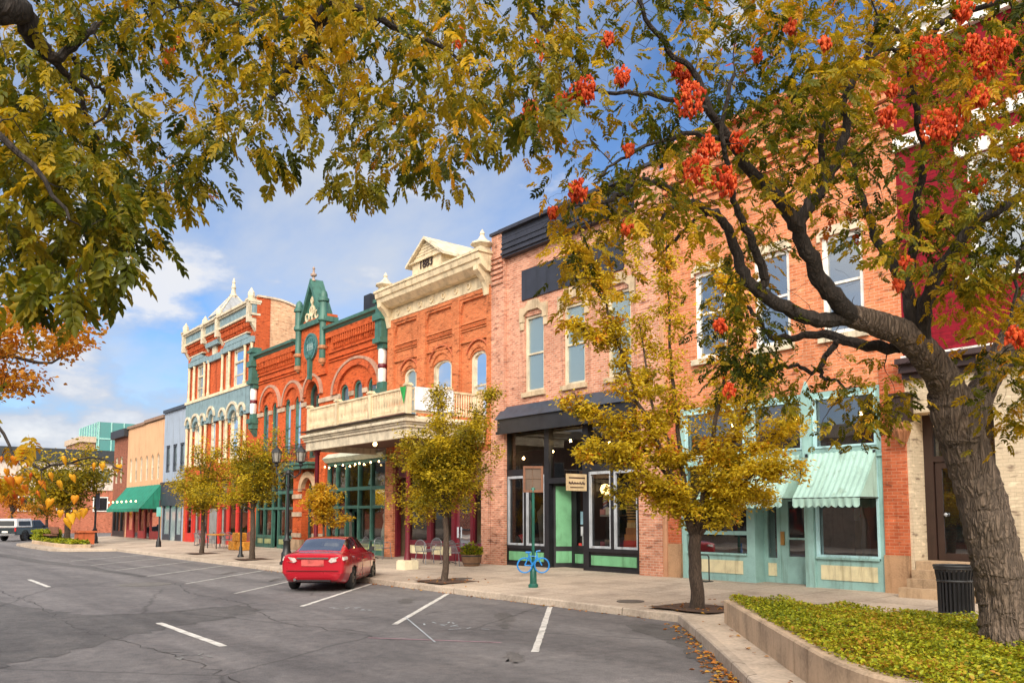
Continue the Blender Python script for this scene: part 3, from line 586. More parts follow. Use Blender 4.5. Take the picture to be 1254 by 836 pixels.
for x in (BX0+.45, BX1-.35):
    z0 = zs(BY+.3); m = MB(); m.lathe(x, BY+.3, [(.13, z0+.3), (.11, z0+.42), (.10, z0+.5), (.085, z0+.6), (.085, ZD-.95), (.12, ZD-.9), (.1, ZD-.84), (.15, ZD-.76), (.16, ZD-.5)], 12); p = m.build('post', MAROON, H, True)
    m = MB(); m.box(x-.27, x+.27, BY+.03, BY+.57, z0-.1, z0+.27); m.box(x-.24, x+.24, BY+.06, BY+.54, z0+.27, z0+.305); m.build('post_base', paint((.72, .64, .46), .7), p)
bulb(H, -28.5, BY+1.3, ZD-.62, .09, 6, 'soffit_lamp')
fl = MB().poly([(BX1-.02, BY-.035, ZD+.98), (BX1-.42, BY-.035, ZD+1.0), (BX1-.16, BY-.03, ZD+.38)]).build('pennant', paint((.02, .34, .07), .8), None)
tag(fl, 'green triangular pennant hanging on the corner post of the cream balcony', 'flag')
wb = MB().box(BX1+.005, BX1+.02, BY+.3, BY+1.9, ZD+.2, ZD+1.0).build('banner', paint((.75, .76, .8), .7), None); tag(wb, 'plain white banner tied to the end railing of the cream balcony', 'banner')
# maroon shop front
fr = [(-30.45,-30.3,ZB-.1,4.3), (-29.6,-29.42,ZB-.1,4.3), (-28.0,-27.7,ZB-.1,4.3), (-26.3,-26.1,ZB-.1,4.3), (-25.05,-24.9,ZB-.1,4.3), (-24.4,-24.25,ZB-.1,4.3), (-30.3,-29.6,3.6,4.3),
      (-29.42,-28.0,3.0,3.2), (-27.7,-26.3,3.0,3.2), (-24.9,-24.4,3.0,3.2), (-26.1,-25.05,2.9,3.1), (-29.42,-28.0,4.15,4.3), (-27.7,-26.3,4.15,4.3), (-26.1,-25.05,4.15,4.3), (-24.9,-24.4,4.15,4.3), (-29.42,-28.0,ZB-.1,.52), (-27.7,-26.3,ZB-.1,.52), (-29.42,-28.0,.86,1.05), (-27.7,-26.3,.86,1.05), (-24.9,-24.4,ZB-.1,1.0)]
sf = frames(H, 'shop_front', fr, MAROON, Y0-.05, Y0+.15)
for a, c in ((-29.42, -28.0), (-27.7, -26.3)): MB().box(a, c, Y0, Y0+.1, .52, .86).build('cream_panel', CP, sf)
for a, c, d, e_ in ((-29.42,-28.0,1.05,3.0), (-27.7,-26.3,1.05,3.0), (-24.9,-24.4,1.0,3.0), (-29.42,-28.0,3.2,4.15), (-27.7,-26.3,3.2,4.15), (-26.1,-25.05,3.1,4.15), (-24.9,-24.4,3.2,4.15)): pane(sf, a, c, d, e_, Y0+.06, GL_SHOP)
d = frames(H, 'door', [(-26.1,-25.98,ZB,2.9), (-25.17,-25.05,ZB,2.9), (-25.98,-25.17,2.76,2.9), (-25.98,-25.17,ZB,.8)], MAROON, Y0+.02, Y0+.12); pane(d, -25.98, -25.17, .8, 2.76, Y0+.07, GL_SHOP); MB().box(-25.95, -25.9, Y0-.03, Y0+.02, 1.2, 1.6).build('handle', SIL, d)
room(H, -30.4, -24.3, ZB, 4.25, Y0+.2, 5, paint((.16, .10, .06), .9))
MB().box(-29.3, -26.4, Y0+3.2, Y0+3.5, .4, 2.6).build('curtain', paint((.40, .30, .14), .9), H)
MB().lathe(-25.0+.3, Y0+.6, [(.2, 1.0), (.25, 1.3), (.22, 1.9), (.05, 2.2)], 10).build('display_figure', paint((.5, .05, .03), .9), H, True)
for x in (-28.9, -27.2): bulb(H, x, Y0+1.0, 2.7, .06, 14)

# ---------------------------------------------------------------- orange brick building with green cornice
C = thing('brick_building', 'orange brick building with green cornice, central gabled tower and round arched windows', 'building', (-38.7, Y0, 0), 'shop buildings along the street')
wl = [(-44.9, -44.2, 8.17), (-43.65, -42.95, 8.17), (-41.95, -41.25, 8.18), (-40.7, -40.0, 8.18)]
wr = [(-35.6, -34.8, 8.17), (-34.3, -33.5, 8.22), (-33.0, -32.2, 8.17)]
ho = [(a, c, 5.2, t) for a, c, t in wl+wr]+[(-39.35, -37.95, 4.9, 8.75), (-45.6, -40.5, 0, 4.6), (-36.85, -31.25, 0, 4.9), (-39.35, -38.05, 0, 3.9)]
def cx_(m):
    for a, c, t in wl+wr: m.spandrel(a, c, t-(c-a)/2, t, Y0-.001, Y0+.25)
    m.spandrel(-39.35, -37.95, 8.05, 8.75, Y0-.001, Y0+.25); m.spandrel(-39.35, -38.05, 3.25, 3.9, Y0-.001, Y0+.25)
shell(C, -46.3, -31.1, 10.95, ho, BR_C, extra=cx_)
WC = paint((.55, .55, .52), .8)
for a, c, t in wl+wr:
    f = window(C, a, c, 5.2, t, fr=GREEN, gl=glass((.05, .06, .06), .35, 'arched_glass', .3), w=.09, arch=(c-a)/2, rail=.48, blind=(.42, WC), set_=.02)
    m = MB(); m.arch((a+c)/2, t-(c-a)/2, (c-a)/2+.02, (c-a)/2+.16, Y0-.05, Y0-.003); m.build('lintel', BR_D, f)
f = window(C, -39.35, -37.95, 4.9, 8.75, fr=GREEND, gl=GL_DARK, w=.14, arch=.7, rail=.62, set_=.2, mull=1)
PINKST = paint((.42, .24, .17), .9, .25, 2.)
m = MB()
for cx, r, zc in ((-43.93, 1.42, 7.88), (-40.98, 1.3, 7.88)):
    m.arch(cx, zc, r-.14, r, Y0-.15, Y0-.003, n=24, sy=.95)
m.arch(-34.1, 7.8, 2.16, 2.34, Y0-.16, Y0-.003, n=30, sy=.66); m.arch(-38.65, 8.05, .98, 1.12, Y0-.13, Y0-.003, n=20)
m.build('arch_mould', PINKST, C)
m = MB()
for cx, r, zc in ((-43.93, 1.26, 7.88), (-40.98, 1.14, 7.88)): m.arch(cx, zc, r-.24, r, Y0-.12, Y0-.003, n=24, sy=.95)
m.arch(-34.1, 7.8, 1.72, 2.14, Y0-.13, Y0-.003, n=30, sy=.66); m.arch(-38.65, 8.05, .72, .96, Y0-.09, Y0-.003, n=20); m.build('arch_ring', BR_D, C)
m = MB()
for a, c in ((-46.2, -44.92), (-44.18, -43.67), (-42.93, -41.97), (-41.23, -40.72), (-39.98, -39.37), (-37.93, -35.62), (-34.78, -34.32), (-33.48, -33.02), (-32.18, -31.15)): m.box(a, c, Y0-.06, Y0-.002, 7.58, 7.80)
for z in (.95, 2.0, 2.9): m.box(-40.4, -39.36, Y0-.22, Y0-.151, z, z+.22); m.box(-38.04, -36.9, Y0-.22, Y0-.151, z, z+.22)
m.build('stone_band', paint((.48, .36, .26), .85, .3, 2.), C)
m = MB(); m.box(-40.42, -39.36, Y0-.15, Y0-.001, 0, 4.6); m.box(-38.04, -36.88, Y0-.15, Y0-.001, 0, 4.9); m.build('pier', BR_C, C)
m = MB(); m.box(-40.46, -39.34, Y0-.26, Y0-.001, 0, .85); m.box(-38.06, -36.84, Y0-.26, Y0-.001, 0, .85); m.build('pier_base', paint((.45, .31, .2), .9, .3, 2, 0, .5), C)
m = MB(); m.arch(-38.7, 3.25, .68, .98, Y0-.24, Y0-.001, n=18); m.build('door_arch', paint((.50, .33, .20), .85), C)
d = frames(C, 'door', [(-39.35,-39.2,ZB,3.9), (-38.2,-38.05,ZB,3.9), (-39.2,-38.2,2.4,2.55), (-39.2,-38.2,ZB,1.1)], GREEND, Y0+.2, Y0+.28); pane(d, -39.2, -38.2, 1.1, 3.9, Y0+.24, GL_DARK); MB().box(-38.3, -38.24, Y0+.14, Y0+.2, 1.25, 1.5).build('handle', SIL, d)
for a, c in ((-46.3, -40.35), (-36.95, -31.1)):
    m = MB()
    for k, (z0, z1, o_) in enumerate([(9.45, 9.51, .06), (9.60, 9.66, .07), (9.9, 9.97, .08), (10.62, 10.9, .22)]): m.box(a+.55*(a == -46.3), c-.55*(c == -31.1), Y0-o_, Y0-.001*k-.001, z0, z1)
    x = a+.6
    while x < c-.6:
        m.box(x, x+.1, Y0-.2, Y0-.003, 10.3, 10.62); m.box(x+.02, x+.08, Y0-.12, Y0-.004, 10.08, 10.3); x += .22
    m.build('corbel_band', BR_C, C)
    m = MB(); m.prismx([(Y0+.25, 10.9), (Y0-.2, 10.9), (Y0-.28, 11.02), (Y0-.4, 11.05), (Y0-.42, 11.18), (Y0+.25, 11.24)], a, c); m.build('cornice', GREEN, C)
# corner brackets with white bands
for x in (-46.0, -31.45):
    m = MB()
    m.box(x-.28, x+.28, Y0-.36, Y0-.002, 6.95, 7.25); m.box(x-.32, x+.32, Y0-.46, Y0-.003, 7.25, 7.5); m.prismx([(Y0-.002, 6.5), (Y0-.34, 6.95), (Y0-.002, 6.951)], x-.22, x+.22); m.box(x-.26, x+.26, Y0-.3, Y0-.004, 7.5, 7.8)
    m.box(x-.26, x+.26, Y0-.3, Y0-.004, 9.25, 9.5); m.box(x-.34, x+.34, Y0-.5, Y0-.003, 9.5, 9.72); m.box(x-.28, x+.28, Y0-.42, Y0-.005, 9.72, 10.5); m.box(x-.36, x+.36, Y0-.52, Y0-.006, 10.5, 10.8); m.box(x-.28, x+.28, Y0-.4, Y0-.004, 10.8, 11.3); m.box(x-.36, x+.36, Y0-.5, Y0+.1, 11.3, 11.45); m.prismz([(x-.3, Y0-.4), (x+.3, Y0-.4), (x+.3, Y0+.1), (x-.3, Y0+.1)], 11.45, 11.6)
    br_ = m.build('corner_bracket', GREEN, C)
    m = MB(); m.lathe(x, Y0-.18, [(.17, 7.8), (.19, 8.0), (.19, 8.35), (.17, 8.4)], 10); m.lathe(x, Y0-.18, [(.17, 8.6), (.19, 8.65), (.19, 9.15), (.17, 9.25)], 10); m.build('white_band', WHITE, br_, True)
    m = MB(); m.lathe(x, Y0-.18, [(.15, 8.38), (.2, 8.44), (.2, 8.56), (.15, 8.62)], 10); m.build('red_band', MAROON, br_, True)
# tower
m = MB(); m.box(-40.2, -37.1, Y0-.12, Y0+.5, 8.95, 11.95); tw = m.build('tower', BR_C, C)
m = MB(); m.box(-40.3, -37.0, Y0-.28, Y0+.5, 11.55, 11.8)
for sg in (-1, 1): m.prism([(-38.65, 14.0), (-38.65, 13.6), (-38.65+sg*1.12, 11.8), (-38.65+sg*1.32, 11.8)], Y0-.3, Y0+.42)
m.prism([(-39.8, 11.8), (-37.5, 11.8), (-38.65, 13.62)], Y0-.1, Y0+.35); gb = m.build('gable', GREEN, tw)
m = MB()
m.arch(-38.65, 12.35, .2, .28, Y0-.17, Y0-.101, 0, 2*PI, 16); m.arch(-39.2, 12.1, .16, .23, Y0-.17, Y0-.102, 0, 2*PI, 14); m.arch(-38.1, 12.1, .16, .23, Y0-.17, Y0-.103, 0, 2*PI, 14); m.arch(-38.65, 12.9, .1, .16, Y0-.17, Y0-.104, 0, 2*PI, 12); m.box(-38.69, -38.61, Y0-.165, Y0-.105, 11.9, 13.1)
m.build('tracery', CREAM, gb)
m = MB(); m.lathe(-38.65, Y0-.1, [(.12, 13.9), (.07, 14.0), (.05, 14.1), (.15, 14.17), (.17, 14.25), (.06, 14.32), (.05, 14.5), (.08, 14.56), (.01, 14.66)], 10); m.build('finial', paint((.40, .28, .22), .6), tw, True)
for x in (-40.05, -37.25):
    m = MB(); m.lathe(x, Y0-.2, [(.02, 9.35), (.1, 9.45), (.17, 9.6), (.17, 10.2), (.22, 10.25), (.17, 10.35), (.17, 11.5), (.26, 11.6), (.26, 11.75), (.2, 11.85), (.2, 12.5), (.28, 12.55), (.28, 12.68), (.2, 12.74), (.19, 12.9), (.14, 13.05), (.02, 13.15)], 12); pl = m.build('pinnacle', GREEN, tw, True)
    m = MB(); m.lathe(x, Y0-.2, [(.2, 10.15), (.25, 10.2), (.25, 10.3), (.2, 10.35)], 12); m.lathe(x, Y0-.2, [(.19, 9.5), (.2, 9.7), (.1, 9.4)], 12); m.build('copper_band', paint((.42, .17, .07), .6), pl)
m = MB(); m.arch(-38.65, 10.5, .0, .60, Y0-.2, Y0-.122, 0, 2*PI, 32); m.arch(-38.65, 10.5, .60, .70, Y0-.24, Y0-.123, 0, 2*PI, 32)
for k in range(12): a = 2*PI*k/12; m.arch(-38.65+.42*math.cos(a), 10.5+.42*math.sin(a), .04, .09, Y0-.235, Y0-.2, 0, 2*PI, 8)
m.build('medallion', paint((.06, .17, .17), .5, .3, 8, 0, .4), tw)
m = MB()
for k, x in enumerate((-38.9, -38.65, -38.4)): m.box(x-.05, x+.05, Y0-.23, Y0-.201, 10.33, 10.67)
m.box(-39.0, -38.3, Y0-.228, Y0-.202, 10.47, 10.53); m.build('monogram', paint((.24, .34, .33), .5), tw)
m = MB(); m.prism([(-38.8, 10.0), (-38.5, 10.0), (-38.56, 8.85), (-38.74, 8.85)], Y0-.3, Y0-.12); m.box(-38.86, -38.44, Y0-.34, Y0-.12, 9.9, 10.02); m.build('keystone', GREEN, tw)
MB().box(-37.6, -36.9, Y0+2.2, Y0+3., 11, 13.3).build('chimney', BLACK, C)
# iron balcony
m = MB(); m.box(-40.6, -37.6, Y0-.75, Y0-.06, 4.55, 4.66); m.box(-40.5, -37.7, Y0-.65, Y0-.06, 4.35, 4.549); ib = m.build('balcony', GREEN, C)
m = MB()
for i in range(24): x = -40.55+i*.1275; m.tube([(x, Y0-.7, 4.66), (x, Y0-.7, 5.55)], .012, 4)
for z in (4.75, 5.4, 5.55): m.tube([(-40.58, Y0-.1, z), (-40.58, Y0-.7, z), (-37.62, Y0-.7, z), (-37.62, Y0-.1, z)], .016, 4)
for i in range(6): m.arch(-40.3+i*.48, 5.1, .1, .125, Y0-.72, Y0-.69, 0, 2*PI, 12)
m.build('railing', IRON, ib)
# green shop fronts
GP = paint((.35, .38, .18), .6)
def greenshop(x0, x1, zt, cols, door, nm):
    fr = [(x0,x0+.14,ZB-.1,zt), (x1-.14,x1,ZB-.1,zt), (x0+.14,x1-.14,zt-.16,zt)]
    xs = [x0+.14]+cols+[x1-.14]
    for c in cols: fr.append((c-.06, c+.06, ZB-.1, zt-.16))
    for i in range(len(xs)-1):
        a, c = xs[i]+(.06 if i else 0), xs[i+1]-(.06 if i < len(xs)-2 else 0)
        fr.append((a, c, 3.18, 3.34))
        if i != door: fr += [(a, c, 2.36, 2.48), (a, c, ZB-.1, .48), (a, c, .86, 1.0)]
        else: fr += [(a, c, 2.36, 2.5)]
    s = frames(C, 'shop_front', fr, GREEN, Y0-.02, Y0+.16)
    for i in range(len(xs)-1):
        a, c = xs[i], xs[i+1]
        pane(s, a, c, 3.34, zt-.16, Y0+.08, GL_SHOP); pane(s, a, c, 2.48, 3.18, Y0+.08, GL_SHOP)
        if i != door:
            pane(s, a, c, 1.0, 2.36, Y0+.08, GL_SHOP); MB().box(a+.02, c-.02, Y0+.02, Y0+.12, .48, .86).build('stall_riser', GREEN, s); MB().box(a+.14, c-.14, Y0-.005, Y0+.018, .54, .8).build('panel', GP, s)
        else:
            d = frames(s, 'door', [(a+.07,a+.19,ZB,2.36), (c-.19,c-.07,ZB,2.36), (a+.19,c-.19,2.22,2.36), (a+.19,c-.19,ZB,.9)], GREEND, Y0+.3, Y0+.38); pane(s, a+.19, c-.19, .9, 2.22, Y0+.34, GL_SHOP)
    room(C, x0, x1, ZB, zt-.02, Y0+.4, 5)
    return s
greenshop(-36.85, -31.25, 4.55, [-35.9, -34.95, -33.75, -32.6], 2, 'a'); greenshop(-45.6, -40.5, 4.5, [-44.5, -43.4, -42.6, -41.6], 2, 'b')
MB().prismx([(Y0-.12, 4.551), (Y0-.002, 4.551), (Y0-.002, 4.98), (Y0-.3, 4.75)], -36.9, -31.2).build('fascia', paint((.46, .50, .40), .6), C)
MB().prismx([(Y0-.12, 4.501), (Y0-.002, 4.501), (Y0-.002, 4.9), (Y0-.35, 4.85)], -45.7, -40.45).build('fascia', SLATEB, C)
for k, (x, z, h, w, c) in enumerate([(-33.2, 3.42, .62, .3, (.25, .55, .55)), (-32.1, 1.0, 1.25, .25, (.65, .66, .6)), (-35.4, 1.0, 1.2, .22, (.6, .55, .5)), (-36.4, 1.0, .9, .2, (.4, .42, .45)), (-44.9, 1., .7, .25, (.5, .45, .4)), (-41.1, 1., .8, .25, (.35, .25, .15)), (-32.2, 2.35, .2, .12, (.3, .18, .1))]):
    MB().lathe(x, Y0+.5, [(w, z), (w*.85, z+h*.3), (w*.5, z+h*.6), (w*.7, z+h*.85), (w*.2, z+h)], 10).build('garment_display', paint(c, .9), C, True)
for a, c in ((-36.8, -34.9), (-33.7, -31.3)): MB().box(a, c, Y0+.3, Y0+1.0, .9, .98).build('display_shelf', paint((.15, .1, .06), .7), C)
sl = thing('string_lights', 'string of warm bulbs hung across the green shop front beneath the balcony', 'string lights', (-34, Y0, 4.4))
pts = [(-36.85+i*.28, Y0-.25-.1*math.sin(i*.5), 4.5-.14*abs(math.sin(i*.52))) for i in range(21)]; MB().tube(pts, .008, 4).build('wire', IRON, sl)
for i in range(1, 20, 2): bulb(sl, pts[i][0], pts[i][1], pts[i][2]-.08, .04, 9)
# ---------------------------------------------------------------- tall red brick building with blue grey trim
D = thing('brick_building', 'tall red brick corner building with blue grey trim, cream posts and small spire', 'building', (-52.4, Y0, 0), 'shop buildings along the street')
w3 = [(-56.4, -55.0, 9.75, 12.05), (-49.7, -48.0, 9.75, 12.05), (-57.5, -56.95, 9.75, 12.0), (-51.1, -50.5, 9.75, 12.0), (-47.4, -46.9, 9.75, 12.0)]
w2 = [(-57.7, -57.2, 5.3, 8.2), (-56.6, -55.3, 5.3, 8.3), (-54.8, -54.3, 5.3, 8.2), (-53.4, -52.6, 5.6, 8.5), (-51.2, -50.7, 5.3, 8.2), (-50.0, -48.5, 5.3, 8.4), (-48.0, -47.5, 5.3, 8.2)]
shell(D, -58.45, -46.3, 13.5, w3+w2+[(-58.0, -46.7, 0, 4.3)], BR_D, side=BR_SIDE, back=13, extra=lambda m: [m.spandrel(a, c, t-(c-a)/2, t, Y0-.001, Y0+.25) for a, c, z, t in w2])
for a, c, z0, z1 in w3: window(D, a, c, z0, z1, fr=CREAMW, gl=GL_UP, w=.13 if c-a > 1 else .1, transom=.66 if c-a > 1 else None, rail=.32, set_=.01)
for a, c, z0, z1 in w2: window(D, a, c, z0, z1, fr=CREAMW, gl=GL_UP, w=.14, arch=(c-a)/2, rail=.45, sill=None, set_=.0)
m = MB()
for x in (-57.75, -56.7, -54.7, -53.9, -51.4, -50.2, -47.65, -46.62): m.lathe(x, Y0-.12, [(.11, 9.75), (.12, 9.9), (.08, 10.0), (.08, 11.9), (.12, 12.05)], 8)
for x in (-57.85, -56.9, -55.05, -54.15, -51.4, -50.35, -48.25, -47.35): m.lathe(x, Y0-.12, [(.13, 5.3), (.09, 5.5), (.09, 7.6), (.13, 7.9)], 8)
m.build('colonnette', CREAMC, D)
# slate hood over second floor
m = MB(); m.wall(-58.1, -46.6, 7.95, 9.55, Y0-.18, [(a-.02, c+.02, 7.9, t-.02) for a, c, z, t in w2], .17)
for a, c, z, t in w2: m.spandrel(a-.02, c+.02, t-(c-a)/2, t-.02, Y0-.181, Y0-.005)
m.poly([(-58.1, Y0-.18, 9.55), (-46.6, Y0-.18, 9.55), (-46.6, Y0-.002, 9.6), (-58.1, Y0-.002, 9.6)]); m.poly([(-46.6, Y0-.18, 7.95), (-46.6, Y0-.18, 9.55), (-46.6, Y0, 9.55), (-46.6, Y0, 7.95)])
m.build('stone_hood', SLATEB, D, recalc=False)
m = MB()
for a, c, z, t in w2: m.arch((a+c)/2, t-(c-a)/2+.15, (c-a)/2+.18, (c-a)/2+.34, Y0-.28, Y0-.183, R(5), R(175), n=14)
m.build('hood_mould', CREAMW, D)
MB().box(-58.2, -46.5, Y0-.24, Y0-.003, 9.56, 9.74).build('sill_band', CREAM, D)
m = MB()
for a, c, z, o_ in ((-57.9, -54.3, 12.08, .2), (-51.6, -46.45, 12.08, .2)): m.box(a, c, Y0-o_, Y0-.003, z, z+.34); m.prism([(a+.5, z+.34), (c-.5, z+.34), (c-.9, z+.62), (a+.9, z+.62)], Y0-o_-.02, Y0-.003)
m.box(-54.299, -51.601, Y0-.18, Y0-.004, 11.9, 12.3); m.box(-54.1, -51.9, Y0-.3, Y0-.003, 12.85, 13.15); m.build('lintel_band', SLATE, D)
m = MB(); m.box(-57.4, -54.8, Y0-.25, Y0-.003, 12.701, 12.78); m.box(-50.9, -47.1, Y0-.25, Y0-.003, 12.701, 12.78); m.box(-53.35, -52.65, Y0-.12, Y0-.003, 12.3, 12.849); m.build('trim', CREAMW, D)
m = MB(); x = -58.3
while x < -46.4:
    m.box(x, x+.12, Y0-.22, Y0-.003, 13.1, 13.45); m.box(x+.02, x+.1, Y0-.12, Y0-.004, 12.95, 13.1); x += .26
m.box(-58.45, -46.3, Y0-.28, Y0-.002, 13.45, 13.6); m.build('corbel_band', BR_D, D)
m = MB(); m.box(-58.45, -46.3, Y0-.3, Y0+.2, 13.72, 14.25); m.build('cornice', SLATE, D)
m = MB(); m.box(-58.5, -46.25, Y0-.4, Y0+.2, 13.601, 13.72); m.box(-58.5, -46.25, Y0-.42, Y0+.2, 14.251, 14.36); m.box(-58.52, -46.22, Y0-.52, Y0+.25, 14.361, 14.5); m.build('cornice_moulding', CREAMW, D)
for x, t in ((-58.3, 15.0), (-54.35, 14.75), (-51.75, 14.9), (-46.5, 14.95)):
    m = MB(); m.box(x-.17, x+.17, Y0-.5, Y0-.005, 13.2, t-.5); m.prismx([(Y0-.006, 12.7), (Y0-.3, 13.2), (Y0-.006, 13.2)], x-.15, x+.15); m.box(x-.22, x+.22, Y0-.56, Y0-.004, t-.5, t-.38); m.lathe(x, Y0-.28, [(.18, t-.38), (.22, t-.2), (.2, t), (.1, t+.15), (.02, t+.3)], 8); m.build('parapet_post', CREAMW, D)
m = MB(); m.box(-54.0, -52.1, Y0-.1, Y0+2.1, 13.5, 14.9); tr = m.build('turret', SLATE, D)
ap = (-52.9, Y0+1.0, 16.5)
m = MB(); bs = [(-54.15, Y0-.15, 14.9), (-51.95, Y0-.15, 14.9), (-51.95, Y0+2.2, 14.9), (-54.15, Y0+2.2, 14.9)]
for i in range(4): m.poly([bs[i], bs[(i+1) % 4], ap])
m.build('spire', paint((.33, .34, .36), .7, .2, 4), tr)
m = MB()
for q in bs: m.tube([q, ap], .05, 6)
m.lathe(ap[0], ap[1], [(.22, 16.15), (.28, 16.3), (.18, 16.42), (.12, 16.75), (.16, 16.82), (.08, 17.1), (.11, 17.2), (.02, 17.5)], 8); m.build('spire_trim', CREAMW, tr)
MB().box(-53.9, -52.2, Y0-.14, Y0-.101, 14.1, 14.5).build('vent', BLACK, tr)
# stepped curved parapet of the side wall
prof = [(Y0, 13.5), (Y0, 14.75), (Y0+1.0, 14.75)]+[(Y0+1+4.5*q, 14.75-1.15*(.5-.5*math.cos(PI*q))) for q in [i/10 for i in range(1, 11)]]+[(Y0+10, 13.55), (Y0+13, 13.5)]
MB().prismx([(y, z-.06) for y, z in prof], -46.75, -46.285).build('parapet', BR_SIDE, D)
m = MB()
for i in range(1, len(prof)-2): (ya, za), (yb, zb) = prof[i], prof[i+1]; m.prismx([(ya, za-.055), (yb, zb-.055), (yb, zb+.06), (ya, za+.06)], -46.85, -46.2)
m.build('coping', paint((.62, .5, .38), .8), D)
MB().box(-46.4, -46.27, Y0-.004, Y0+.8, 11, 14.7).build('corner_pier', BR_D, D)
fr = []; xs = [-58.0, -56.6, -54.9, -53.4, -51.7, -50.1, -48.6, -46.7]
for i, x in enumerate(xs): fr.append((x-.14 if i else x, x+.14 if i < 7 else x, ZB-.1, 4.3))
for i in range(7):
    a, c = xs[i]+.14, xs[i+1]-.14
    if i not in (1, 4): fr += [(a, c, 3.1, 3.3), (a, c, ZB-.1, .9)]
    else: fr += [(a, c, 2.6, 2.8)]
sf = frames(D, 'shop_front', fr, REDP, Y0-.02, Y0+.18)
for i in range(7):
    a, c = xs[i]+.14, xs[i+1]-.14
    if i not in (1, 4): pane(sf, a, c, .9, 3.1, Y0+.08, GL_SHOP); pane(sf, a, c, 3.3, 4.3, Y0+.08, GL_DARK)
    else: pane(sf, a, c, 2.8, 4.3, Y0+.08, GL_DARK); d = frames(sf, 'door', [(a,a+.14,ZB,2.6), (c-.14,c,ZB,2.6), (a+.14,c-.14,2.45,2.6), (a+.14,c-.14,ZB,.8)], paint((.3, .3, .28), .6), Y0+.2, Y0+.28); pane(sf, a+.14, c-.14, .8, 2.45, Y0+.24, GL_DARK)
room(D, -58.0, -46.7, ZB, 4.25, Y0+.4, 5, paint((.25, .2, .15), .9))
MB().box(-53.2, -51.9, Y0-.02, Y0+.02, ZB, 2.5).build('shutter', paint((.22, .22, .22), .6), sf)

# ---------------------------------------------------------------- blue grey and peach stucco buildings
PB = thing('stucco_building', 'pale blue grey stucco building with three narrow windows and navy fascia', 'building', (-60.9, Y0, 0), 'shop buildings along the street')
BLUE = paint((.30, .36, .46), .8, .08, .7); PEACH = paint((.62, .36, .20), .8, .08, .7)
wb_ = [(-62.75, -61.7), (-61.05, -60.0), (-59.9, -58.9)]; wb_ = [(-62.9, -61.9), (-61.3, -60.3), (-59.7, -58.7)]
shell(PB, -63.4, -58.45, 9.5, [(a, c, 5.15, 7.1) for a, c in wb_]+[(-63.1, -58.8, 0, 2.9)], BLUE)
for a, c in wb_: window(PB, a, c, 5.15, 7.1, fr=NAVY, gl=GL_UP, w=.14, rail=.3)
MB().box(-63.4, -58.46, Y0-.15, Y0+.2, 9.5, 9.72).build('coping', NAVY, PB); MB().box(-63.35, -58.5, Y0-.12, Y0-.003, 2.75, 4.3).build('fascia', NAVY, PB); MB().box(-63.35, -58.5, Y0-.2, Y0-.003, 4.301, 4.45).build('band', paint((.02, .025, .04), .5), PB)
sf = frames(PB, 'shop_front', [(-63.1,-62.9,ZB-.1,2.75), (-61.6,-61.45,ZB-.1,2.75), (-60.2,-60.05,ZB-.1,2.75), (-59.0,-58.8,ZB-.1,2.75), (-62.9,-61.6,ZB-.1,.75), (-60.05,-59.0,ZB-.1,.75)], NAVY, Y0, Y0+.15)
for a, c, z in ((-62.9, -61.6, .75), (-61.45, -60.2, ZB), (-60.05, -59.0, .75)): pane(sf, a, c, z, 2.75, Y0+.08, glass((.38, .5, .52), 0, 'frosted_glass', .3))
PP = thing('stucco_building', 'peach stucco building with arched windows and dark green shop awning', 'building', (-68.3, Y0, 0), 'shop buildings along the street')
wp = [(-72.6+i*1.5, -71.9+i*1.5) for i in range(6)]
shell(PP, -73.3, -63.4, 9.15, [(a, c, 4.75, 6.7) for a, c in wp]+[(-73.0, -63.7, 0, 3.2)], PEACH, extra=lambda m: [m.spandrel(a, c, 6.35, 6.7, Y0-.001, Y0+.2) for a, c in wp])
for a, c in wp: window(PP, a, c, 4.75, 6.7, fr=paint((.66, .55, .42), .7), gl=GL_UP, w=.09, arch=.35, rail=.5)
MB().box(-73.35, -68.3, Y0-.15, Y0+.2, 9.15, 9.35).box(-68.3, -63.42, Y0-.15, Y0+.2, 9.22, 9.45).build('coping', paint((.26, .16, .11), .7), PP)
awning(PP, -73.0, -63.6, 4.35, 2.55, 1.5, paint((.01, .20, .13), .7), 16)
sf = frames(PP, 'shop_front', [(-73.0,-72.7,ZB-.1,3.2), (-71.2,-70.9,ZB-.1,3.2), (-69.5,-69.2,ZB-.1,3.2), (-67.9,-67.6,ZB-.1,3.2), (-66.4,-66.25,ZB-.1,3.2), (-63.95,-63.7,ZB-.1,3.2), (-72.7,-71.2,ZB-.1,.9), (-69.2,-67.9,ZB-.1,.9), (-66.25,-63.95,ZB-.1,.9)], paint((.35, .03, .03), .5), Y0, Y0+.15)
for a, c, z in ((-72.7,-71.2,.9), (-70.9,-69.5,ZB), (-69.2,-67.9,.9), (-67.6,-66.4,ZB), (-66.25,-63.95,.9)): pane(sf, a, c, z, 3.2, Y0+.08, GL_SHOP)
room(PP, -73.0, -63.7, ZB, 3.15, Y0+.3, 4)
MB().box(-65.8, -64.4, Y0+.4, Y0+1.2, .9, 1.5).build('counter', REDP, PP); MB().box(-66.1, -65.5, Y0+.4, Y0+.45, 1.3, 2.8).build('poster', paint((.1, .4, .4), .6), PP)
for i in range(7): bulb(PP, -72.0+i*1.3, Y0-1.6, 3.1, .06, 6)
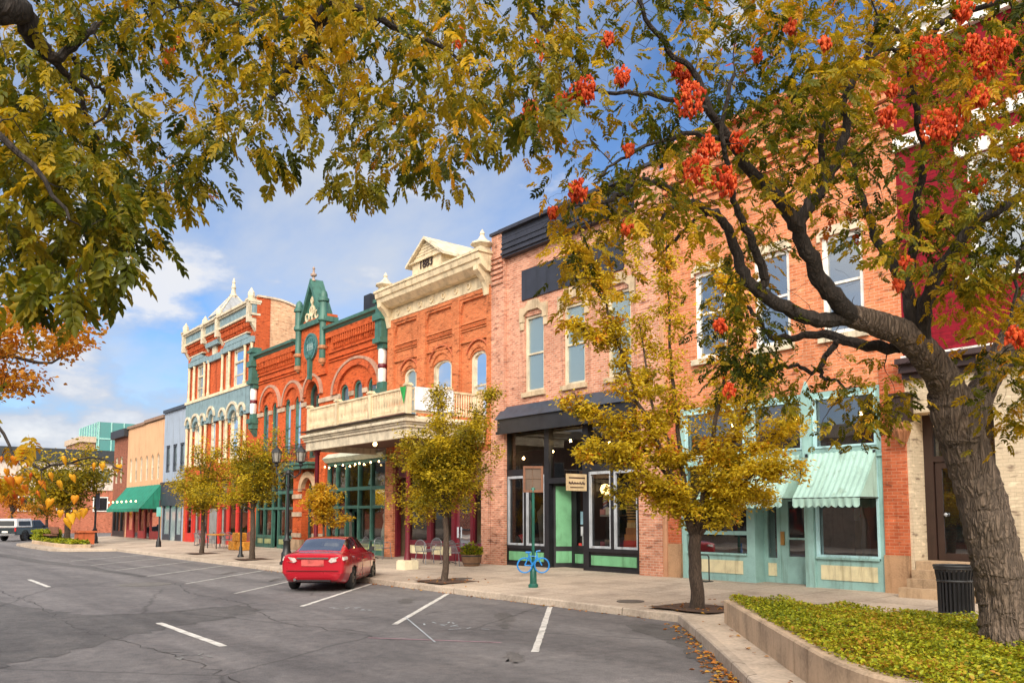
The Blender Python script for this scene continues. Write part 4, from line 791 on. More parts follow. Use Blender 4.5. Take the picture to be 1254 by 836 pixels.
# brown brick building beyond, street-end hall, glass tower
PX = thing('brick_building', 'dark brown brick building with black cornice beyond the peach building', 'building', (-75.5, Y0, 0), 'shop buildings along the street')
wq = [(-77.2+i*1.5, -76.4+i*1.5) for i in range(2)]
shell(PX, -77.7, -73.3, 9.0, [(a, c, 4.8, 7.) for a, c in wq]+[(-77.4, -73.6, 0, 3.3)], brick((.30, .10, .06), (.22, .07, .04), (.25, .14, .1), .2, name='brown_brick'))
for a, c in wq: window(PX, a, c, 4.8, 7., fr=CREAMW, gl=GL_UP)
m = MB(); m.box(-77.75, -73.3, Y0-.35, Y0+.2, 8.6, 9.25); m.build('cornice', paint((.02, .022, .03), .5), PX)
sf = frames(PX, 'shop_front', [(-77.4+i*1.2, -77.2+i*1.2, ZB-.1, 3.3) for i in range(4)]+[(-77.2+i*1.2, -76.2+i*1.2, ZB-.1, .8) for i in range(3)], BLACK, Y0, Y0+.15)
for i in range(3): pane(sf, -77.2+i*1.2, -76.2+i*1.2, .8, 3.3, Y0+.08, GL_SHOP)
room(PX, -77.4, -73.6, ZB, 3.25, Y0+.3, 4)
EX = -112.
HL = thing('long_building', 'long low building with white upper storey and red brick below at street end', 'building', (EX, 10, 0))
MB().box(EX-12, EX, -32, 28, 0, 5.2).build('lower_wall', brick((.48, .13, .07), (.4, .1, .05), (.45, .25, .17), .2, name='coral_brick'), HL)
MB().box(EX-12, EX+.08, -32, 28, 5.2, 8.6).build('upper_wall', paint((.62, .52, .45), .8), HL); MB().box(EX-12.2, EX+.5, -32.2, 28.2, 8.6, 10.1).build('cornice', paint((.03, .035, .04), .6), HL)
for i in range(14):
    y = -28+i*4.; f = frames(HL, 'window', [], BLACK, 0, 1) if 0 else MB().box(EX+.085, EX+.12, y, y+1.7, 2.6, 4.4).build('window', WHITE, HL)
    MB().box(EX+.121, EX+.13, y+.12, y+1.58, 2.72, 4.28).build('pane', GL_DARK, f)
    f = MB().box(EX+.085, EX+.12, y, y+1.9, 6.0, 7.8).build('window', CREAM, HL); MB().box(EX+.121, EX+.13, y+.12, y+1.78, 6.12, 7.68).build('pane', GL_UP, f)
TG = thing('office_tower', 'distant modern office block of green glass with brick end beyond the roofs', 'building', (-250, 62, 0))
m = MB(); m.box(-262, -240, 52, 81, 0, 27); tgw = m.build('glass_wall', glass((.02, .20, .18), 0, 'green_glass', .15), TG)
m = MB()
for k in range(7): m.box(-239.98, -239.8, 52, 81, 2+k*3.4, 2.35+k*3.4); m.box(-262, -240, 51.8, 51.98, 2+k*3.4, 2.35+k*3.4)
for k in range(10): m.box(-239.97, -239.82, 52+k*3.1, 52.3+k*3.1, 0, 27)
for k in range(8): m.box(-262+k*3, -261.7+k*3, 51.82, 51.99, 0, 27)
m.build('mullions', paint((.32, .6, .55), .5), TG)
MB().box(-260, -241, 48.3, 51.7, 0, 21.5).build('brick_wing', brick((.42, .2, .12), (.36, .16, .09), (.4, .27, .2), .2, name='tan_brick'), TG); MB().box(-260.5, -240.5, 47.9, 51.75, 21.5, 23).build('coping', paint((.55, .42, .32), .8), TG)

# buildings across the street (behind the camera): they only show as reflections in the shop glass
for k, (x0, x1, h, c, lab) in enumerate([(-70, -48, 9, (.32, .16, .10), 'brown brick building across the street, seen only mirrored in shop glass'), (-47.9, -26, 7.5, (.45, .36, .26), 'tan building across the street, seen only mirrored in shop glass'), (-25.9, -6, 9.5, (.30, .12, .07), 'dark red building across the street, seen only mirrored in shop glass'), (-5.9, 16, 8, (.40, .30, .22), 'beige building across the street, seen only mirrored in shop glass')]):
    o = thing('opposite_building', lab, 'building', ((x0+x1)/2, -11.5, 0)); MB().box(x0, x1, -24, -11.5, 0, h).build('wall', paint(c, .85), o); m = MB(); m.box(x0, x1, -11.48, -11.1, h-.6, h+.1); m.build('coping', CREAM, o)
    n = int((x1-x0)/3)
    for i in range(n): f = MB().box(x0+.8+i*3, x0+2.2+i*3, -11.495, -11.42, 4.6, 6.6).build('window', CREAMW, o); MB().box(x0+.9+i*3, x0+2.1+i*3, -11.419, -11.41, 4.7, 6.5).build('pane', GL_DARK, f)
    for i in range(n//2): f = MB().box(x0+.6+i*6, x0+5.4+i*6, -11.495, -11.40, .6, 3.4).build('shop_window', BLACK, o); MB().box(x0+.75+i*6, x0+5.25+i*6, -11.399, -11.39, .75, 3.25).build('pane', GL_DARK, f)
# ================================================================= ground
def asphalt(base, name='asphalt', spot=.5):
    m, nt, b = newmat(name); L = nt.links.new
    g = N(nt, 'ShaderNodeNewGeometry')
    n1 = N(nt, 'ShaderNodeTexNoise', Scale=.9, Detail=9., Roughness=.7, Distortion=.3); L(g.outputs['Position'], n1.inputs['Vector'])
    mp = N(nt, 'ShaderNodeMapping'); mp.inputs['Scale'].default_value = (.06, .9, 1); L(g.outputs['Position'], mp.inputs[0])
    n2 = N(nt, 'ShaderNodeTexNoise', Scale=1., Detail=4.); L(mp.outputs[0], n2.inputs['Vector'])
    n3 = N(nt, 'ShaderNodeTexNoise', Scale=55., Detail=4., Roughness=.8); L(g.outputs['Position'], n3.inputs['Vector'])
    v = N(nt, 'ShaderNodeTexVoronoi', feature='DISTANCE_TO_EDGE', Scale=.22); 
    nd = N(nt, 'ShaderNodeTexNoise', Scale=1.2, Detail=6.); L(g.outputs['Position'], nd.inputs['Vector']); L(mixc(nt, .25, g.outputs['Position'], nd.outputs['Color']), v.inputs['Vector'])
    r1 = ramp(nt, n1.outputs[0], [(.3, (1-spot,)*3), (.5, (1, 1, 1)), (.72, (1.28, 1.25, 1.22))]); r2 = ramp(nt, n2.outputs[0], [(.35, (.75, .75, .76)), (.6, (1.1, 1.1, 1.1))])
    r3 = ramp(nt, n3.outputs[0], [(.28, (.42, .42, .42)), (.48, (1, 1, 1)), (.72, (1.9, 1.8, 1.7))]); r4 = ramp(nt, v.outputs[0], [(.0, (.62, .62, .62)), (.003, (.75, .75, .75)), (.007, (1, 1, 1))])
    n5 = N(nt, 'ShaderNodeTexNoise', Scale=5., Detail=8., Roughness=.75); L(g.outputs['Position'], n5.inputs['Vector']); r5 = ramp(nt, n5.outputs[0], [(.30, (.68, .68, .69)), (.5, (1, 1, 1)), (.72, (1.3, 1.29, 1.27))])
    base = mixc(nt, 1., base, r5.outputs[0], 'MULTIPLY')
    c = mixc(nt, 1., base, r1.outputs[0], 'MULTIPLY'); c = mixc(nt, 1., c, r2.outputs[0], 'MULTIPLY'); c = mixc(nt, 1., c, r3.outputs[0], 'MULTIPLY'); c = mixc(nt, 1., c, r4.outputs[0], 'MULTIPLY')
    L(c, b.inputs['Base Color']); b.inputs['Roughness'].default_value = .78; b.inputs['Specular IOR Level'].default_value = .35
    bump(nt, b, n3.outputs[0], .5, .008); return m
def concrete(base, name='concrete', jx=1.5, jy=1.5):
    m, nt, b = newmat(name); L = nt.links.new
    g = N(nt, 'ShaderNodeNewGeometry')
    br = N(nt, 'ShaderNodeTexBrick', Scale=1.); br.offset = 0; L(g.outputs['Position'], br.inputs['Vector']); br.inputs['Brick Width'].default_value = jx; br.inputs['Row Height'].default_value = jy; br.inputs['Mortar Size'].default_value = .012
    br.inputs['Color1'].default_value = (1, 1, 1, 1); br.inputs['Color2'].default_value = (.84, .83, .82, 1); br.inputs['Mortar'].default_value = (.35, .33, .31, 1)
    n1 = N(nt, 'ShaderNodeTexNoise', Scale=.8, Detail=7., Roughness=.65); L(g.outputs['Position'], n1.inputs['Vector']); n2 = N(nt, 'ShaderNodeTexNoise', Scale=18., Detail=4.); L(g.outputs['Position'], n2.inputs['Vector'])
    r1 = ramp(nt, n1.outputs[0], [(.3, (.62, .6, .58)), (.5, (1, 1, 1)), (.75, (1.18, 1.15, 1.1))]); r2 = ramp(nt, n2.outputs[0], [(.3, (.8, .8, .8)), (.7, (1.12, 1.12, 1.12))])
    c = mixc(nt, 1., base, br.outputs[0], 'MULTIPLY'); c = mixc(nt, 1., c, r1.outputs[0], 'MULTIPLY'); c = mixc(nt, 1., c, r2.outputs[0], 'MULTIPLY')
    L(c, b.inputs['Base Color']); b.inputs['Roughness'].default_value = .85; bump(nt, b, n2.outputs[0], .25, .006); return m
ASPH = asphalt((.136, .130, .134), 'asphalt', .22); ASPHD = asphalt((.090, .087, .089), 'asphalt_patch', .3); CONC = concrete((.47, .385, .31)); CONCK = concrete((.50, .41, .33), 'kerb_concrete', 3., 9.)
struct = lambda o: tag(o, kind='structure')
struct(MB().poly([(-1500, -1500, -.03), (1500, -1500, -.03), (1500, 1500, -.03), (-1500, 1500, -.03)]).build('ground', paint((.12, .11, .09), .95, .2, .05, 0, 0)))
struct(MB().poly([(-140, -3.6, 0), (70, -3.6, 0), (70, 12.6, 0), (-140, 12.6, 0)]).build('road', ASPH))
struct(MB().poly([(-112, 12.6, -.004), (-78.5, 12.6, -.004), (-78.5, 120, -.004), (-112, 120, -.004)]).build('side_road', ASPH))
KY = 12.5
m = MB(); m.poly([(-78.2, KY+.16, .15), (60, KY+.16, .15), (60, Y0+.5, zs(Y0+.5)), (-78.2, Y0+.5, zs(Y0+.5))]); struct(m.build('pavement', CONC))
def kerb(pts, name='kerb', w=.16, h=.152):
    """kerb stones along a polyline; the road lies on the right of the travel direction"""
    m = MB(); P = [Vector((x, y, 0)) for x, y in pts]; off = []
    for i, p in enumerate(P):
        t = (P[min(i+1, len(P)-1)]-P[max(i-1, 0)]).normalized(); off.append(Vector((-t.y, t.x, 0))*w)
    v = []; 
    for p, o in zip(P, off): a, b_ = p, p+o; v += [(a.x, a.y, -.05), (a.x+o.x*.12, a.y+o.y*.12, h-.02), (a.x+o.x*.25, a.y+o.y*.25, h), (b_.x, b_.y, h), (b_.x, b_.y, -.05)]
    m.add(v, [(5*i+k, 5*i+k+1, 5*i+6+k, 5*i+5+k) for i in range(len(P)-1) for k in range(4)]); return struct(m.build(name, CONCK))
kerb([(-52.0+.25*i, KY) for i in range(0, 167)]); kerb([(-78.2, KY), (-70.4, KY)])
BUL = [(-10.55, KY), (-8.07, 10.25), (-6.59, 8.86), (-5.69, 8.0), (-4.6, 6.95), (-3.6, 6.35), (-2.6, 6.1), (6, 6.05), (8, 6.5), (14, KY)]
kerb(BUL)
def inset(pts, d):
    P = [Vector((x, y)) for x, y in pts]; r = []
    for i, p in enumerate(P): t = (P[min(i+1, len(P)-1)]-P[max(i-1, 0)]).normalized(); r.append((p.x-t.y*d, p.y+t.x*d))
    return r
m = MB(); bi = inset(BUL, .155); m.poly([(x, y, .149) for x, y in bi]+[(14, KY+.2, .149), (-10.6, KY+.2, .149)]); struct(m.build('pavement_corner', concrete((.56, .455, .36), 'concrete_corner', 40, 40)))
m = MB()
for i in (1, 2, 3): (x, y) = bi[i]; struct(MB().poly([(x, y, .153), (x+.03, y+.03, .153), (x+1.2, y+1.15, .153), (x+1.17, y+1.18, .153)]).build('pavement_joint', paint((.08, .075, .07), .9)))
LB = [(-70.4, KY), (-68.6, 10.4), (-66.2, 9.5), (-60, 9.4), (-54.5, 9.5), (-53.0, 10.2), (-52.0, KY)]
kerb(LB); m = MB(); bi = inset(LB, .155); m.poly([(x, y, .149) for x, y in bi]+[(-51.9, KY+.2, .149), (-70.5, KY+.2, .149)]); struct(m.build('pavement_island', CONC))
NB = [(20, -3.6), (12, -3.6), (8, .4), (-6, .4), (-10, -3.6), (-140, -3.6)]
kerb(NB); m = MB(); m.poly([(20, -3.7, .15), (12, -3.75, .15), (8, .25, .15), (-6, .25, .15), (-9.9, -3.75, .15), (-140, -3.75, .15), (-140, -30, .15), (20, -30, .15)]); struct(m.build('pavement_opposite', CONC))
# markings
PAINTW = paint((.62, .60, .57), .7, .3, 4.)
def strip(name, a, b, w, mat, z=.006):
    a, b = Vector((*a, 0)), Vector((*b, 0)); t = (b-a).normalized(); o = Vector((-t.y, t.x, 0))*w/2; n = max(2, int((b-a).length/.15)); v = []
    for i in range(n+1):
        p = a+(b-a)*i/n; j1, j2 = 1+rnd.uniform(-.12, .12), 1+rnd.uniform(-.12, .12); v += [tuple(p+o*j1+Vector((0, 0, z))), tuple(p-o*j2+Vector((0, 0, z)))]
    return struct(MB().add(v, [(2*i, 2*i+1, 2*i+3, 2*i+2) for i in range(n)]).build(name, mat, recalc=False))
for i in range(9): x = -9.57-4.02*i; strip('parking_line', (x-4.5, 12.38), (x, 8.12), .11, PAINTW if i < 3 else paint((.4, .39, .37), .75, .3, 4.))
for i in range(-1, 7): x = -13.0-13.9*i; strip('lane_marking', (x, 4.72), (x-3.6, 4.78), .13, PAINTW)
CH = paint((.42, .46, .50), .8, .3, 6); CHP = paint((.42, .25, .30), .8, .3, 6)
def scrib(cx, cy, mat, n, s, seed):
    q = random.Random(seed)
    for k in range(n):
        a = (cx+q.uniform(-s, s), cy+q.uniform(-s*.5, s*.5)); an = q.uniform(0, PI); l = q.uniform(.2, .5)*s; strip('utility_marking', a, (a[0]+l*math.cos(an), a[1]+l*math.sin(an)), .035, mat, .007)
scrib(-12.7, 8.8, CH, 11, .6, 1); scrib(-16.5, 8.7, CH, 8, .5, 2); scrib(-12.5, 4.0, paint((.2, .2, .2), .8), 7, .5, 5); strip('utility_marking', (-12.4, 6.9), (-10.6, 8.3), .05, CHP, .007); strip('utility_marking', (-11.3, 7.5), (-14.5, 8.9), .03, CH, .0072)
def patch(name, pts, mat, z, jit=.12, sub=7, seed=1):
    q = random.Random(seed); out = []
    for i, p in enumerate(pts):
        r_ = pts[(i+1) % len(pts)]
        for k in range(sub): t = k/sub; out.append((p[0]+(r_[0]-p[0])*t+q.uniform(-jit, jit), p[1]+(r_[1]-p[1])*t+q.uniform(-jit, jit), z))
    return struct(MB().poly(out).build(name, mat, recalc=False))
patch('road_patch', [(-26.5, 2.6), (-20.5, 3.5), (-18.9, 4.0), (-18.4, 5.2), (-18.8, 7.2), (-17.4, 7.2), (-16.5, 6.0), (-15.6, 4.6), (-14.8, 3.6), (-13.6, 2.5), (-13.0, 1.6), (-15.5, 1.4), (-18, 1.8)], ASPHD, .004, .14, 7, 4)
patch('road_patch', [(-9.75, 11.85), (-10.7, 11.9), (-10.9, 11.4), (-10.1, 10.9), (-9.3, 10.55), (-8.4, 10.1), (-7.9, 9.55), (-7.4, 9.3), (-7.0, 9.0), (-6.7, 8.75), (-6.95, 9.15), (-8.1, 10.2)], ASPHD, .004, .05, 5, 6)
patch('road_patch', [(-60, 6.5), (-40, 7.6), (-30, 8.3), (-29, 7.9), (-40, 6.9), (-60, 5.4)], ASPHD, .0045, .2, 6, 7)
struct(MB().lathe(-26.2, 7.1, [(.0, .004), (.75, .004), (.75, .007), (.0, .008)], 24).build('manhole_cover', paint((.14, .13, .12), .7)))
for x, y in ((-20.0, 14.2), (-12.6, 13.4)): struct(MB().lathe(x, y, [(.3, zs(y)-.01), (.3, zs(y)+.008), (.0, zs(y)+.009)], 20).build('pavement_cover', paint((.10, .085, .075), .7)))
SOIL = paint((.085, .045, .028), .95, .4, 5., 0, .8)
for x, y in ((-10.8, 13.38), (-19.65, 13.35), (-34.7, 13.69), (-41.49, 13.86), (-27.6, 13.5)): patch('tree_pit', [(x-.75, y-.6), (x+.75, y-.6), (x+.75, y+.7), (x-.75, y+.7)], SOIL, zs(y)+.018, .05, 5, int(-x))

CRK = paint((.035, .033, .034), .85, .2, 6)
def crack(pts, w, seed):
    q = random.Random(seed); P = [Vector((*p, 0)) for p in pts]; out = []
    for a, b_ in zip(P, P[1:]):
        n = int((b_-a).length/.25)+1
        for k in range(n): out.append(a.lerp(b_, k/n)+Vector((q.gauss(0, .05), q.gauss(0, .05), 0)))
    out.append(P[-1]); v = []
    for i, p in enumerate(out):
        t = (out[min(i+1, len(out)-1)]-out[max(i-1, 0)]).normalized(); o = Vector((-t.y, t.x, 0))*w*q.uniform(.25, 1.); v += [(p.x+o.x, p.y+o.y, .0052), (p.x-o.x, p.y-o.y, .0052)]
    struct(MB().add(v, [(2*i, 2*i+1, 2*i+3, 2*i+2) for i in range(len(out)-1)]).build('road_crack', CRK, recalc=False))
crack([(-30, 3.3), (-22, 3.6), (-17, 3.4), (-12, 3.9), (-6, 3.6)], .013, 1); crack([(-19, 7.4), (-15.5, 6.6), (-12, 7.1)], .011, 2); crack([(-15.5, 6.6), (-14.4, 9.0), (-15.2, 11.0), (-15, 12.3)], .011, 3); crack([(-26, 8), (-22.5, 7.2), (-19, 7.4)], .014, 5); crack([(-34, 8.4), (-50, 8.2), (-66, 7.6)], .016, 7)
OIL = asphalt((.10, .095, .095), 'oil_stain', .3)
for k, (x, y, r_) in enumerate([(-13.2, 10.4, .5), (-17.2, 10.6, .45), (-25.5, 10.9, .5), (-29.4, 10.8, .5), (-12.2, 9.6, .25), (-9.4, 7.6, .3)]): patch('oil_stain', [(x+r_*1.5*math.cos(a)*.8-r_*.5*math.sin(a), y+r_*.8*math.sin(a)-r_*.6*math.cos(a)) for a in [2*PI*i/9 for i in range(9)]], OIL, .0035, .07, 4, 20+k)
# ================================================================= planters
CAST = paint((.52, .38, .26), .85, .3, 1.6, 0, .5)
def planter(name, label, path, zb, zt, w, mat):
    o = thing(name, label, 'planter', (path[0][0], path[0][1], zb)); m = MB(); P = [Vector((x, y, 0)) for x, y in path]; n = len(P); v = []
    for i, p in enumerate(P):
        t = (P[(i+1) % n]-p).normalized()+(p-P[i-1]).normalized(); t.normalize(); q = Vector((-t.y, t.x, 0)); b_ = p+q*w
        v += [(p.x, p.y, zb-.1), (p.x, p.y, zt-.025), (p.x+q.x*.025, p.y+q.y*.025, zt), (b_.x, b_.y, zt), (b_.x, b_.y, zb)]
    m.add(v, [(5*i+k, 5*i+k+1, 5*((i+1) % n)+k+1, 5*((i+1) % n)+k) for i in range(n) for k in range(4)]); m.build('wall', mat, o)
    s = MB().poly([(x+0, y+0, zt-.08) for x, y in inset(path, w*.5)]); s.build('soil', SOIL, o); return o
def smooth_path(pts, k=6):
    out = []; n = len(pts)
    for i in range(n-1):
        p0, p1, p2, p3 = [Vector(pts[max(0, min(n-1, i+d))]) for d in (-1, 0, 1, 2)]
        for j in range(k):
            t = j/k; q = .5*((2*p1)+(p2-p0)*t+(2*p0-5*p1+4*p2-p3)*t*t+(3*p1-p0-3*p2+p3)*t**3); out.append(tuple(q))
    return out+[tuple(pts[-1])]
BEDF = smooth_path([(-9.2, 12.15), (-7.04, 10.11), (-5.21, 8.39), (-4.52, 7.8), (-3.9, 7.42), (-3.2, 7.25), (-2.4, 7.22), (5.5, 7.2)], 5)
BED = BEDF+[(6, 7.6), (6, 12.3), (-8.9, 12.35)]
planter('planter_bed', 'low tan stone planter wall holding green ground cover around the big tree', BED, .15, .55, .2, CAST)
LBED = [(-67.5, 11.0), (-66, 10.4), (-57, 10.3), (-54.6, 10.6), (-54.2, 11.6), (-57, 12.2), (-66.5, 12.2)]
planter('planter_bed', 'low stone planter island far down the street with hedge and grass', LBED, .15, .36, .2, CAST)
planter('planter_bed', 'low stone planter bed on the near kerb below the overhanging tree', [(-5.5, -2.6), (5, -2.6), (5, -.2), (-5.5, -.2)], .15, .5, .2, CAST)
# ================================================================= street furniture
def lamp_post(x, y, label, heads=2, H_=4.6, yaw=0.):
    z = zs(y); o = thing('street_lamp', label, 'street lamp', (x, y, z), 'black iron street lamps')
    MB().lathe(x, y, [(.26, z-.02), (.26, z+.08), (.21, z+.12), (.20, z+.42), (.15, z+.5), (.13, z+.85), (.16, z+.9), (.09, z+1.0), (.07, z+1.2), (.05, z+H_*.62), (.08, z+H_*.625), (.08, z+H_*.64), (.05, z+H_*.645), (.045, z+H_*.73), (.12, z+H_*.735), (.05, z+H_*.76)], 14).build('pole', IRON, o, True)
    ca, sa = math.cos(yaw), math.sin(yaw)
    hs = [(-.52, 0), (.52, 0)] if heads == 2 else [(0, 0)]
    for dx, _ in hs:
        hx, hy = x+dx*ca, y+dx*sa; zb = z+H_*.80
        if heads == 2: MB().tube([(x, y, z+H_*.74), (x+dx*.55*ca, y+dx*.55*sa, z+H_*.70), (x+dx*.95*ca, y+dx*.95*sa, z+H_*.735), (hx, hy, zb-.0)], .03, 6).build('arm', IRON, o, True)
        l = MB().lathe(hx, hy, [(.05, zb-.05), (.09, zb), (.06, zb+.06), (.16, zb+.12), (.16, zb+.14)], 10); l.lathe(hx, hy, [(.22, zb+.5), (.20, zb+.54), (.10, zb+.66), (.04, zb+.7), (.04, zb+.74), (.01, zb+.8)], 10)
        for k in range(6): a = 2*PI*k/6; l.tube([(hx+.15*math.cos(a), hy+.15*math.sin(a), zb+.13), (hx+.195*math.cos(a), hy+.195*math.sin(a), zb+.51)], .012, 4)
        lt = l.build('lantern', IRON, o); MB().lathe(hx, hy, [(.13, zb+.14), (.185, zb+.5)], 10).build('glass', paint((.30, .28, .25), .3), lt, True)
    if heads == 2: MB().tube([(x-.75*ca, y-.75*sa, z+H_*.60), (x+.75*ca, y+.75*sa, z+H_*.60)], .015, 5).build('banner_bar', IRON, o)
    return o
lamp_post(-30.6, 13.45, 'black iron street lamp with two lanterns beside the red car', 2, 4.75, R(38))
far = lamp_post(-62.5, 13.6, 'single lantern black street lamp in front of the green awning', 1, 6.6)
bn = MB(); bn.box(-62.45, -61.5, 13.58, 13.61, 1.9+.6, 3.6); tag(bn.build('banner', paint((.12, .13, .22), .8)), 'dark blue banner hanging from the single lantern street lamp', 'banner')
po = thing('bollard_post', 'slim black post standing between the two street trees near hay bales', 'post', (-36.9, 14.05, zs(14))); MB().lathe(-36.9, 14.05, [(.14, zs(14)-.02), (.14, zs(14)+.05), (.08, zs(14)+.15), (.07, zs(14)+.45), (.045, zs(14)+.5), (.045, zs(14)+2.2), (.06, zs(14)+2.22), (.01, zs(14)+2.3)], 10).build('pole', IRON, po, True)
po = thing('sign_post', 'black post with small teal street sign before the pale blue building', 'sign', (-51.6, 14.7, zs(14.7))); MB().lathe(-51.6, 14.7, [(.16, zs(14)-.02), (.14, zs(14)+.3), (.08, zs(14)+.5), (.05, zs(14)+.6), (.05, 2.9), (.01, 3.0)], 10).build('pole', IRON, po, True); MB().box(-51.95, -51.15, 14.62, 14.65, 2.0, 2.55).build('sign_plate', paint((.16, .50, .45), .5), po)
# bicycle shaped rack on a green sign post
rx, ry = -16.5, 13.95; rz = zs(ry)
rk = thing('bike_rack', 'blue bicycle shaped rack on a green post before the black shop', 'bike rack', (rx, ry, rz))
MB().lathe(rx, ry, [(.13, rz-.02), (.13, rz+.06), (.09, rz+.10), (.085, rz+.42), (.06, rz+.48), (.04, rz+.5), (.04, 2.62), (.055, 2.63), (.055, 2.72), (.03, 2.75)], 12).build('post', paint((.012, .12, .09), .4), rk, True)
ux, uy = RT; BL = paint((.015, .22, .62), .35)
q = lambda a, z, off=-.07: (rx+ux*a-uy*off*0+uy*.0+(-uy)*0+a*0+(uy*-off)*0+ (-FW[0]*.07), ry+uy*a-FW[1]*.07, rz+z)
wl_ = MB()
for c in (-.22, .22): wl_.tube([q(c+.185*math.cos(a), .56+.185*math.sin(a)) for a in [2*PI*i/24 for i in range(25)]], .020, 6, False)
m = MB(); m.tube([q(-.22, .56), q(-.11, .80), q(.10, .78), q(.22, .56)], .019, 6); m.tube([q(-.22, .56), q(-.02, .55), q(.10, .78)], .019, 6); m.tube([q(-.02, .55), q(-.13, .88)], .019, 6); m.tube([q(-.2, .89), q(-.06, .89)], .024, 6); m.tube([q(.1, .78), q(.08, .92), q(.18, .93)], .018, 6); m.tube([q(0, .62), (rx, ry, rz+.62)], .03, 6)
m.build('bicycle_frame', BL, rk); wl_.build('wheel_ring', BL, rk, True)
sb = thing('sign_box', 'square wooden framed sign back on the green bike rack post', 'sign', (rx, ry, 2.7))
s_ = .26; QX = lambda a, z, d=0: (rx+ux*a-FW[0]*d, ry+uy*a-FW[1]*d, z)
m = MB()
for (a0, a1, z0, z1) in ((-s_, s_, 2.62, 2.68), (-s_, s_, 3.24, 3.30), (-s_, -s_+.06, 2.68, 3.24), (s_-.06, s_, 2.68, 3.24)):
    m.add([QX(a, z, d) for d in (-.05, .05) for z in (z0, z1) for a in (a0, a1)], [(0,1,3,2), (4,6,7,5), (0,4,5,1), (2,3,7,6), (0,2,6,4), (1,5,7,3)])
m.build('frame', paint((.20, .085, .045), .7), sb)
m = MB(); m.add([QX(a, z, d) for d in (-.01, .02) for z in (2.67, 3.25) for a in (-s_+.05, s_-.05)], [(0,1,3,2), (4,6,7,5), (0,4,5,1), (2,3,7,6), (0,2,6,4), (1,5,7,3)]); m.build('panel', paint((.13, .085, .06), .6), sb)
m = MB(); m.tube([QX(-.02, 2.68, .03), QX(-.02, 3.24, .03)], .008, 4); m.tube([QX(-s_+.06, 2.98, .03), QX(s_-.06, 2.98, .03)], .008, 4); m.build('divider', paint((.20, .12, .08), .6), sb)
# litter bin
bx, by = -6.75, 15.55; bz = zs(by)
bn = thing('litter_bin', 'black slatted metal litter bin in front of the stone steps', 'bin', (bx, by, bz))
m = MB()
for k in range(26):
    a = 2*PI*k/26; c, s = math.cos(a), math.sin(a); m.tube([(bx+.27*c, by+.27*s, bz+.05), (bx+.275*c, by+.275*s, bz+.6), (bx+.31*c, by+.31*s, bz+.84)], .022, 4)
m.build('slat', IRON, bn)
m = MB()
for z, r in ((.06, .28), (.62, .285), (.84, .325), (.88, .335)): m.tube([(bx+r*math.cos(a), by+r*math.sin(a), bz+z) for a in [2*PI*i/24 for i in range(25)]], .025, 6, False)
m.build('rim', IRON, bn, True); MB().lathe(bx, by, [(.22, bz+.03), (.25, bz+.78)], 16).build('liner', paint((.01, .01, .011), .6), bn, True)
# cafe chairs and tables
CHM = paint((.20, .215, .24), .4, .2, 6, .3)
def chair0():
    o = thing('cafe_chair', 'x', 'chair', (0, 0, 0), 'metal cafe chairs on the pavement')
    m = MB(); m.box(-.22, .22, -.22, .22, .44, .455)
    m.tube([(-.23, -.22, .45), (.23, -.22, .45), (.23, .22, .45), (-.23, .22, .45), (-.23, -.22, .45)], .013, 5); m.build('seat', CHM, o)
    m = MB(); arc = [(.25*math.cos(a), .22+.02*math.sin(a)*0-.0, .62+.26*math.sin(a)) for a in [PI*i/12 for i in range(13)]]
    m.tube([(-.24, .22, .45)]+[(-.25, .23, .62)]+[(x, .25+.05*(z-.6), z) for x, y, z in arc[::-1]]+[(.25, .23, .62), (.24, .22, .45)], .014, 5)
    for k in range(-4, 5): x = k*.05; m.tube([(x, .22, .45), (x, .27, .62+.26*math.sqrt(max(0, 1-(x/.25)**2)))], .007, 4)
    for k in range(5): z = .52+k*.075; w = .24*math.sqrt(max(.05, 1-max(0, (z-.62)/.26)**2)); m.tube([(-w, .235+.05*(z-.5), z), (w, .235+.05*(z-.5), z)], .006, 4)
    m.build('backrest', CHM, o)
    for sx in (-1, 1):
        m = MB(); m.tube([(sx*.24, .22, .66), (sx*.28, .05, .67), (sx*.27, -.14, .65), (sx*.23, -.2, .46)], .013, 5); m.build('armrest', CHM, o)
        for sy in (-1, 1): MB().tube([(sx*.21, sy*.2, .445), (sx*.25, sy*.26, .0)], .013, 5).build('leg', CHM, o)
    return o
def table0():
    o = thing('cafe_table', 'x', 'table', (0, 0, 0), 'cafe tables on the pavement'); MB().lathe(0, 0, [(.40, .71), (.42, .72), (.42, .735), (.40, .74)], 20).build('table_top', paint((.06, .07, .07), .4, .2, 5), o)
    MB().lathe(0, 0, [(.03, .05), (.03, .71)], 8).build('pedestal', IRON, o)
    for k in range(4): a = PI/4+PI/2*k; MB().tube([(0, 0, .1), (.18*math.cos(a), .18*math.sin(a), .06), (.32*math.cos(a), .32*math.sin(a), .01)], .016, 5).build('leg', IRON, o)
    return o
c0 = chair0(); t0 = table0(); first = [True, True]
def place(kind, x, y, rz, label):
    i = 0 if kind == 'c' else 1; src = (c0, t0)[i]
    o = src if first[i] else copy_tree(src); first[i] = False
    o.location = (x, y, zs(y)); o.rotation_euler.z = rz; o['label'] = label; return o
place('c', -25.9, 16.7, R(200), 'grey metal cafe chair left of the slim tree trunk, turned towards its table')
place('c', -24.1, 16.9, R(110), 'grey metal cafe chair between the slim tree trunk and the flower barrel')
place('c', -29.6, 17.1, R(100), 'grey metal cafe chair just left of the red post base')
place('c', -31.3, 17.0, R(-60), 'grey metal cafe chair left of the table by the green shop door')
place('c', -26.6, 17.5, R(20), 'grey metal cafe chair behind the table, backed to the maroon shop window')
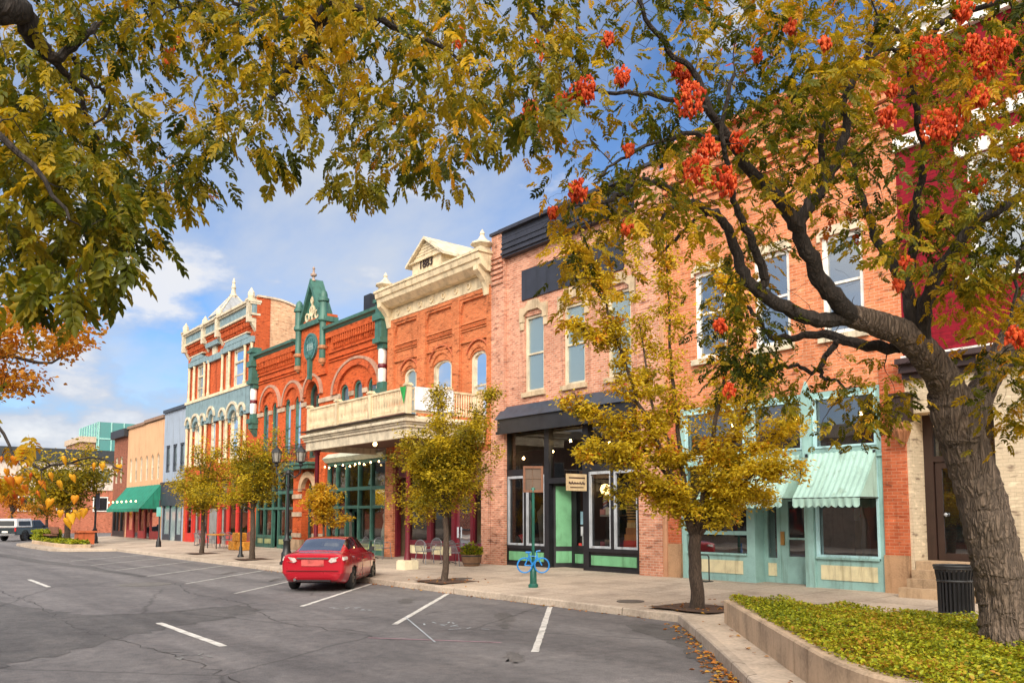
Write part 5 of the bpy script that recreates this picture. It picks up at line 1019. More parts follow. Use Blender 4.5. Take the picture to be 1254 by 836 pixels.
place('t', -25.1, 17.2, 0, 'round dark cafe table behind the slim tree trunk'); place('t', -30.4, 17.0, 0, 'round dark cafe table next to the green shop front'); place('t', -32.5, 16.9, 0, 'round dark cafe table hidden behind the red car')
for k, (x, y, r_) in enumerate([(-45.0, 16.4, 60), (-46.4, 16.8, 200), (-47.6, 16.3, 0), (-49.6, 16.6, 90), (-51.2, 16.9, 250), (-44.0, 17.0, 300)]): place('c', x, y, R(r_), ['dark cafe chair nearest the hay bales', 'cafe chair at the orange topped table outside the red shop', 'cafe chair facing the kerb outside the red shop front', 'cafe chair behind the thin far tree trunk', 'cafe chair farthest along outside the red shop front', 'cafe chair right up against the hay bales'][k])
place('t', -50.4, 16.7, 0, 'round dark cafe table outside the far red shop door')
ot = thing('picnic_table', 'square table with bright orange top outside the red shop front', 'table', (-46.2, 16.2, zs(16.2))); MB().box(-46.9, -45.4, 15.9, 16.7, .98, 1.03).build('table_top', paint((.62, .27, .02), .6), ot)
for sx in (-46.85, -45.45):
    for sy in (15.95, 16.65): MB().tube([(sx, sy, zs(sy)), (sx, sy, .98)], .025, 5).build('leg', IRON, ot)
STRAW = paint((.62, .27, .035), .95, .35, 9, 0, 1.)
for k, (x, y, z) in enumerate([(-43.3, 16.2, 0), (-42.4, 16.3, 0), (-42.9, 16.25, .46)]):
    m = MB(); zb = zs(16)+z; m.box(x-.44, x+.44, y-.24, y+.24, zb, zb+.45); 
    hb = m.build('hay_bale', STRAW); tag(hb, ['lower left orange hay bale of the small stack', 'lower right orange hay bale of the small stack', 'topmost orange hay bale lying across two others'][k], 'hay bale', 'hay bales stacked by the red shop')
    bv = hb.modifiers.new('bevel', 'BEVEL'); bv.width = .06; bv.segments = 3
# barrel of flowers
bx, by = -23.6, 17.15; bz = zs(by)
fb = thing('flower_barrel', 'half wooden barrel filled with flowers against the brick pier', 'planter', (bx, by, bz)); MB().lathe(bx, by, [(.27, bz), (.34, bz+.2), (.36, bz+.4), (.33, bz+.4), (.31, bz+.36), (.0, bz+.36)], 18).build('barrel', paint((.20, .11, .06), .8, .3, 6), fb, True)
m = MB()
for z, r in ((.08, .302), (.33, .362)): m.lathe(bx, by, [(r, bz+z), (r+.006, bz+z+.005), (r+.006, bz+z+.035), (r, bz+z+.04)], 18)
m.build('hoop', IRON, fb, True)
# bench and orange pot on the far island
be = thing('bench', 'brown wooden bench on the far planter island', 'bench', (-64.0, 10.8, .36))
MB().box(-65.5, -62.3, 10.85, 11.3, .72, .80).build('seat', paint((.22, .09, .05), .7), be); MB().box(-65.5, -62.3, 11.3, 11.36, .85, 1.3).build('backrest', paint((.22, .09, .05), .7), be)
for x in (-65.2, -62.6): m = MB(); m.box(x-.05, x+.05, 10.88, 11.3, .28, .719); m.box(x-.05, x+.05, 11.361, 11.42, .28, 1.25); m.build('leg', IRON, be)
op = thing('orange_pot', 'square orange planter pot beside the far tree on the island', 'planter', (-57.5, 11.9, .3)); MB().prismz([(-58.2, 11.5), (-57.0, 11.5), (-57.0, 12.4), (-58.2, 12.4)], .28, 1.0).build('pot', paint((.45, .10, .03), .7), op); MB().box(-58.3, -56.9, 11.4, 12.5, 1.0, 1.1).build('rim', paint((.45, .10, .03), .7), op)
# ================================================================= vehicles
def carpaint(col, name='car_paint'):
    m, nt, b = newmat(name); b.inputs['Base Color'].default_value = (*col, 1); b.inputs['Roughness'].default_value = .28; b.inputs['Metallic'].default_value = .25
    b.inputs['Coat Weight'].default_value = 1.; b.inputs['Coat Roughness'].default_value = .03
    g = N(nt, 'ShaderNodeNewGeometry'); n = N(nt, 'ShaderNodeTexNoise', Scale=1.5, Detail=4.); nt.links.new(g.outputs['Position'], n.inputs['Vector'])
    r = ramp(nt, n.outputs[0], [(.3, (.24,)*3), (.7, (.34,)*3)]); nt.links.new(r.outputs[0], b.inputs['Roughness']); return m
RUB = paint((.014, .014, .015), .75, .2, 8); RIM = paint((.10, .10, .105), .35, .2, 9, .8); CHROME = paint((.62, .62, .62), .15, .05, 9, 1., 0)
CARGL = glass((.012, .014, .016), .0, 'car_glass', 1.1); TRGL = paint((.012, .014, .016), .3, .1, 5, 0, 0)
def loft(st, ny=6, nx=3):
    """resample car sections: st = [(x, [(y,z)*9])]; returns grid[i][j] of points, right half"""
    S = [(x, [Vector((y, z)) for y, z in r]) for x, r in st]
    def cr(p0, p1, p2, p3, t): return .5*((2*p1)+(p2-p0)*t+(2*p0-5*p1+4*p2-p3)*t*t+(3*p1-p0-3*p2+p3)*t**3)
    rows = []
    for i in range(len(S)-1):
        for k in range(nx):
            t = k/nx; x = S[i][0]+(S[i+1][0]-S[i][0])*t; r = []
            for j in range(len(S[0][1])):
                p1, p2 = S[i][1][j], S[i+1][1][j]; p0, p3 = S[max(0, i-1)][1][j], S[min(len(S)-1, i+2)][1][j]
                c = cr(p0, p1, p2, p3, t); l = p1+(p2-p1)*t; r.append(c*.55+l*.45)
            rows.append((x, r))
    rows.append(S[-1]); G = []
    for x, r in rows:
        o = []
        for j in range(len(r)-1):
            for k in range(ny):
                t = k/ny; p0, p1, p2, p3 = r[max(0, j-1)], r[j], r[j+1], r[min(len(r)-1, j+2)]
                c = cr(p0, p1, p2, p3, t); l = p1+(p2-p1)*t; o.append(c*.4+l*.6)
        o.append(r[-1]); G.append([Vector((x, p.x, p.y)) for p in o])
    return G
def wheel(parent, x, y, r, w, sg):
    t = MB(); n = 28; prof = [(r*.66, -w/2), (r*.92, -w/2), (r, -w*.32), (r, w*.32), (r*.92, w/2), (r*.66, w/2)]; v = []
    for k in range(n): a = 2*PI*k/n; v += [(x+p*math.cos(a), y+q_, r+p*math.sin(a)) for p, q_ in prof]
    m_ = len(prof); t.add(v, [(k*m_+i, k*m_+(i+1) % m_, ((k+1) % n)*m_+(i+1) % m_, ((k+1) % n)*m_+i) for k in range(n) for i in range(m_)])
    wh = t.build('wheel', RUB, parent, True)
    m = MB(); yo = y+sg*w*.42; v = [(x, yo-sg*.02, r)]; 
    for k in range(n): a = 2*PI*k/n; v.append((x+r*.66*math.cos(a), yo-sg*.05, r+r*.66*math.sin(a)))
    m.add(v, [(0, 1+k, 1+(k+1) % n) for k in range(n)])
    for k in range(5):
        a = 2*PI*k/5; c, s = math.cos(a), math.sin(a); m.add([(x+c*r*.08-s*.035, yo, r+s*r*.08+c*.035), (x+c*r*.08+s*.035, yo, r+s*r*.08-c*.035), (x+c*r*.66+s*.05, yo+sg*.01, r+s*r*.66-c*.05), (x+c*r*.66-s*.05, yo+sg*.01, r+s*r*.66+c*.05)], [(0, 1, 2, 3)])
    v = []
    for k in range(n): a = 2*PI*k/n; v += [(x+q_*math.cos(a), yo+sg*.012, r+q_*math.sin(a)) for q_ in (r*.60, r*.68)]
    m.add(v, [(2*k, 2*k+1, 2*((k+1) % n)+1, 2*((k+1) % n)) for k in range(n)]); m.build('rim', RIM, wh, recalc=False)
    return wh
def make_car():
    o = thing('parked_car', 'shiny red four door sedan parked nose to the kerb, seen from behind', 'car', (0, 0, 0))
    PC = carpaint((.50, .003, .018))
    # x from rear axle (+ forward); ring: bottom centre .. sill .. side .. shoulder .. deck/belt .. roof edge .. centre
    def ring(zb, ws, w3, w4, w5, z5, w6, z6, w7, z7, z8, z3=.52, z4=.76): return [(0, zb), (ws*.88, zb), (ws, zb+.09), (w3, z3), (w4, z4), (w5, z5), (w6, z6), (w7, z7), (0, z8)]
    st = [(-1.06, ring(.40, .68, .79, .80, .74, .95, .68, .985, .42, 1.00, 1.005, .50, .74)), (-1.02, ring(.33, .74, .84, .85, .79, .965, .71, 1.01, .44, 1.03, 1.035)), (-.90, ring(.27, .79, .875, .88, .835, .975, .74, 1.03, .5, 1.055, 1.06)), (-.55, ring(.22, .83, .90, .905, .865, .98, .765, 1.045, .57, 1.075, 1.085)),
          (-.40, ring(.2, .84, .905, .91, .87, .985, .775, 1.05, .60, 1.095, 1.115)), (.28, ring(.19, .85, .91, .915, .875, .98, .80, 1.02, .575, 1.385, 1.43)), (.75, ring(.19, .85, .91, .915, .88, .97, .815, 1.0, .585, 1.44, 1.472)), (1.3, ring(.19, .85, .91, .915, .88, .96, .82, .99, .585, 1.435, 1.475)), (1.75, ring(.19, .85, .91, .915, .88, .95, .82, .975, .575, 1.39, 1.435)),
          (2.55, ring(.19, .85, .905, .91, .87, .93, .81, .96, .62, 1.02, 1.045)), (3.0, ring(.2, .84, .89, .895, .85, .88, .76, .92, .52, .96, .975, .5, .7)), (3.45, ring(.22, .78, .83, .83, .77, .76, .68, .80, .45, .83, .845, .46, .62)), (3.70, ring(.28, .62, .66, .66, .6, .66, .52, .68, .34, .70, .71, .44, .56))]
    Gd = loft(st, 6, 5); ni = len(Gd); nj = len(Gd[0]); cl = {}
    body = MB(); panes = {'rear_window': MB(), 'windscreen': MB(), 'side_window': MB(), 'side_window2': MB()}; lights = [MB(), MB()]; arch_ = MB()
    for sg in (-1, 1):
        for i in range(ni-1):
            for j in range(nj-1):
                qd = [Gd[i][j], Gd[i+1][j], Gd[i+1][j+1], Gd[i][j+1]]; c = sum(qd, Vector())/4; fj = (j+.5)/6
                Q = [(p.x, sg*p.y, p.z) for p in qd]; tgt = body
                if fj < 5.3 and c.y > .55 and any((c.x-wx)**2+(c.z-.33)**2 < .365**2 for wx in (0, 2.775)): continue
                if 6.35 < fj < 6.92 and .02 < c.x < 2.3: 
                    zf = (c.z-Gd[i][36].z)
                    if not (1.02 < c.x < 1.12) and c.z > 1.02: tgt = panes['side_window'] if sg > 0 else panes['side_window2']
                if fj > 7.0 and -.40 < c.x < .24 and c.y < .57: tgt = panes['rear_window']
                if fj > 7.0 and 1.80 < c.x < 2.52: tgt = panes['windscreen']
                tgt.add(Q, [(0, 1, 2, 3)])
        # end caps
        for e in (0, ni-1):
            P = [(p.x, sg*p.y, p.z) for p in Gd[e]]; cc = (Gd[e][0].x, 0, .6)
            for k in range(nj-1): body.add([cc, P[k], P[k+1]], [(0, 1, 2)])
    def weld(mb):
        key = {}; v2 = []; f2 = []
        for f in mb.f:
            g = []
            for i in f:
                k = tuple(round(a, 4) for a in mb.v[i])
                if k not in key: key[k] = len(v2); v2.append(k)
                if key[k] not in g: g.append(key[k])
            if len(g) > 2: f2.append(tuple(g))
        mb.v, mb.f = v2, f2; return mb
    weld(body).build('body', PC, o, True)
    for k, mb in panes.items(): weld(mb).build('side_window' if k.startswith('side') else k, CARGL, o, True)
    MB().box(-.9, 2.9, -.6, .6, .24, .45).build('underbody', RUB, o)
    for wx in (0, 2.775):
        for sg in (-1, 1): wheel(o, wx, sg*.80, .325, .21, sg)
    LN = paint((.62, .55, .52), .12, .3, 12, .2); LR = paint((.5, .02, .02), .15)
    for sg in (-1, 1):
        m = MB(); m.add([(-1.085, sg*.44, .84), (-1.085, sg*.50, .80), (-1.06, sg*.70, .83), (-1.0, sg*.84, .86), (-.80, sg*.905, .89), (-.78, sg*.885, .955), (-.98, sg*.80, .965), (-1.055, sg*.68, .955), (-1.08, sg*.50, .93)], [tuple(range(9))]); m.v = [(x-.012, y*1.015, z) for x, y, z in m.v]
        n = len(m.v); m.v += [(x+.06, y*.95, z) for x, y, z in m.v]; m.f += [(i, (i+1) % n, (i+1) % n+n, i+n) for i in range(n)]
        t = m.build('tail_light', LN, o); MB().add([(-1.10, sg*.47, .81), (-1.08, sg*.70, .84), (-1.02, sg*.84, .87), (-1.09, sg*.49, .84)], [(0, 1, 2, 3)]).build('red_lens', LR, t)
        m = MB(); m.add([(.98+.95, sg*.93, 1.0), (2.14, sg*.93, 1.0), (2.12, sg*1.05, 1.02), (1.94, sg*1.06, 1.02), (1.93, sg*.93, 1.15), (2.1, sg*.93, 1.14), (2.08, sg*1.05, 1.14), (1.94, sg*1.06, 1.15)], [(0,1,2,3),(4,5,6,7),(0,1,5,4),(1,2,6,5),(2,3,7,6),(3,0,4,7)]); m.tube([(2.05, sg*.84, 1.0), (2.05, sg*.95, 1.05)], .03, 6); m.build('wing_mirror', BLACK, o)
        for x0 in (.42, 1.42): MB().tube([(x0, sg*.918, .83), (x0+.1, sg*.945, .84), (x0+.22, sg*.918, .83)], .016, 6).build('door_handle', PC, o)
        m = MB()
        for x0, x1 in ((1.07, 1.07), (2.2, 2.15), (.36, .30)): m.tube([(x0, sg*.912, .30), (x0+.0, sg*.918, .6), (x1, sg*.905, .90)], .006, 4)
        m.tube([(.3, sg*.913, .30), (2.3, sg*.913, .30)], .012, 4); m.build('door_seam', BLACK, o)
    m = MB(); m.box(-1.10, -1.06, -.44, .44, .90, .945); m.build('chrome_strip', CHROME, o)
    MB().box(-1.085, -1.06, -.31, .31, .71, .88).build('number_plate', paint((.55, .10, .09), .4, .45, 5), o)
    MB().box(-1.095, -1.05, -.72, .72, .575, .59).build('bumper_seam', paint((.10, .004, .006), .4), o)
    MB().box(-1.07, -1.0, -.5, .5, .29, .335).build('bumper_lower', BLACK, o)
    MB().tube([(-1.10, .48, .34), (-.8, .48, .34)], .04, 10).build('exhaust', CHROME, o, True)
    return o
car = make_car(); car.location = (-21.5, 10.52, 0); car.rotation_euler.z = R(139); car.scale = (.97, .97, .97)
def make_truck():
    o = thing('pickup_truck', 'dark pickup truck with white camper shell at the far left kerb', 'truck', (0, 0, 0))
    DK = carpaint((.012, .022, .028), 'dark_paint'); WH = carpaint((.72, .72, .70), 'white_paint')
    side = [(-1.15, .55), (-1.15, 1.10), (1.0, 1.10), (1.0, 1.12), (1.25, 1.72), (2.25, 1.74), (2.85, 1.14), (4.1, 1.02), (4.15, .5)]
    m = MB(); w = .95
    low = [(-1.15, .5), (-1.15, 1.1), (2.9, 1.1), (4.05, 1.02), (4.2, .85), (4.2, .5)]
    def hull(m, poly, w0, w1, zl, zh):
        n = len(poly); W = lambda z: w0+(w1-w0)*min(1, max(0, (z-zl)/(zh-zl)))
        v = [(x, -W(z), z) for x, z in poly]+[(x, W(z), z) for x, z in poly]
        m.add(v, [tuple(range(n)), tuple(range(2*n-1, n-1, -1))]+[(i, i+n, (i+1) % n+n, (i+1) % n) for i in range(n)])
    hull(m, low, .95, .93, .5, 1.1); hull(m, [(1.0, 1.1), (1.15, 1.7), (2.2, 1.72), (2.85, 1.1)], .92, .72, 1.1, 1.72); b = m.build('body', DK, o); bv = b.modifiers.new('bevel', 'BEVEL'); bv.width = .05; bv.segments = 2
    m = MB(); hull(m, [(-1.12, 1.11), (-1.02, 1.82), (.92, 1.82), (.96, 1.11)], .93, .80, 1.1, 1.8); s = m.build('camper_shell', WH, o); bv = s.modifiers.new('bevel', 'BEVEL'); bv.width = .06; bv.segments = 2
    for sg in (-1, 1):
        MB().add([(-.8, sg*.925, 1.25), (.7, sg*.925, 1.25), (.68, sg*.865, 1.62), (-.75, sg*.865, 1.62)], [(0, 1, 2, 3)]).build('side_window', TRGL, s)
        MB().add([(1.25, sg*.925, 1.14), (2.6, sg*.925, 1.14), (2.15, sg*.775, 1.62), (1.3, sg*.775, 1.62)], [(0, 1, 2, 3)]).build('side_window', TRGL, o)
        MB().box(-1.18, -1.14, sg*.88-.06, sg*.88+.06, .8, 1.08).build('tail_light', paint((.5, .02, .02), .2), o)
        for wx in (0, 3.2): wheel(o, wx, sg*.85, .38, .25, sg); MB().arch(wx, .42, .40, .47, sg*.955-.02, sg*.955+.02, 0, PI, 14).build('wheel_arch', RUB, o)
        MB().box(2.5, 2.62, sg*1.02-.09, sg*1.02+.09, 1.1, 1.26).build('wing_mirror', BLACK, o)
    MB().add([(-1.125, -.75, 1.22), (-1.125, .75, 1.22), (-1.055, .7, 1.65), (-1.055, -.7, 1.65)], [(0, 1, 2, 3)]).build('rear_window', TRGL, s)
    MB().box(-1.3, -1.15, -.9, .9, .45, .62).build('bumper', CHROME, o); MB().box(-1.165, -1.15, -.25, .25, .68, .82).build('number_plate', WHITE, o); return o
tk = make_truck(); tk.location = (-79.3, 11.2, 0); tk.rotation_euler.z = R(137)
# ================================================================= vegetation
def np_mesh(name, V, Fq, tint, mat, parent=None, smooth=False):
    """V (N,3) world, Fq (M,4) quads, tint (N,)"""
    og = np.array(org(parent)); V = (V-og).astype(np.float32)
    me = bpy.data.meshes.new(name); me.vertices.add(len(V)); me.vertices.foreach_set('co', V.ravel())
    M = len(Fq); me.loops.add(M*4); me.loops.foreach_set('vertex_index', Fq.astype(np.int32).ravel()); me.polygons.add(M)
    me.polygons.foreach_set('loop_start', np.arange(0, M*4, 4, dtype=np.int32)); me.polygons.foreach_set('loop_total', np.full(M, 4, dtype=np.int32))
    me.update(calc_edges=True); a = me.attributes.new('tint', 'FLOAT', 'POINT'); a.data.foreach_set('value', tint.astype(np.float32))
    me.materials.append(mat); o = bpy.data.objects.new(name, me); COL.objects.link(o)
    if parent: o.parent = parent
    return o
def leaflet(L=1., W=.42, fold=.12, droop=.12):
    v = np.array([(0, 0, 0), (.3*L, .5*W, fold*W), (.68*L, .38*W, fold*W-droop*.4), (L, 0, -droop), (.68*L, -.38*W, fold*W-droop*.4), (.3*L, -.5*W, fold*W)])
    return v, np.array([(0, 1, 2, 3), (0, 3, 4, 5)])
def rotz(v, a): c, s = math.cos(a), math.sin(a); return v@np.array([(c, s, 0), (-s, c, 0), (0, 0, 1)])
def simple_templates(W=.5):
    return [leaflet(1., W*q, .15, d) for q, d in ((1., .1), (.9, .25), (1.1, .02), (.8, .35))]
def pinnate_templates(pairs=6):
    T = []; q = random.Random(5)
    for t in range(5):
        V = []; Fs = []; n = 0; dr = q.uniform(.1, .35)
        def curve(s): return np.array((s*(1-.12*s), 0, -dr*s*s))
        for k in range(pairs):
            s = .18+.74*k/(pairs-1); sz = (.30, .36, .38, .36, .32)[k]*q.uniform(.85, 1.1)
            for sg in (-1, 1):
                v, f = leaflet(sz, .50*sz*q.uniform(.9, 1.15), .2, q.uniform(.02, .12)); v = rotz(v, sg*(1.05-.35*s+q.uniform(-.15, .15)))
                ro = q.uniform(-.5, .2)*sg; c, sn = math.cos(ro), math.sin(ro); v = v@np.array([(1, 0, 0), (0, c, sn), (0, -sn, c)])
                V.append(v+curve(s+q.uniform(-.02, .02))); Fs.append(f+n); n += 6
        v, f = leaflet(.34, .17, .2, .1); V.append(v+curve(1.)); Fs.append(f+n); n += 6
        for k in range(3):
            a, b = curve(k/3), curve((k+1)/3); V.append(np.array([a+(0, .006, 0), a-(0, .006, 0), b-(0, .005, 0), b+(0, .005, 0)])); Fs.append(np.array([(n, n+1, n+2, n+3)])); n += 4
        T.append((np.concatenate(V), np.concatenate(Fs)))
    return T
def unit(a): return a/np.maximum(1e-9, np.linalg.norm(a, axis=1, keepdims=True))
def scatter(name, P, axis, L, tint, templates, mat, parent, roll=.6, jit=.05, upv=None):
    """one leaf per row of P, along axis, leaf face turned up with some roll"""
    P = np.asarray(P, float); axis = unit(np.asarray(axis, float)); n = len(P); up = np.tile((0., 0., 1.), (n, 1)) if upv is None else upv
    up = up+nr.normal(0, roll, (n, 3)); side = unit(np.cross(up, axis)); nrm = np.cross(axis, side)
    VV = []; FF = []; TT = []; off = 0; pick = nr.integers(0, len(templates), n)
    for ti, (tv, tf) in enumerate(templates):
        s = np.where(pick == ti)[0]
        if not len(s): continue
        M = np.stack([axis[s], side[s], nrm[s]], 1)*L[s][:, None, None]          # (k,3,3)
        V = np.einsum('va,kab->kvb', tv, M)+P[s][:, None, :]; k, nv = V.shape[:2]
        VV.append(V.reshape(-1, 3)); FF.append((tf[None]+(np.arange(k)*nv)[:, None, None]+off).reshape(-1, 4)); off += k*nv
        tt = tint[s][:, None]+np.repeat(nr.normal(0, jit, (k, (nv+5)//6)), 6, 1)[:, :nv]; TT.append(tt.ravel())
    return np_mesh(name, np.concatenate(VV), np.concatenate(FF), np.clip(np.concatenate(TT), 0, 1), mat, parent)
def inpoly(x, y, poly):
    c = False; j = len(poly)-1
    for i in range(len(poly)):
        if (poly[i][1] > y) != (poly[j][1] > y) and x < (poly[j][0]-poly[i][0])*(y-poly[i][1])/(poly[j][1]-poly[i][1])+poly[i][0]: c = not c
        j = i
    return c
def wiggle(pts, amp, q, n=4):
    P = [Vector(p) for p in pts]; out = []
    for i in range(len(P)-1):
        p0, p1, p2, p3 = P[max(0, i-1)], P[i], P[i+1], P[min(len(P)-1, i+2)]
        for k in range(n):
            t = k/n; c = .5*((2*p1)+(p2-p0)*t+(2*p0-5*p1+4*p2-p3)*t*t+(3*p1-p0-3*p2+p3)*t**3); out.append(c+Vector((q.gauss(0, amp), q.gauss(0, amp), q.gauss(0, amp)))*(1 if 0 < i+k else 0))
    return out+[P[-1]]
class Skel:
    def __init__(s, seed): s.mb = MB(); s.nodes = []; s.q = random.Random(seed)
    def limb(s, pts, r0, r1, amp=.02, n=8, sub=4, flare=None):
        P = wiggle(pts, amp, s.q, sub); m = len(P); rs = [r0+(r1-r0)*(i/(m-1)) for i in range(m)]
        if flare: rs = [r*(1+flare*max(0, 1-i/3.)**2) for i, r in enumerate(rs)]
        s.mb.tube(P, rs, n); s.nodes += [(p.x, p.y, p.z, r) for p, r in zip(P, rs)]; return P
    def twigs(s, centers, r=.006, maxd=3., addn=True, sag=.1):
        A = np.array([n[:3] for n in s.nodes]); rad = [n[3] for n in s.nodes]; order = sorted(range(len(centers)), key=lambda i: np.min(((A-np.array(centers[i]))**2).sum(1)))
        for i in order:
            c = Vector(centers[i]); d = ((A-np.array(c))**2).sum(1)+0; k = int(np.argmin(d)); a = Vector(A[k]); l = (c-a).length
            if l > maxd or l < .03: continue
            m = (a+c)/2+Vector((s.q.gauss(0, .1), s.q.gauss(0, .1), s.q.gauss(0, .06)+sag*.5))*l; P = wiggle([a, m, c], .01*l, s.q, 3); r0 = min(rad[k]*.7, r*(1+l*1.2))
            s.mb.tube(P, [r0+(r*.4-r0)*j/(len(P)-1) for j in range(len(P))], 4 if l < 1 else 5, False)
            if addn: A = np.vstack([A]+[np.array(p)[None] for p in P[2::2]]); rad += [r0*.6]*len(P[2::2])
SIMPLE = simple_templates(.52); PINN = pinnate_templates(5)
AUT = lambda seq: [(p, c) for p, c in seq]
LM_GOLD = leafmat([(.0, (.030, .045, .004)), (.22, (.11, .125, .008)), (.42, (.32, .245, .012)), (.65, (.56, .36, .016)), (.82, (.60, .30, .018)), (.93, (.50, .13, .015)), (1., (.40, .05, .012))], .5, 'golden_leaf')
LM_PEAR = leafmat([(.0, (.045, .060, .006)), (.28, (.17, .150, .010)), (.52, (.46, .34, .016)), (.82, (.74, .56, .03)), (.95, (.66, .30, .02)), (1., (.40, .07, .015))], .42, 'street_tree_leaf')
LM_YEL = leafmat([(.0, (.30, .22, .02)), (.5, (.60, .38, .02)), (1., (.62, .24, .02))], .45, 'yellow_leaf')
LM_ORG = leafmat([(.0, (.36, .20, .02)), (.5, (.58, .26, .025)), (1., (.52, .14, .02))], .5, 'orange_leaf')
LM_GC = leafmat([(.0, (.05, .075, .008)), (.35, (.17, .21, .014)), (.7, (.43, .45, .022)), (1., (.42, .20, .03))], .35, 'ground_cover_leaf')
LM_POD = leafmat([(.0, (.42, .035, .012)), (.5, (.74, .095, .022)), (1., (.82, .24, .06))], .4, 'seed_pod')
LM_PODY = leafmat([(.0, (.62, .13, .02)), (.5, (.78, .38, .02)), (1., (.80, .52, .03))], .45, 'yellow_pod')
BK_BIG = bark((.150, .108, .080), (.022, .015, .011), 9., 'rough_bark', 1.); BK_DARK = bark((.035, .026, .021), (.008, .007, .006), 9., 'dark_bark', .6); BK_Y = bark((.085, .058, .042), (.02, .014, .01), 14., 'young_bark', .5)

def leaves_at(centers, per, spread, outc, droop=(.1, .9), lrange=(.2, .32), tbase=.4, tvar=.16, tfun=None):
    P = []; Ax = []; Ls = []; Ti = []
    for c in centers:
        c = np.array(c); k = max(1, int(nr.poisson(per))); ct = (tfun(c) if tfun else tbase)+nr.normal(0, tvar)
        off = nr.normal(0, spread, (k, 3))*np.array((1, 1, .8)); a = nr.uniform(0, 2*PI, k); dz = -nr.uniform(*droop, k)
        ax = np.stack([np.cos(a), np.sin(a), dz], 1)
        ax[:, :2] += off[:, :2]/max(spread, .01)*.5
        P.append(c+off*.6); Ax.append(ax); Ls.append(nr.uniform(*lrange, k)); Ti.append(np.clip(ct+nr.normal(0, .07, k), .02, .98))
    return np.concatenate(P), np.concatenate(Ax), np.concatenate(Ls), np.concatenate(Ti)
def heart_pod(mb_v, mb_f, tints, p, s, t, q):
    """papery heart shaped lantern pod, three lobed, hanging point down"""
    rings = [(-.02, .05), (.06, .26), (-.04, .46), (-.26, .52), (-.55, .36), (-.82, .17), (-1.08, .01)]; n0 = len(mb_v); a0 = q.uniform(0, PI); ca, sa = math.cos(a0), math.sin(a0); tx, ty = q.gauss(0, .25), q.gauss(0, .25); K = 8
    for z, r in rings:
        for k in range(K):
            a = 2*PI*k/K; ex, ey = r*math.cos(a), r*.5*math.sin(a); lift = .20*abs(math.cos(a))*(1 if z > -.1 else .4 if z > -.4 else 0)
            mb_v.append((p[0]+s*(ex*ca-ey*sa+tx*z), p[1]+s*(ex*sa+ey*ca+ty*z), p[2]+s*(z+lift))); tints.append(t+q.gauss(0, .06)+(.1 if k % 2 == 0 else -.08))
    for i in range(len(rings)-1):
        for k in range(K): mb_f.append((n0+i*K+k, n0+i*K+(k+1) % K, n0+(i+1)*K+(k+1) % K, n0+(i+1)*K+k))
def pod_mesh(name, pods, mat, parent, seed):
    q = random.Random(seed); V = []; Fq = []; T = []
    for p, s, t in pods: heart_pod(V, Fq, T, p, s, t, q)
    return np_mesh(name, np.array(V), np.array(Fq), np.clip(np.array(T), 0, 1), mat, parent)

# ---- the big golden rain tree in the planter (right)
gt = thing('golden_rain_tree', 'big old tree with rough leaning trunk and red seed pods in the planter', 'tree', tuple(pt(1228, 800, 9.7).xy)+(.5,))
K = Skel(21); D_ = lambda L: [pt(*p) for p in L]
b0 = pt(1236, 812, 9.55); b0.z = .35
K.limb([b0]+D_([(1230, 745, 9.65), (1221, 690, 9.65), (1209, 640, 9.65), (1193, 580, 9.65), (1172, 520, 9.65), (1163, 485, 9.65)]), .262, .222, .008, 90, 26, .22)
K.limb(D_([(1172, 520, 9.65), (1163, 482, 9.62), (1142, 445, 9.5), (1112, 413, 9.4), (1076, 397, 9.3), (1041, 386, 9.2)]), .200, .115, .004, 56, 16)
K.limb(D_([(1180, 540, 9.7), (1197, 490, 9.8), (1212, 460, 9.9), (1228, 430, 10.1), (1250, 385, 10.4), (1290, 320, 10.8), (1320, 240, 11)]), .165, .08, .004, 48, 12)
TM = K.mb; K.mb = MB()
from mathutils import noise as MN
def ridge(p):
    w_ = MN.noise_vector(p*2.2)*.10; a = Vector(((p.x+w_.x)*11, (p.y+w_.y)*11, (p.z+w_.z)*2.4)); b_ = Vector((a.x*2.3, a.y*2.3, a.z*2.1))
    return .6*(1-2.2*abs(MN.noise(a)))+.35*(1-2*abs(MN.noise(b_)))+.15*MN.noise(b_*2.5)
nv = []; st_ = 0
for nn_, cnt in ((90, 26*6+1), (56, 16*5+1), (48, 12*6+1)):
    for i in range(cnt):
        ringv = [Vector(TM.v[st_+i*nn_+k]) for k in range(nn_)]; c = sum(ringv, Vector())/nn_; r0_ = (ringv[0]-c).length
        for p in ringv: nv.append(tuple(p+(p-c).normalized()*ridge(p)*min(.034, r0_*.13)))
    st_ += nn_*cnt
assert st_ == len(TM.v), (st_, len(TM.v)); TM.v = nv
K.limb(D_([(1046, 388, 9.2), (1021, 364, 9.0), (1004, 341, 8.9), (987, 307, 8.75), (974, 274, 8.6), (957, 247, 8.5), (934, 223, 8.4), (914, 203, 8.3), (893, 170, 8.2), (868, 135, 8.0), (850, 90, 7.9)]), 0.104, 0.030, .012, 10)
K.limb(D_([(976, 277, 8.6), (991, 253, 8.6), (1007, 230, 8.6), (1022, 203, 8.6), (1036, 165, 8.6), (1038, 120, 8.5), (1060, 70, 8.4), (1075, 20, 8.2)]), 0.072, 0.025, .015, 8)
K.limb(D_([(1004, 235, 8.6), (1006, 190, 8.5), (1010, 150, 8.3), (1022, 110, 8.2)]), 0.040, 0.017, .015, 7)
K.limb(D_([(1043, 388, 9.2), (1007, 391, 9.1), (981, 386, 9.0), (954, 374, 8.9), (930, 357, 8.8), (914, 341, 8.75), (904, 317, 8.7), (895, 290, 8.6), (884, 270, 8.5), (867, 258, 8.4), (842, 247, 8.3), (824, 251, 8.2), (810, 269, 8.15), (803, 300, 8.1)]), 0.090, 0.017, .01, 9)
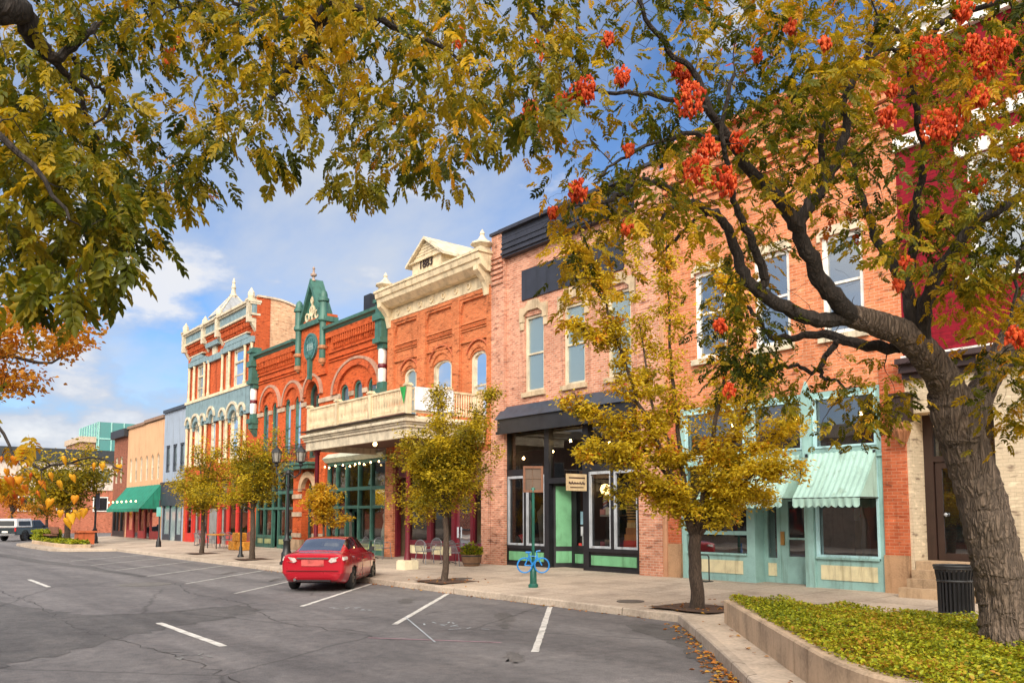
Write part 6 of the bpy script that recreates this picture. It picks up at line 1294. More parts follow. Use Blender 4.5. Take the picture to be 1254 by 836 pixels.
K.limb(D_([(868, 259, 8.4), (838, 281, 8.5), (822, 300, 8.6), (800, 320, 8.7)]), 0.025, 0.010, .01, 6)
K.limb(D_([(842, 247, 8.3), (810, 225, 8.1), (785, 222, 7.9), (760, 238, 7.8), (735, 250, 7.7), (700, 255, 7.6), (672, 262, 7.55)]), 0.036, 0.009, .012, 6)
K.limb(D_([(932, 358, 8.8), (937, 342, 8.75), (931, 322, 8.7), (920, 294, 8.6), (908, 267, 8.5), (899, 245, 8.4), (890, 205, 8.2), (885, 150, 8.0), (900, 90, 7.9)]), 0.054, 0.017, .01, 8)
K.limb(D_([(1103, 425, 9.5), (1068, 424, 9.7), (1041, 418, 9.9), (1014, 409, 10.1), (984, 411, 10.3), (954, 414, 10.5), (937, 404, 10.6), (928, 388, 10.7), (915, 375, 10.8)]), 0.072, 0.021, .012, 8)
K.limb(D_([(1030, 415, 10), (1020, 428, 10), (1008, 443, 10), (998, 455, 9.9), (974, 448, 9.9), (950, 451, 9.8), (930, 465, 9.7)]), 0.043, 0.013, .015, 7); K.limb(D_([(1003, 450, 9.9), (1013, 462, 9.8), (1030, 470, 9.7), (1025, 490, 9.6)]), 0.025, 0.010, .015, 6)
K.limb(D_([(1122, 422, 9.4), (1116, 380, 9.5), (1108, 345, 9.7), (1090, 318, 9.9), (1072, 290, 10.1), (1064, 262, 10.2), (1050, 225, 10.4), (1040, 185, 10.6)]), 0.083, 0.025, .012, 9)
K.limb(D_([(1110, 348, 9.7), (1118, 315, 9.7), (1121, 290, 9.7), (1120, 260, 9.6), (1128, 225, 9.5), (1132, 180, 9.3), (1120, 120, 9.1), (1110, 60, 8.9), (1080, 28, 8.7)]), 0.061, 0.025, .012, 8)
K.limb(D_([(1128, 425, 9.4), (1134, 370, 9.2), (1155, 325, 9.0), (1182, 290, 8.8), (1210, 262, 8.6), (1254, 240, 8.5), (1300, 200, 8.4)]), 0.086, 0.038, .012, 9)
K.limb(D_([(1122, 372, 9.4), (1161, 351, 9.5), (1202, 343, 9.6), (1254, 317, 9.8), (1310, 290, 10)]), 0.054, 0.025, .012, 8)
K.limb(D_([(1115, 60, 8.9), (1135, 45, 8.8), (1165, 22, 8.6), (1235, 0, 8.3)]), 0.043, 0.025, .012, 7); K.limb(D_([(1110, 62, 8.9), (1085, 60, 8.8), (1060, 80, 8.7)]), 0.029, 0.013, .012, 6)
K.limb(D_([(893, 170, 8.2), (850, 165, 7.9), (800, 175, 7.7), (760, 195, 7.5), (735, 215, 7.4)]), 0.029, 0.009, .012, 6); K.limb(D_([(868, 135, 8), (820, 120, 7.7), (770, 115, 7.5), (720, 112, 7.3), (690, 118, 7.2)]), 0.029, 0.009, .012, 6)
K.limb(D_([(850, 90, 7.9), (820, 60, 7.7), (790, 20, 7.5), (770, -40, 7.3)]), 0.029, 0.017, .012, 6); K.limb(D_([(1254, 300, 9), (1245, 330, 8.8), (1240, 380, 8.6), (1230, 430, 8.5)]), 0.022, 0.010, .01, 6)
CRN = [(640, 150), (690, 55), (700, -40), (1340, -60), (1340, 470), (1270, 510), (1250, 430), (1215, 445), (1190, 400), (1150, 395), (1115, 330), (1060, 300), (1000, 250), (960, 250), (930, 300), (905, 260), (870, 260), (850, 290), (810, 305), (790, 285), (755, 260), (735, 345), (700, 370), (690, 300), (660, 270), (690, 225), (660, 190)]
cen = []; q = random.Random(77)
while len(cen) < 450:
    x, y = q.uniform(640, 1340), q.uniform(-60, 510)
    if not inpoly(x, y, CRN): continue
    if 1085 < x < 1215 and 185 < y < 340 and q.random() < .3: continue
    if q.random() > (.45 if x < 830 else .62 if y > 230 else .95): continue
    cen.append(pt(x, y, q.uniform(7.0, 8.6) if x < 830 else q.uniform(7.6, 11.2)))
def region(poly, n, d0, d1, q):
    r = []; xs = [p[0] for p in poly]; ys = [p[1] for p in poly]
    while len(r) < n:
        x, y = q.uniform(min(xs), max(xs)), q.uniform(min(ys), max(ys))
        if inpoly(x, y, poly): r.append(pt(x, y, q.uniform(d0, d1)))
    return r
cen += region([(1060, 250), (1254, 230), (1260, 510), (1210, 450), (1195, 400), (1140, 405), (1125, 330)], 34, 8.2, 10, q)
cen += region([(1030, 450), (1110, 440), (1115, 500), (1060, 545), (1020, 540), (990, 515)], 16, 9.2, 10.2, q)
cen += region([(940, 470), (1010, 455), (1000, 480), (960, 500)], 6, 9.4, 10.2, q)
cen += region([(880, 290), (930, 270), (945, 420), (905, 470), (870, 450)], 30, 8.6, 10.4, q)
cen += region([(1200, 450), (1254, 440), (1262, 560), (1225, 520)], 14, 8.6, 9.6, q)
K.twigs(cen, .006, 3.2); K.twigs(region(CRN, 230, 7.4, 10.5, q)+region([(630, 200), (700, 200), (720, 300), (660, 280)], 14, 7.3, 7.8, q)+region([(930, 250), (1110, 300), (1110, 480), (960, 480)], 60, 8.6, 10.2, q), .0045, 2.2, True); TM.build('trunk', BK_BIG, gt, True); K.mb.build('limbs', BK_DARK, gt, True)
cc = np.array(pt(1000, 200, 9))
P, Ax, Ls, Ti = leaves_at(cen, 13., .27, cc, (.05, .9), (.09, .19), .40, .19, lambda c: .34+.12*math.sin(c[0]*1.7+c[2]*2.1)+.05*math.sin(c[1]*3))
scatter('crown', P, Ax, Ls, Ti, PINN, LM_GOLD, gt, .45, .05)
CL = [(1137, 75, .34), (1210, 80, .34), (1150, 162, .34), (1200, 125, .2), (1170, 150, .25), (845, 128, .28), (852, 215, .26), (888, 228, .26), (905, 182, .2), (715, 118, .24), (762, 100, .14), (650, 142, .14), (707, 240, .17), (677, 268, .11), (688, 130, .13), (868, 188, .2), (830, 92, .14), (1250, 190, .26), (1196, 232, .17), (1087, 150, .18), (1092, 118, .12), (1110, 330, .14), (1230, 60, .2), (882, 405, .12), (893, 485, .12), (767, 285, .12), (1010, 60, .12), (968, 40, .13), (1245, 420, .2), (840, 105, .18), (1190, 60, .16), (928, 75, .11), (770, 190, .10), (1100, 355, .11), (745, 55, .1), (1180, 20, .2)]
q = random.Random(5)
for (x, y, s) in CL:
    d = q.uniform(7.0, 7.5) if x < 800 else q.uniform(7.5, 8.2); c = pt(x, y-8, d); pods = []; nn = int(50+s*s*1200)
    for k in range(nn):
        v = Vector((q.gauss(0, 1), q.gauss(0, 1), q.gauss(0, 1))).normalized()*q.random()**.45*s*.5; v.z *= 1.15; pods.append((c+v, q.uniform(.028, .044), q.uniform(.1, .8)))
    pod_mesh('seed_pod_cluster', pods, LM_POD, gt, int(x))
# suckers at the foot of the trunk
# ---- overhanging tree on the near kerb (its crown fills the top left)
nt_ = thing('golden_rain_tree', 'overhanging tree whose golden green branches fill the upper left sky', 'tree', (-3.2, -1.2, .45))
K = Skel(31); tb = Vector((-3.2, -1.2, .3)); tf = Vector((-3.4, -1.0, 3.3))
K.limb([tb, (-3.25, -1.15, 1.3), (-3.35, -1.1, 2.4), tf], .32, .26, .01, 16, 4, .3)
fk = tf-Vector((0, 0, .15))
K.limb([fk, pt(-260, -60, 5.0), pt(-80, -20, 5.2), pt(0, 8, 5.4), pt(26, 14, 5.6), pt(40, 42, 5.7), pt(54, 66, 5.8)], .16, .045, .012, 10); K.limb([pt(54, 66, 5.8), pt(75, 68, 5.9), pt(100, 46, 6.0), pt(120, 30, 6.2)], .04, .02, .01, 7); K.limb([pt(54, 66, 5.8), pt(80, 90, 6), pt(98, 115, 6.1), pt(108, 150, 6.2), pt(122, 175, 6.3)], .028, .01, .01, 6)
K.limb([pt(90, 70, 6), pt(108, 102, 6.1), pt(134, 115, 6.2), pt(134, 135, 6.3), pt(115, 155, 6.3)], .02, .008, .01, 6)
K.limb([fk, pt(-150, -260, 5.0), pt(120, -160, 5.6), pt(300, -60, 6.2), pt(410, 2, 6.8), pt(384, 28, 7.0), pt(386, 58, 7.2), pt(350, 88, 7.3), pt(330, 130, 7.3)], .15, .02, .015, 9); K.limb([pt(410, 0, 6.8), pt(470, 25, 7.2), pt(500, 45, 7.4), pt(545, 60, 7.6), pt(585, 95, 7.8)], .035, .010, .012, 7); K.limb([pt(384, 30, 7), pt(340, 20, 7), pt(290, 5, 7), pt(270, -20, 6.9)], .022, .015, .012, 6)
K.limb([pt(300, -60, 6.2), pt(480, -80, 7), pt(620, -20, 7.6), pt(665, 30, 7.8), pt(680, 80, 7.9)], .08, .012, .015, 7); K.limb([fk, pt(-300, 120, 4.4), pt(-120, 180, 4.2), pt(-20, 160, 4.1), pt(40, 200, 4.1), pt(85, 270, 4.1)], .04, .007, .012, 7)
K.limb([pt(180, -20, 6.2), pt(195, 40, 6.4), pt(200, 65, 6.5)], .02, .008, .01, 5); K.limb([pt(-120, 180, 4.2), pt(-60, 330, 3.2), pt(-20, 470, 2.6), pt(10, 545, 2.4), pt(50, 570, 2.3), pt(110, 560, 2.25), pt(150, 575, 2.2)], .007, .0018, .004, 6)
q = random.Random(41)
TL = [(-60, -60), (700, -60), (688, 30), (700, 60), (684, 110), (640, 175), (590, 170), (556, 205), (530, 225), (505, 190), (470, 175), (450, 235), (405, 215), (385, 140), (350, 165), (325, 195), (290, 165), (255, 170), (240, 225), (200, 235), (165, 225), (140, 260), (100, 230), (60, 200), (-60, 200)]
cen = []
while len(cen) < 430:
    x, y = q.uniform(-60, 700), q.uniform(-60, 235)
    if not inpoly(x, y, TL): continue
    # thinner patches where the sky shows
    if math.sin(x*.031+1.1)*math.sin(y*.043+.4)+.35*math.sin(x*.07+y*.05) > .62 and q.random() < .8: continue
    if math.hypot(x-190, y-95) < 38 or math.hypot(x-60, y-45) < 22 or math.hypot(x-320, y-25) < 18 or math.hypot(x-130, y-150) < 18 or math.hypot(x-90, y-165) < 14 or math.hypot(x-215, y-60) < 26 or math.hypot(x-470, y-115) < 18 or math.hypot(x-270, y-120) < 20 or math.hypot(x-20, y-95) < 16: 
        if q.random() < .85: continue
    cen.append(pt(x, y, q.uniform(5.6, 9.2)))
tips = [(545, 235), (520, 215), (438, 245), (405, 230), (460, 225), (262, 175), (330, 205), (345, 190), (225, 235), (195, 255), (175, 245), (240, 215), (600, 180), (640, 165), (655, 150), (150, 290), (670, 130), (690, 90), (560, 190)]
cen2 = [pt(x+q.uniform(-8, 8), y-10+q.uniform(-8, 8), q.uniform(6, 7.6)) for x, y in tips]
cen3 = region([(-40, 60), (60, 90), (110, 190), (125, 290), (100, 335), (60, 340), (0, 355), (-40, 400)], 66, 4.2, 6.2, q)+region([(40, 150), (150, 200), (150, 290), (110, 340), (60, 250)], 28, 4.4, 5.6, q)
cen4 = [pt(x, y, q.uniform(3.8, 4.3)) for x, y in ((112, 335), (95, 345), (132, 300), (60, 335), (30, 350), (75, 340), (4, 470), (120, 310))]
K.twigs(cen+cen2+cen3+cen4, .006, 2.8)
hp = [(px, py, 2.15+.25*q.random()) for px, py in [(78, 570), (92, 572), (115, 578), (125, 578), (146, 580), (88, 592), (62, 590), (62, 622), (74, 636), (92, 618), (103, 634), (86, 640), (94, 636), (82, 646), (72, 600), (38, 590), (22, 595), (10, 595), (4, 600), (30, 605), (46, 612), (16, 612), (2, 570), (26, 560), (8, 585), (18, 570), (36, 572), (50, 600), (-5, 590), (12, 610), (2, 618), (28, 620)]]
K.twigs([pt(x, y-10, d) for x, y, d in hp], .0022, 1.2, True, .02); K.mb.build('trunk', BK_DARK, nt_, True)
tf_ = lambda c: .35+.10*math.sin(c[0]*1.9+c[2])+.06*math.sin(c[1]*2.7)
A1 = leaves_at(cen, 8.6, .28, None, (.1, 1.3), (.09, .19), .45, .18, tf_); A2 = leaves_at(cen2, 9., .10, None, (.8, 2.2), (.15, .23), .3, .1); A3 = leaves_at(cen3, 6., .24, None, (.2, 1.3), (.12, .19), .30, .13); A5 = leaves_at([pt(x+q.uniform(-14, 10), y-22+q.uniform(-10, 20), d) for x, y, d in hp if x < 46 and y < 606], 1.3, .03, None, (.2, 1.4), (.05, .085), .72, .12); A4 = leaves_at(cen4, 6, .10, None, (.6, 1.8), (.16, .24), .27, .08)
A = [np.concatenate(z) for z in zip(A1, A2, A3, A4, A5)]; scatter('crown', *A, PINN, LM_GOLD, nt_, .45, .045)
for k, (x, y, d) in enumerate(hp): pod_mesh('seed_pod', [(pt(x, y-10, d), (.021 if x < 55 else .0235)*q.uniform(.8, 1.15), (.25 if x < 55 else .7)+q.gauss(0, .15))], LM_PODY, nt_, k)
scr = [pt(x, y, d) for x, y, d in [(645, 140, 7.4), (655, 150, 7.5), (212, 68, 6.5), (660, 60, 7.6), (560, 50, 7.6)]]
for c in scr: pod_mesh('seed_pod_cluster', [(c+Vector((q.gauss(0, .03), q.gauss(0, .03), q.gauss(0, .045))), q.uniform(.04, .05), q.uniform(.3, .9)) for k in range(14)], LM_POD, nt_, int(c.x*100) % 997)
# orange maple reaching in from the left, farther along
mp = thing('maple_tree', 'orange leaved maple branch reaching in below the green leaves at left', 'tree', (-19.5, -4.6, .15)); K = Skel(51)
K.limb([(-19.5, -4.6, .1), (-19.4, -4.5, 2.), (-19.2, -4.3, 3.8)], .18, .13, .01, 10, 4, .3); f0 = (-19.2, -4.3, 3.6)
K.limb([f0, pt(-230, 400, 13.5), pt(-100, 440, 13.2), pt(-20, 430, 13), pt(50, 445, 13), pt(95, 420, 13)], .08, .010, .03, 6); K.limb([pt(-230, 400, 13.5), pt(-100, 380, 13.5), pt(0, 390, 13.3), pt(50, 385, 13.2)], .05, .010, .03, 6); K.limb([pt(-100, 440, 13.2), pt(-20, 470, 13), pt(40, 475, 13)], .03, .008, .03, 5); K.limb([f0, (-19.6, -4.5, 6), (-20, -4.8, 7.6)], .1, .02, .04, 6); K.limb([f0, (-20.6, -5.5, 5.6)], .06, .02, .04, 6)
q = random.Random(8)
c_ = region([(-60, 375), (30, 372), (60, 400), (112, 385), (108, 418), (75, 440), (40, 430), (-60, 445)], 74, 12.2, 13.8, q)+region([(-60, 450), (50, 462), (50, 485), (-60, 485)], 26, 12.2, 13.5, q)+[Vector((-19.8+q.gauss(0, 1.2), -4.8+q.gauss(0, 1.0), 6.4+q.gauss(0, 1.))) for k in range(60)]
K.twigs(c_, .006, 3); K.mb.build('trunk', BK_Y, mp, True); P, Ax, Ls, Ti = leaves_at(c_, 42, .20, None, (-.3, 1.), (.055, .09), .45, .15); scatter('crown', P, Ax, Ls, Ti, simple_templates(.8), LM_ORG, mp, .7, .05)

# ---- slim street trees
def street_tree(label, x, y, limbs, clumps, per, spread, lr, mat, r0, tb=.5, group='slim street trees along the pavement', name='pear_tree', seed=1, W=.52, trunkm=None):
    o = thing(name, label, 'tree', (x, y, zs(y)), group); K = Skel(seed)
    for L, a, b in limbs: K.limb(L, a, b, .012, 9 if a > .06 else 6, 4, .25 if a == r0 else None)
    K.twigs(clumps, .005, 2.5, True, .15); K.mb.build('trunk', trunkm or BK_Y, o, True)
    P, Ax, Ls, Ti = leaves_at(clumps, per, spread, None, (-.5, .9), lr, tb, .13); scatter('crown', P, Ax, Ls, Ti, simple_templates(W), mat, o, .7, .05); return o
def along(pts, n, rad, q, t0=0.):
    P = [Vector(p) for p in pts]; ln = [0]
    for i in range(len(P)-1): ln.append(ln[-1]+(P[i+1]-P[i]).length)
    out = []
    for k in range(n):
        d = (t0+(1-t0)*q.random())*ln[-1]
        for i in range(len(P)-1):
            if ln[i+1] >= d: break
        t = (d-ln[i])/max(1e-6, ln[i+1]-ln[i]); r_ = rad*(1.1-.4*d/ln[-1]); out.append(P[i].lerp(P[i+1], t)+Vector((q.gauss(0, r_), q.gauss(0, r_), q.gauss(0, r_*.8))))
    return out
# the golden one in front of the pink brick building
q = random.Random(14); dd = 16.5; z0 = zs(13.38); base = Vector((-10.8, 13.38, z0-.05))
J = lambda L, d0=0, d1=0: [pt(x, y, dd+d0+(d1-d0)*i/(len(L)-1)) for i, (x, y) in enumerate(L)]
trk = [base]+J([(853, 715), (851, 685), (852, 655)])
L_ = [(J([(852, 658), (842, 625), (822, 580), (800, 530), (778, 480), (757, 420), (742, 370), (732, 320), (735, 288)], 0, -.9), 30, .2), (J([(850, 650), (838, 590), (830, 530), (824, 470), (820, 410), (818, 350), (816, 295)], 0, .4), 22, .16),
      (J([(853, 655), (862, 600), (872, 540), (884, 480), (893, 420), (892, 370), (885, 330)], 0, -.5), 34, .3), (J([(848, 655), (830, 610), (800, 590), (770, 560), (735, 548), (712, 552)], 0, -1.1), 22, .17), (J([(822, 590), (790, 550), (750, 520), (715, 500), (700, 480)], 0, -.3), 18, .16),
      (J([(856, 655), (880, 620), (910, 590), (940, 572), (968, 575)], 0, -.9), 32, .24), (J([(858, 640), (890, 590), (920, 550), (950, 530), (975, 515)], 0, .2), 24, .22), (J([(852, 650), (850, 620), (800, 605), (770, 600), (745, 610)], 0, -.6), 14, .17), (J([(862, 610), (890, 570), (905, 520), (925, 470), (935, 445)], 0, .8), 26, .26), (J([(830, 560), (800, 500), (790, 440), (782, 390)], 0, .8), 12, .16), (J([(852, 650), (865, 620), (905, 605), (945, 605)], 0, .6), 18, .22), (J([(757, 420), (725, 410), (700, 392)], -.5, -.7), 9, .13), (J([(742, 370), (715, 330), (700, 300)], -.7, -.6), 8, .14)]
cl = []
for pts_, n, r_ in L_: cl += along(pts_, int(n*2.2), r_*.85, q, .18)
cl += [pt(770+q.gauss(0, 10), 290+q.gauss(0, 30), 16+q.uniform(-.5, .5)) for k in range(5)]+[pt(800+q.gauss(0, 5), 230+q.gauss(0, 20), 16) for k in range(0)]
street_tree('golden slim tree with upright leafy limbs in front of the pink brick building', -10.8, 13.38, [(trk, .14, .12)]+[(p, .06 if n > 20 else .04, .010) for p, n, r_ in L_], cl, 64, .15, (.06, .105), LM_PEAR, .14, .63, seed=3)
def auto_tree(label, x, y, d, fork, top, halfw, botpx, seed, n, per, lr, mat=LM_PEAR, tb=.42, r0=.11, spread=.16, name='pear_tree', group='slim street trees along the pavement', lean=(0, 0), W=.52, spire=()):
    """fork height z, crown top z, half width m"""
    q = random.Random(seed); zb = zs(y) if y > 12.4 else .3; base = Vector((x, y, zb-.05)); fk = Vector((x+lean[0]*.3, y+lean[1]*.3, fork)); limbs = [([base, base.lerp(fk, .5)+Vector((.03, .02, 0)), fk], r0, r0*.8)]; cl = []; nl = 11
    for k in range(nl):
        a = 2*PI*k/nl+q.uniform(-.25, .25); t = q.uniform(.35, 1.0); rr_ = halfw*(1.05-.75*(t-.35)/.65*1.0)*q.uniform(.8, 1.1); zt = fork+(top-fork)*t*q.uniform(.85, 1.)
        if t < .55: zt = fork+(top-fork)*q.uniform(.15, .4)
        e = Vector((x+lean[0]+rr_*math.cos(a), y+lean[1]+rr_*math.sin(a), zt)); m = fk.lerp(e, .5)+Vector((-.12*rr_*math.cos(a), -.12*rr_*math.sin(a), .14*(zt-fork))); pts_ = [fk, m, e]; limbs.append((pts_, r0*.5, .010)); cl += along(pts_, int(n/nl), .17*halfw, q, .25)
    for sx, sz in spire:
        e = Vector((x+sx*RT[0], y+sx*RT[1], sz)); pts_ = [fk, fk.lerp(e, .5)+Vector((0, 0, .2)), e]; limbs.append((pts_, r0*.45, .01)); cl += along(pts_, int(n/nl*1.0), .12, q, .4)
    return street_tree(label, x, y, limbs, cl, per, spread, lr, mat, r0, tb, group, name, seed, W)
auto_tree('olive gold slim tree with a thin trunk before the cream balcony', -19.65, 13.35, 23.4, 2.0, 5.0, 2.0, 0, 5, 400, 56, (.06, .10), tb=.45, spread=.20, r0=.095, spire=((-.25, 5.7), (1.35, 5.6), (.9, 5.0), (-1.2, 4.3)))
auto_tree('bushy olive gold tree left of the two lantern lamp', -34.7, 13.69, 35.3, 2.2, 5.6, 2.2, 0, 6, 300, 44, (.08, .13), tb=.46, r0=.12, spread=.28)
auto_tree('smaller rounded gold tree in front of the tall red brick building', -41.49, 13.86, 40.7, 2.3, 5.7, 1.8, 0, 7, 240, 42, (.09, .135), tb=.48, r0=.11, spread=.27)
auto_tree('small bright yellow tree directly behind the red car', -27.6, 13.5, 31, 1.6, 3.35, .85, 0, 8, 90, 46, (.08, .12), LM_YEL, .45, .05, .14)
auto_tree('wide spreading olive tree on the far planter island', -61., 11.6, 62, 2.4, 6.9, 3.4, 0, 9, 230, 34, (.16, .26), tb=.36, r0=.2, spread=.42, name='spreading_tree', group=None)
auto_tree('small orange yellow tree behind the dark pickup truck', -88, 15, 85, 2.0, 5.2, 2.4, 0, 10, 70, 28, (.2, .3), LM_ORG, .3, .14, .4, name='maple_tree', group=None)
auto_tree('orange tree at the far left edge of the street', -97, 13.4, 90, 2.2, 6.6, 2.8, 0, 12, 80, 28, (.2, .3), LM_ORG, .5, .15, .45, name='maple_tree', group=None)
# ---- ground cover
q = random.Random(2)
def cover(name, poly, n, z, lr, mat, tb, parent=None, var=.14, h=.10):
    xs = np.array([p[0] for p in poly]); ys = np.array([p[1] for p in poly]); P = []
    while len(P) < n:
        x, y = nr.uniform(xs.min(), xs.max()), nr.uniform(ys.min(), ys.max())
        if inpoly(x, y, poly): P.append((x, y))
    P = np.array(P); z_ = z+h*.5*(np.sin(P[:, 0]*5.1+np.sin(P[:, 1]*3))*np.sin(P[:, 1]*4.3+P[:, 0]))+nr.uniform(0, h, n); a = nr.uniform(0, 2*PI, n)
    ti = np.clip(tb+.16*np.sin(P[:, 0]*1.9+P[:, 1]*2.3)*np.sin(P[:, 1]*1.3)+nr.normal(0, var, n), .02, .98)
    return tag(scatter(name, np.column_stack([P, z_]), np.stack([np.cos(a), np.sin(a), nr.uniform(-.2, .9, n)], 1), nr.uniform(*lr, n), ti, simple_templates(.75), mat, parent, .5, .05), kind='stuff')
cover('ground_cover', [(x, y) for x, y in inset(BEDF, .10)]+[(1.5, 7.3), (1.5, 12.45), (-9.0, 12.45)], 100000, .52, (.026, .052), LM_GC, .60, var=.20, h=.11)
cover('grass', inset(LBED, .15), 5000, .34, (.12, .22), LM_GC, .5, h=.15)
hg = tag(scatter('hedge', *(lambda n: (np.column_stack([nr.uniform(-67.2, -64.6, n), nr.uniform(10.55, 12.0, n), nr.uniform(.35, 1.05, n)]), nr.normal(0, 1, (n, 3)), nr.uniform(.1, .18, n), np.clip(nr.normal(.48, .12, n), 0, 1)))(4500), simple_templates(.7), LM_GC, None, .8), 'low clipped yellow green hedge at the end of the far planter island', 'hedge')
n = 800; a = nr.uniform(0, 2*PI, n); r_ = .34*np.sqrt(nr.uniform(0, 1, n)); scatter('flowers', np.column_stack([-23.6+r_*np.cos(a), 17.15+r_*np.sin(a), zs(17.15)+.36+nr.uniform(0, .45, n)*(1.1-r_/.34*.6)]), np.stack([np.cos(a), np.sin(a), nr.uniform(.2, 1.6, n)], 1), nr.uniform(.06, .13, n), np.clip(nr.normal(.4, .2, n), 0, 1), SIMPLE, LM_GC, fb, .6)
n = 240; a = nr.uniform(0, 2*PI, n); r_ = .36*np.sqrt(nr.uniform(0, 1, n)); scatter('blossoms', np.column_stack([-23.6+r_*np.cos(a), 17.15+r_*np.sin(a), zs(17.15)+.46+nr.uniform(0, .3, n)]), np.stack([np.cos(a), np.sin(a), nr.uniform(.2, 1., n)], 1), nr.uniform(.04, .07, n), np.clip(nr.normal(.4, .3, n), 0, 1), SIMPLE, leafmat([(0, (.16, .02, .20)), (.6, (.25, .03, .16)), (1, (.7, .3, .05))], .2, 'petal'), fb, .6)
# fallen leaves
pts_ = []
for k in range(420):
    t = q.random()**.8; i = min(len(BUL)-2, int(t*4)); u = t*4-i if i < 4 else q.random(); a, b_ = BUL[i], BUL[i+1]; x, y = a[0]+(b_[0]-a[0])*u, a[1]+(b_[1]-a[1])*u; o_ = abs(q.gauss(0, .16)); pts_.append((x-o_*.65, y-o_*.7, .012))
for k in range(150): x = q.uniform(-32, -10.8); pts_.append((x, KY-abs(q.gauss(0, .12)), .012))
for k in range(60): pts_.append((q.uniform(-10, -6), 0, 0)); pts_[-1] = (lambda t: (-9.6+t*4.6+q.uniform(0, 1.1), 11.9-t*4.3+q.uniform(0, .9), .165))(q.random())
for k in range(90): x, y = q.choice(((-10.8, 13.38), (-19.65, 13.35))); dx, dy = q.gauss(0, .7), q.gauss(0, .5); pts_.append((x+dx, max(12.75, y+dy), zs(max(12.75, y+dy))+.03))
P = np.array(pts_); n = len(P); a = nr.uniform(0, 2*PI, n); tag(scatter('fallen_leaves', P, np.stack([np.cos(a), np.sin(a), nr.uniform(0, .25, n)], 1), nr.uniform(.05, .09, n), nr.uniform(.0, 1, n), simple_templates(.7), leafmat([(0, (.22, .08, .02)), (.5, (.45, .16, .03)), (1, (.50, .28, .04))], .2, 'fallen_leaf'), None, .25), kind='stuff')
# ================================================================= light and sky
SUNDIR = Vector((.60, -.62, .55)).normalized()
ELEV = math.asin(SUNDIR.z)
w = bpy.data.worlds.new('World'); scene.world = w; w.use_nodes = True; nt = w.node_tree; L = nt.links.new; bg = nt.nodes['Background']
sky = N(nt, 'ShaderNodeTexSky', sky_type='NISHITA'); sky.sun_disc = False; sky.sun_elevation = ELEV; sky.sun_rotation = math.atan2(SUNDIR.x, SUNDIR.y); sky.dust_density = .6; sky.ozone_density = 2.5; sky.air_density = 1.
tc = N(nt, 'ShaderNodeTexCoord'); sp = N(nt, 'ShaderNodeSeparateXYZ'); L(tc.outputs['Generated'], sp.inputs[0])
za = N(nt, 'ShaderNodeMath', operation='MAXIMUM'); L(sp.outputs[2], za.inputs[0]); za.inputs[1].default_value = .0
zb = N(nt, 'ShaderNodeMath', operation='ADD'); L(za.outputs[0], zb.inputs[0]); zb.inputs[1].default_value = .18
dv = N(nt, 'ShaderNodeVectorMath', operation='DIVIDE'); L(tc.outputs['Generated'], dv.inputs[0]); cz = N(nt, 'ShaderNodeCombineXYZ')
for k in range(3): L(zb.outputs[0], cz.inputs[k])
L(cz.outputs[0], dv.inputs[1])
mp = N(nt, 'ShaderNodeMapping'); mp.inputs['Location'].default_value = (3.1, 1.7, 0); mp.inputs['Scale'].default_value = (1., 1.5, .2); L(dv.outputs[0], mp.inputs[0])
n1 = N(nt, 'ShaderNodeTexNoise', Scale=1.05, Detail=8., Roughness=.56, Distortion=.25); L(mp.outputs[0], n1.inputs['Vector'])
mp2 = N(nt, 'ShaderNodeMapping'); mp2.inputs['Scale'].default_value = (5., 5., 11.); mp2.inputs['Location'].default_value = (.3, .9, .0); L(tc.outputs['Generated'], mp2.inputs[0])
n2 = N(nt, 'ShaderNodeTexNoise', Scale=1.3, Detail=8., Roughness=.55); L(mp2.outputs[0], n2.inputs['Vector'])
hb = N(nt, 'ShaderNodeMath', operation='MULTIPLY_ADD'); L(sp.outputs[2], hb.inputs[0]); hb.inputs[1].default_value = .16; L(n1.outputs[0], hb.inputs[2])
hi = ramp(nt, hb.outputs[0], [(.45, (0, 0, 0)), (.74, (.8, .8, .8))])          # thin high veil
lowm = N(nt, 'ShaderNodeMapRange'); L(sp.outputs[2], lowm.inputs[0]); lowm.inputs[1].default_value = .36; lowm.inputs[2].default_value = .06; lowm.inputs[3].default_value = -.10; lowm.inputs[4].default_value = .14
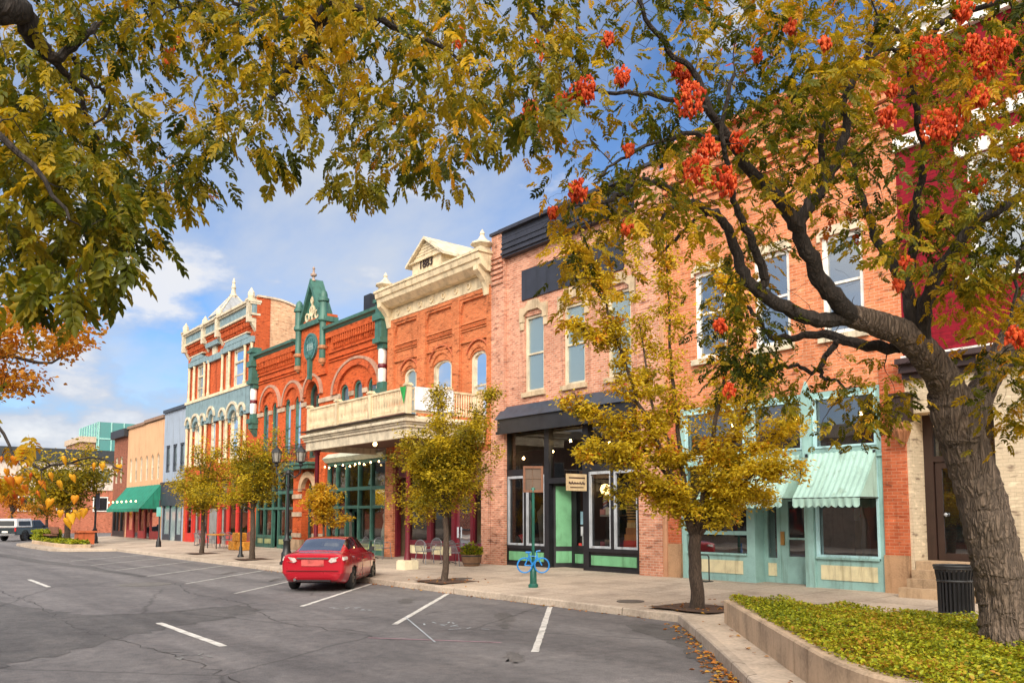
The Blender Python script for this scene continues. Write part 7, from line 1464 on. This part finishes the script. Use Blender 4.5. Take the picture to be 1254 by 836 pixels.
ad = N(nt, 'ShaderNodeMath', operation='ADD'); L(n2.outputs[0], ad.inputs[0]); L(lowm.outputs[0], ad.inputs[1])
lo = ramp(nt, ad.outputs[0], [(.50, (0, 0, 0)), (.64, (.85, .85, .85))])          # puffy low clouds
shade = ramp(nt, n2.outputs[0], [(.44, (2.7, 3.1, 4.2)), (.62, (7., 6.9, 6.9))])
skyb = mixc(nt, 1., sky.outputs[0], (.86, 1.04, 1.27), 'MULTIPLY')
c = mixc(nt, hi.outputs[0], skyb, (5.2, 5.5, 6.0)); c = mixc(nt, lo.outputs[0], c, shade.outputs[0]); # added soft fill: bright sky glow around the sun, unseen behind the camera
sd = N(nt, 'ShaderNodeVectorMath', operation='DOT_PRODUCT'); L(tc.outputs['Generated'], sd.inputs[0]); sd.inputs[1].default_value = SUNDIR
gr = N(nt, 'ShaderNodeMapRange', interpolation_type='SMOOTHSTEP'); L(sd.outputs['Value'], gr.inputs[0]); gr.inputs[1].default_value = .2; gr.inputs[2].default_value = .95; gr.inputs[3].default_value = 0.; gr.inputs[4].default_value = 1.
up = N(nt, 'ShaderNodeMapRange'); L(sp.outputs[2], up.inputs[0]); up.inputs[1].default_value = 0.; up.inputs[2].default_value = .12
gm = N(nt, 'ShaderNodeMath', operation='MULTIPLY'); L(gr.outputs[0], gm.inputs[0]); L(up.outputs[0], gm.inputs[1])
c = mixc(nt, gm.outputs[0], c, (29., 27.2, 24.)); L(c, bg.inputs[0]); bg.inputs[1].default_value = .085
sun = bpy.data.lights.new('sun', 'SUN'); so = bpy.data.objects.new('sun', sun); COL.objects.link(so); so.rotation_euler = SUNDIR.to_track_quat('Z', 'Y').to_euler(); sun.energy = 1.5; sun.angle = R(14.); sun.color = (1., .91, .78)
vs = scene.view_settings; vs.view_transform = 'Standard'; vs.look = 'None'; vs.exposure = .64; vs.gamma = 1; vs.use_curve_mapping = False
scene.cycles.max_bounces = 8; scene.cycles.transparent_max_bounces = 12; scene.cycles.use_denoising = True
scene.cycles.sample_clamp_indirect = 4.
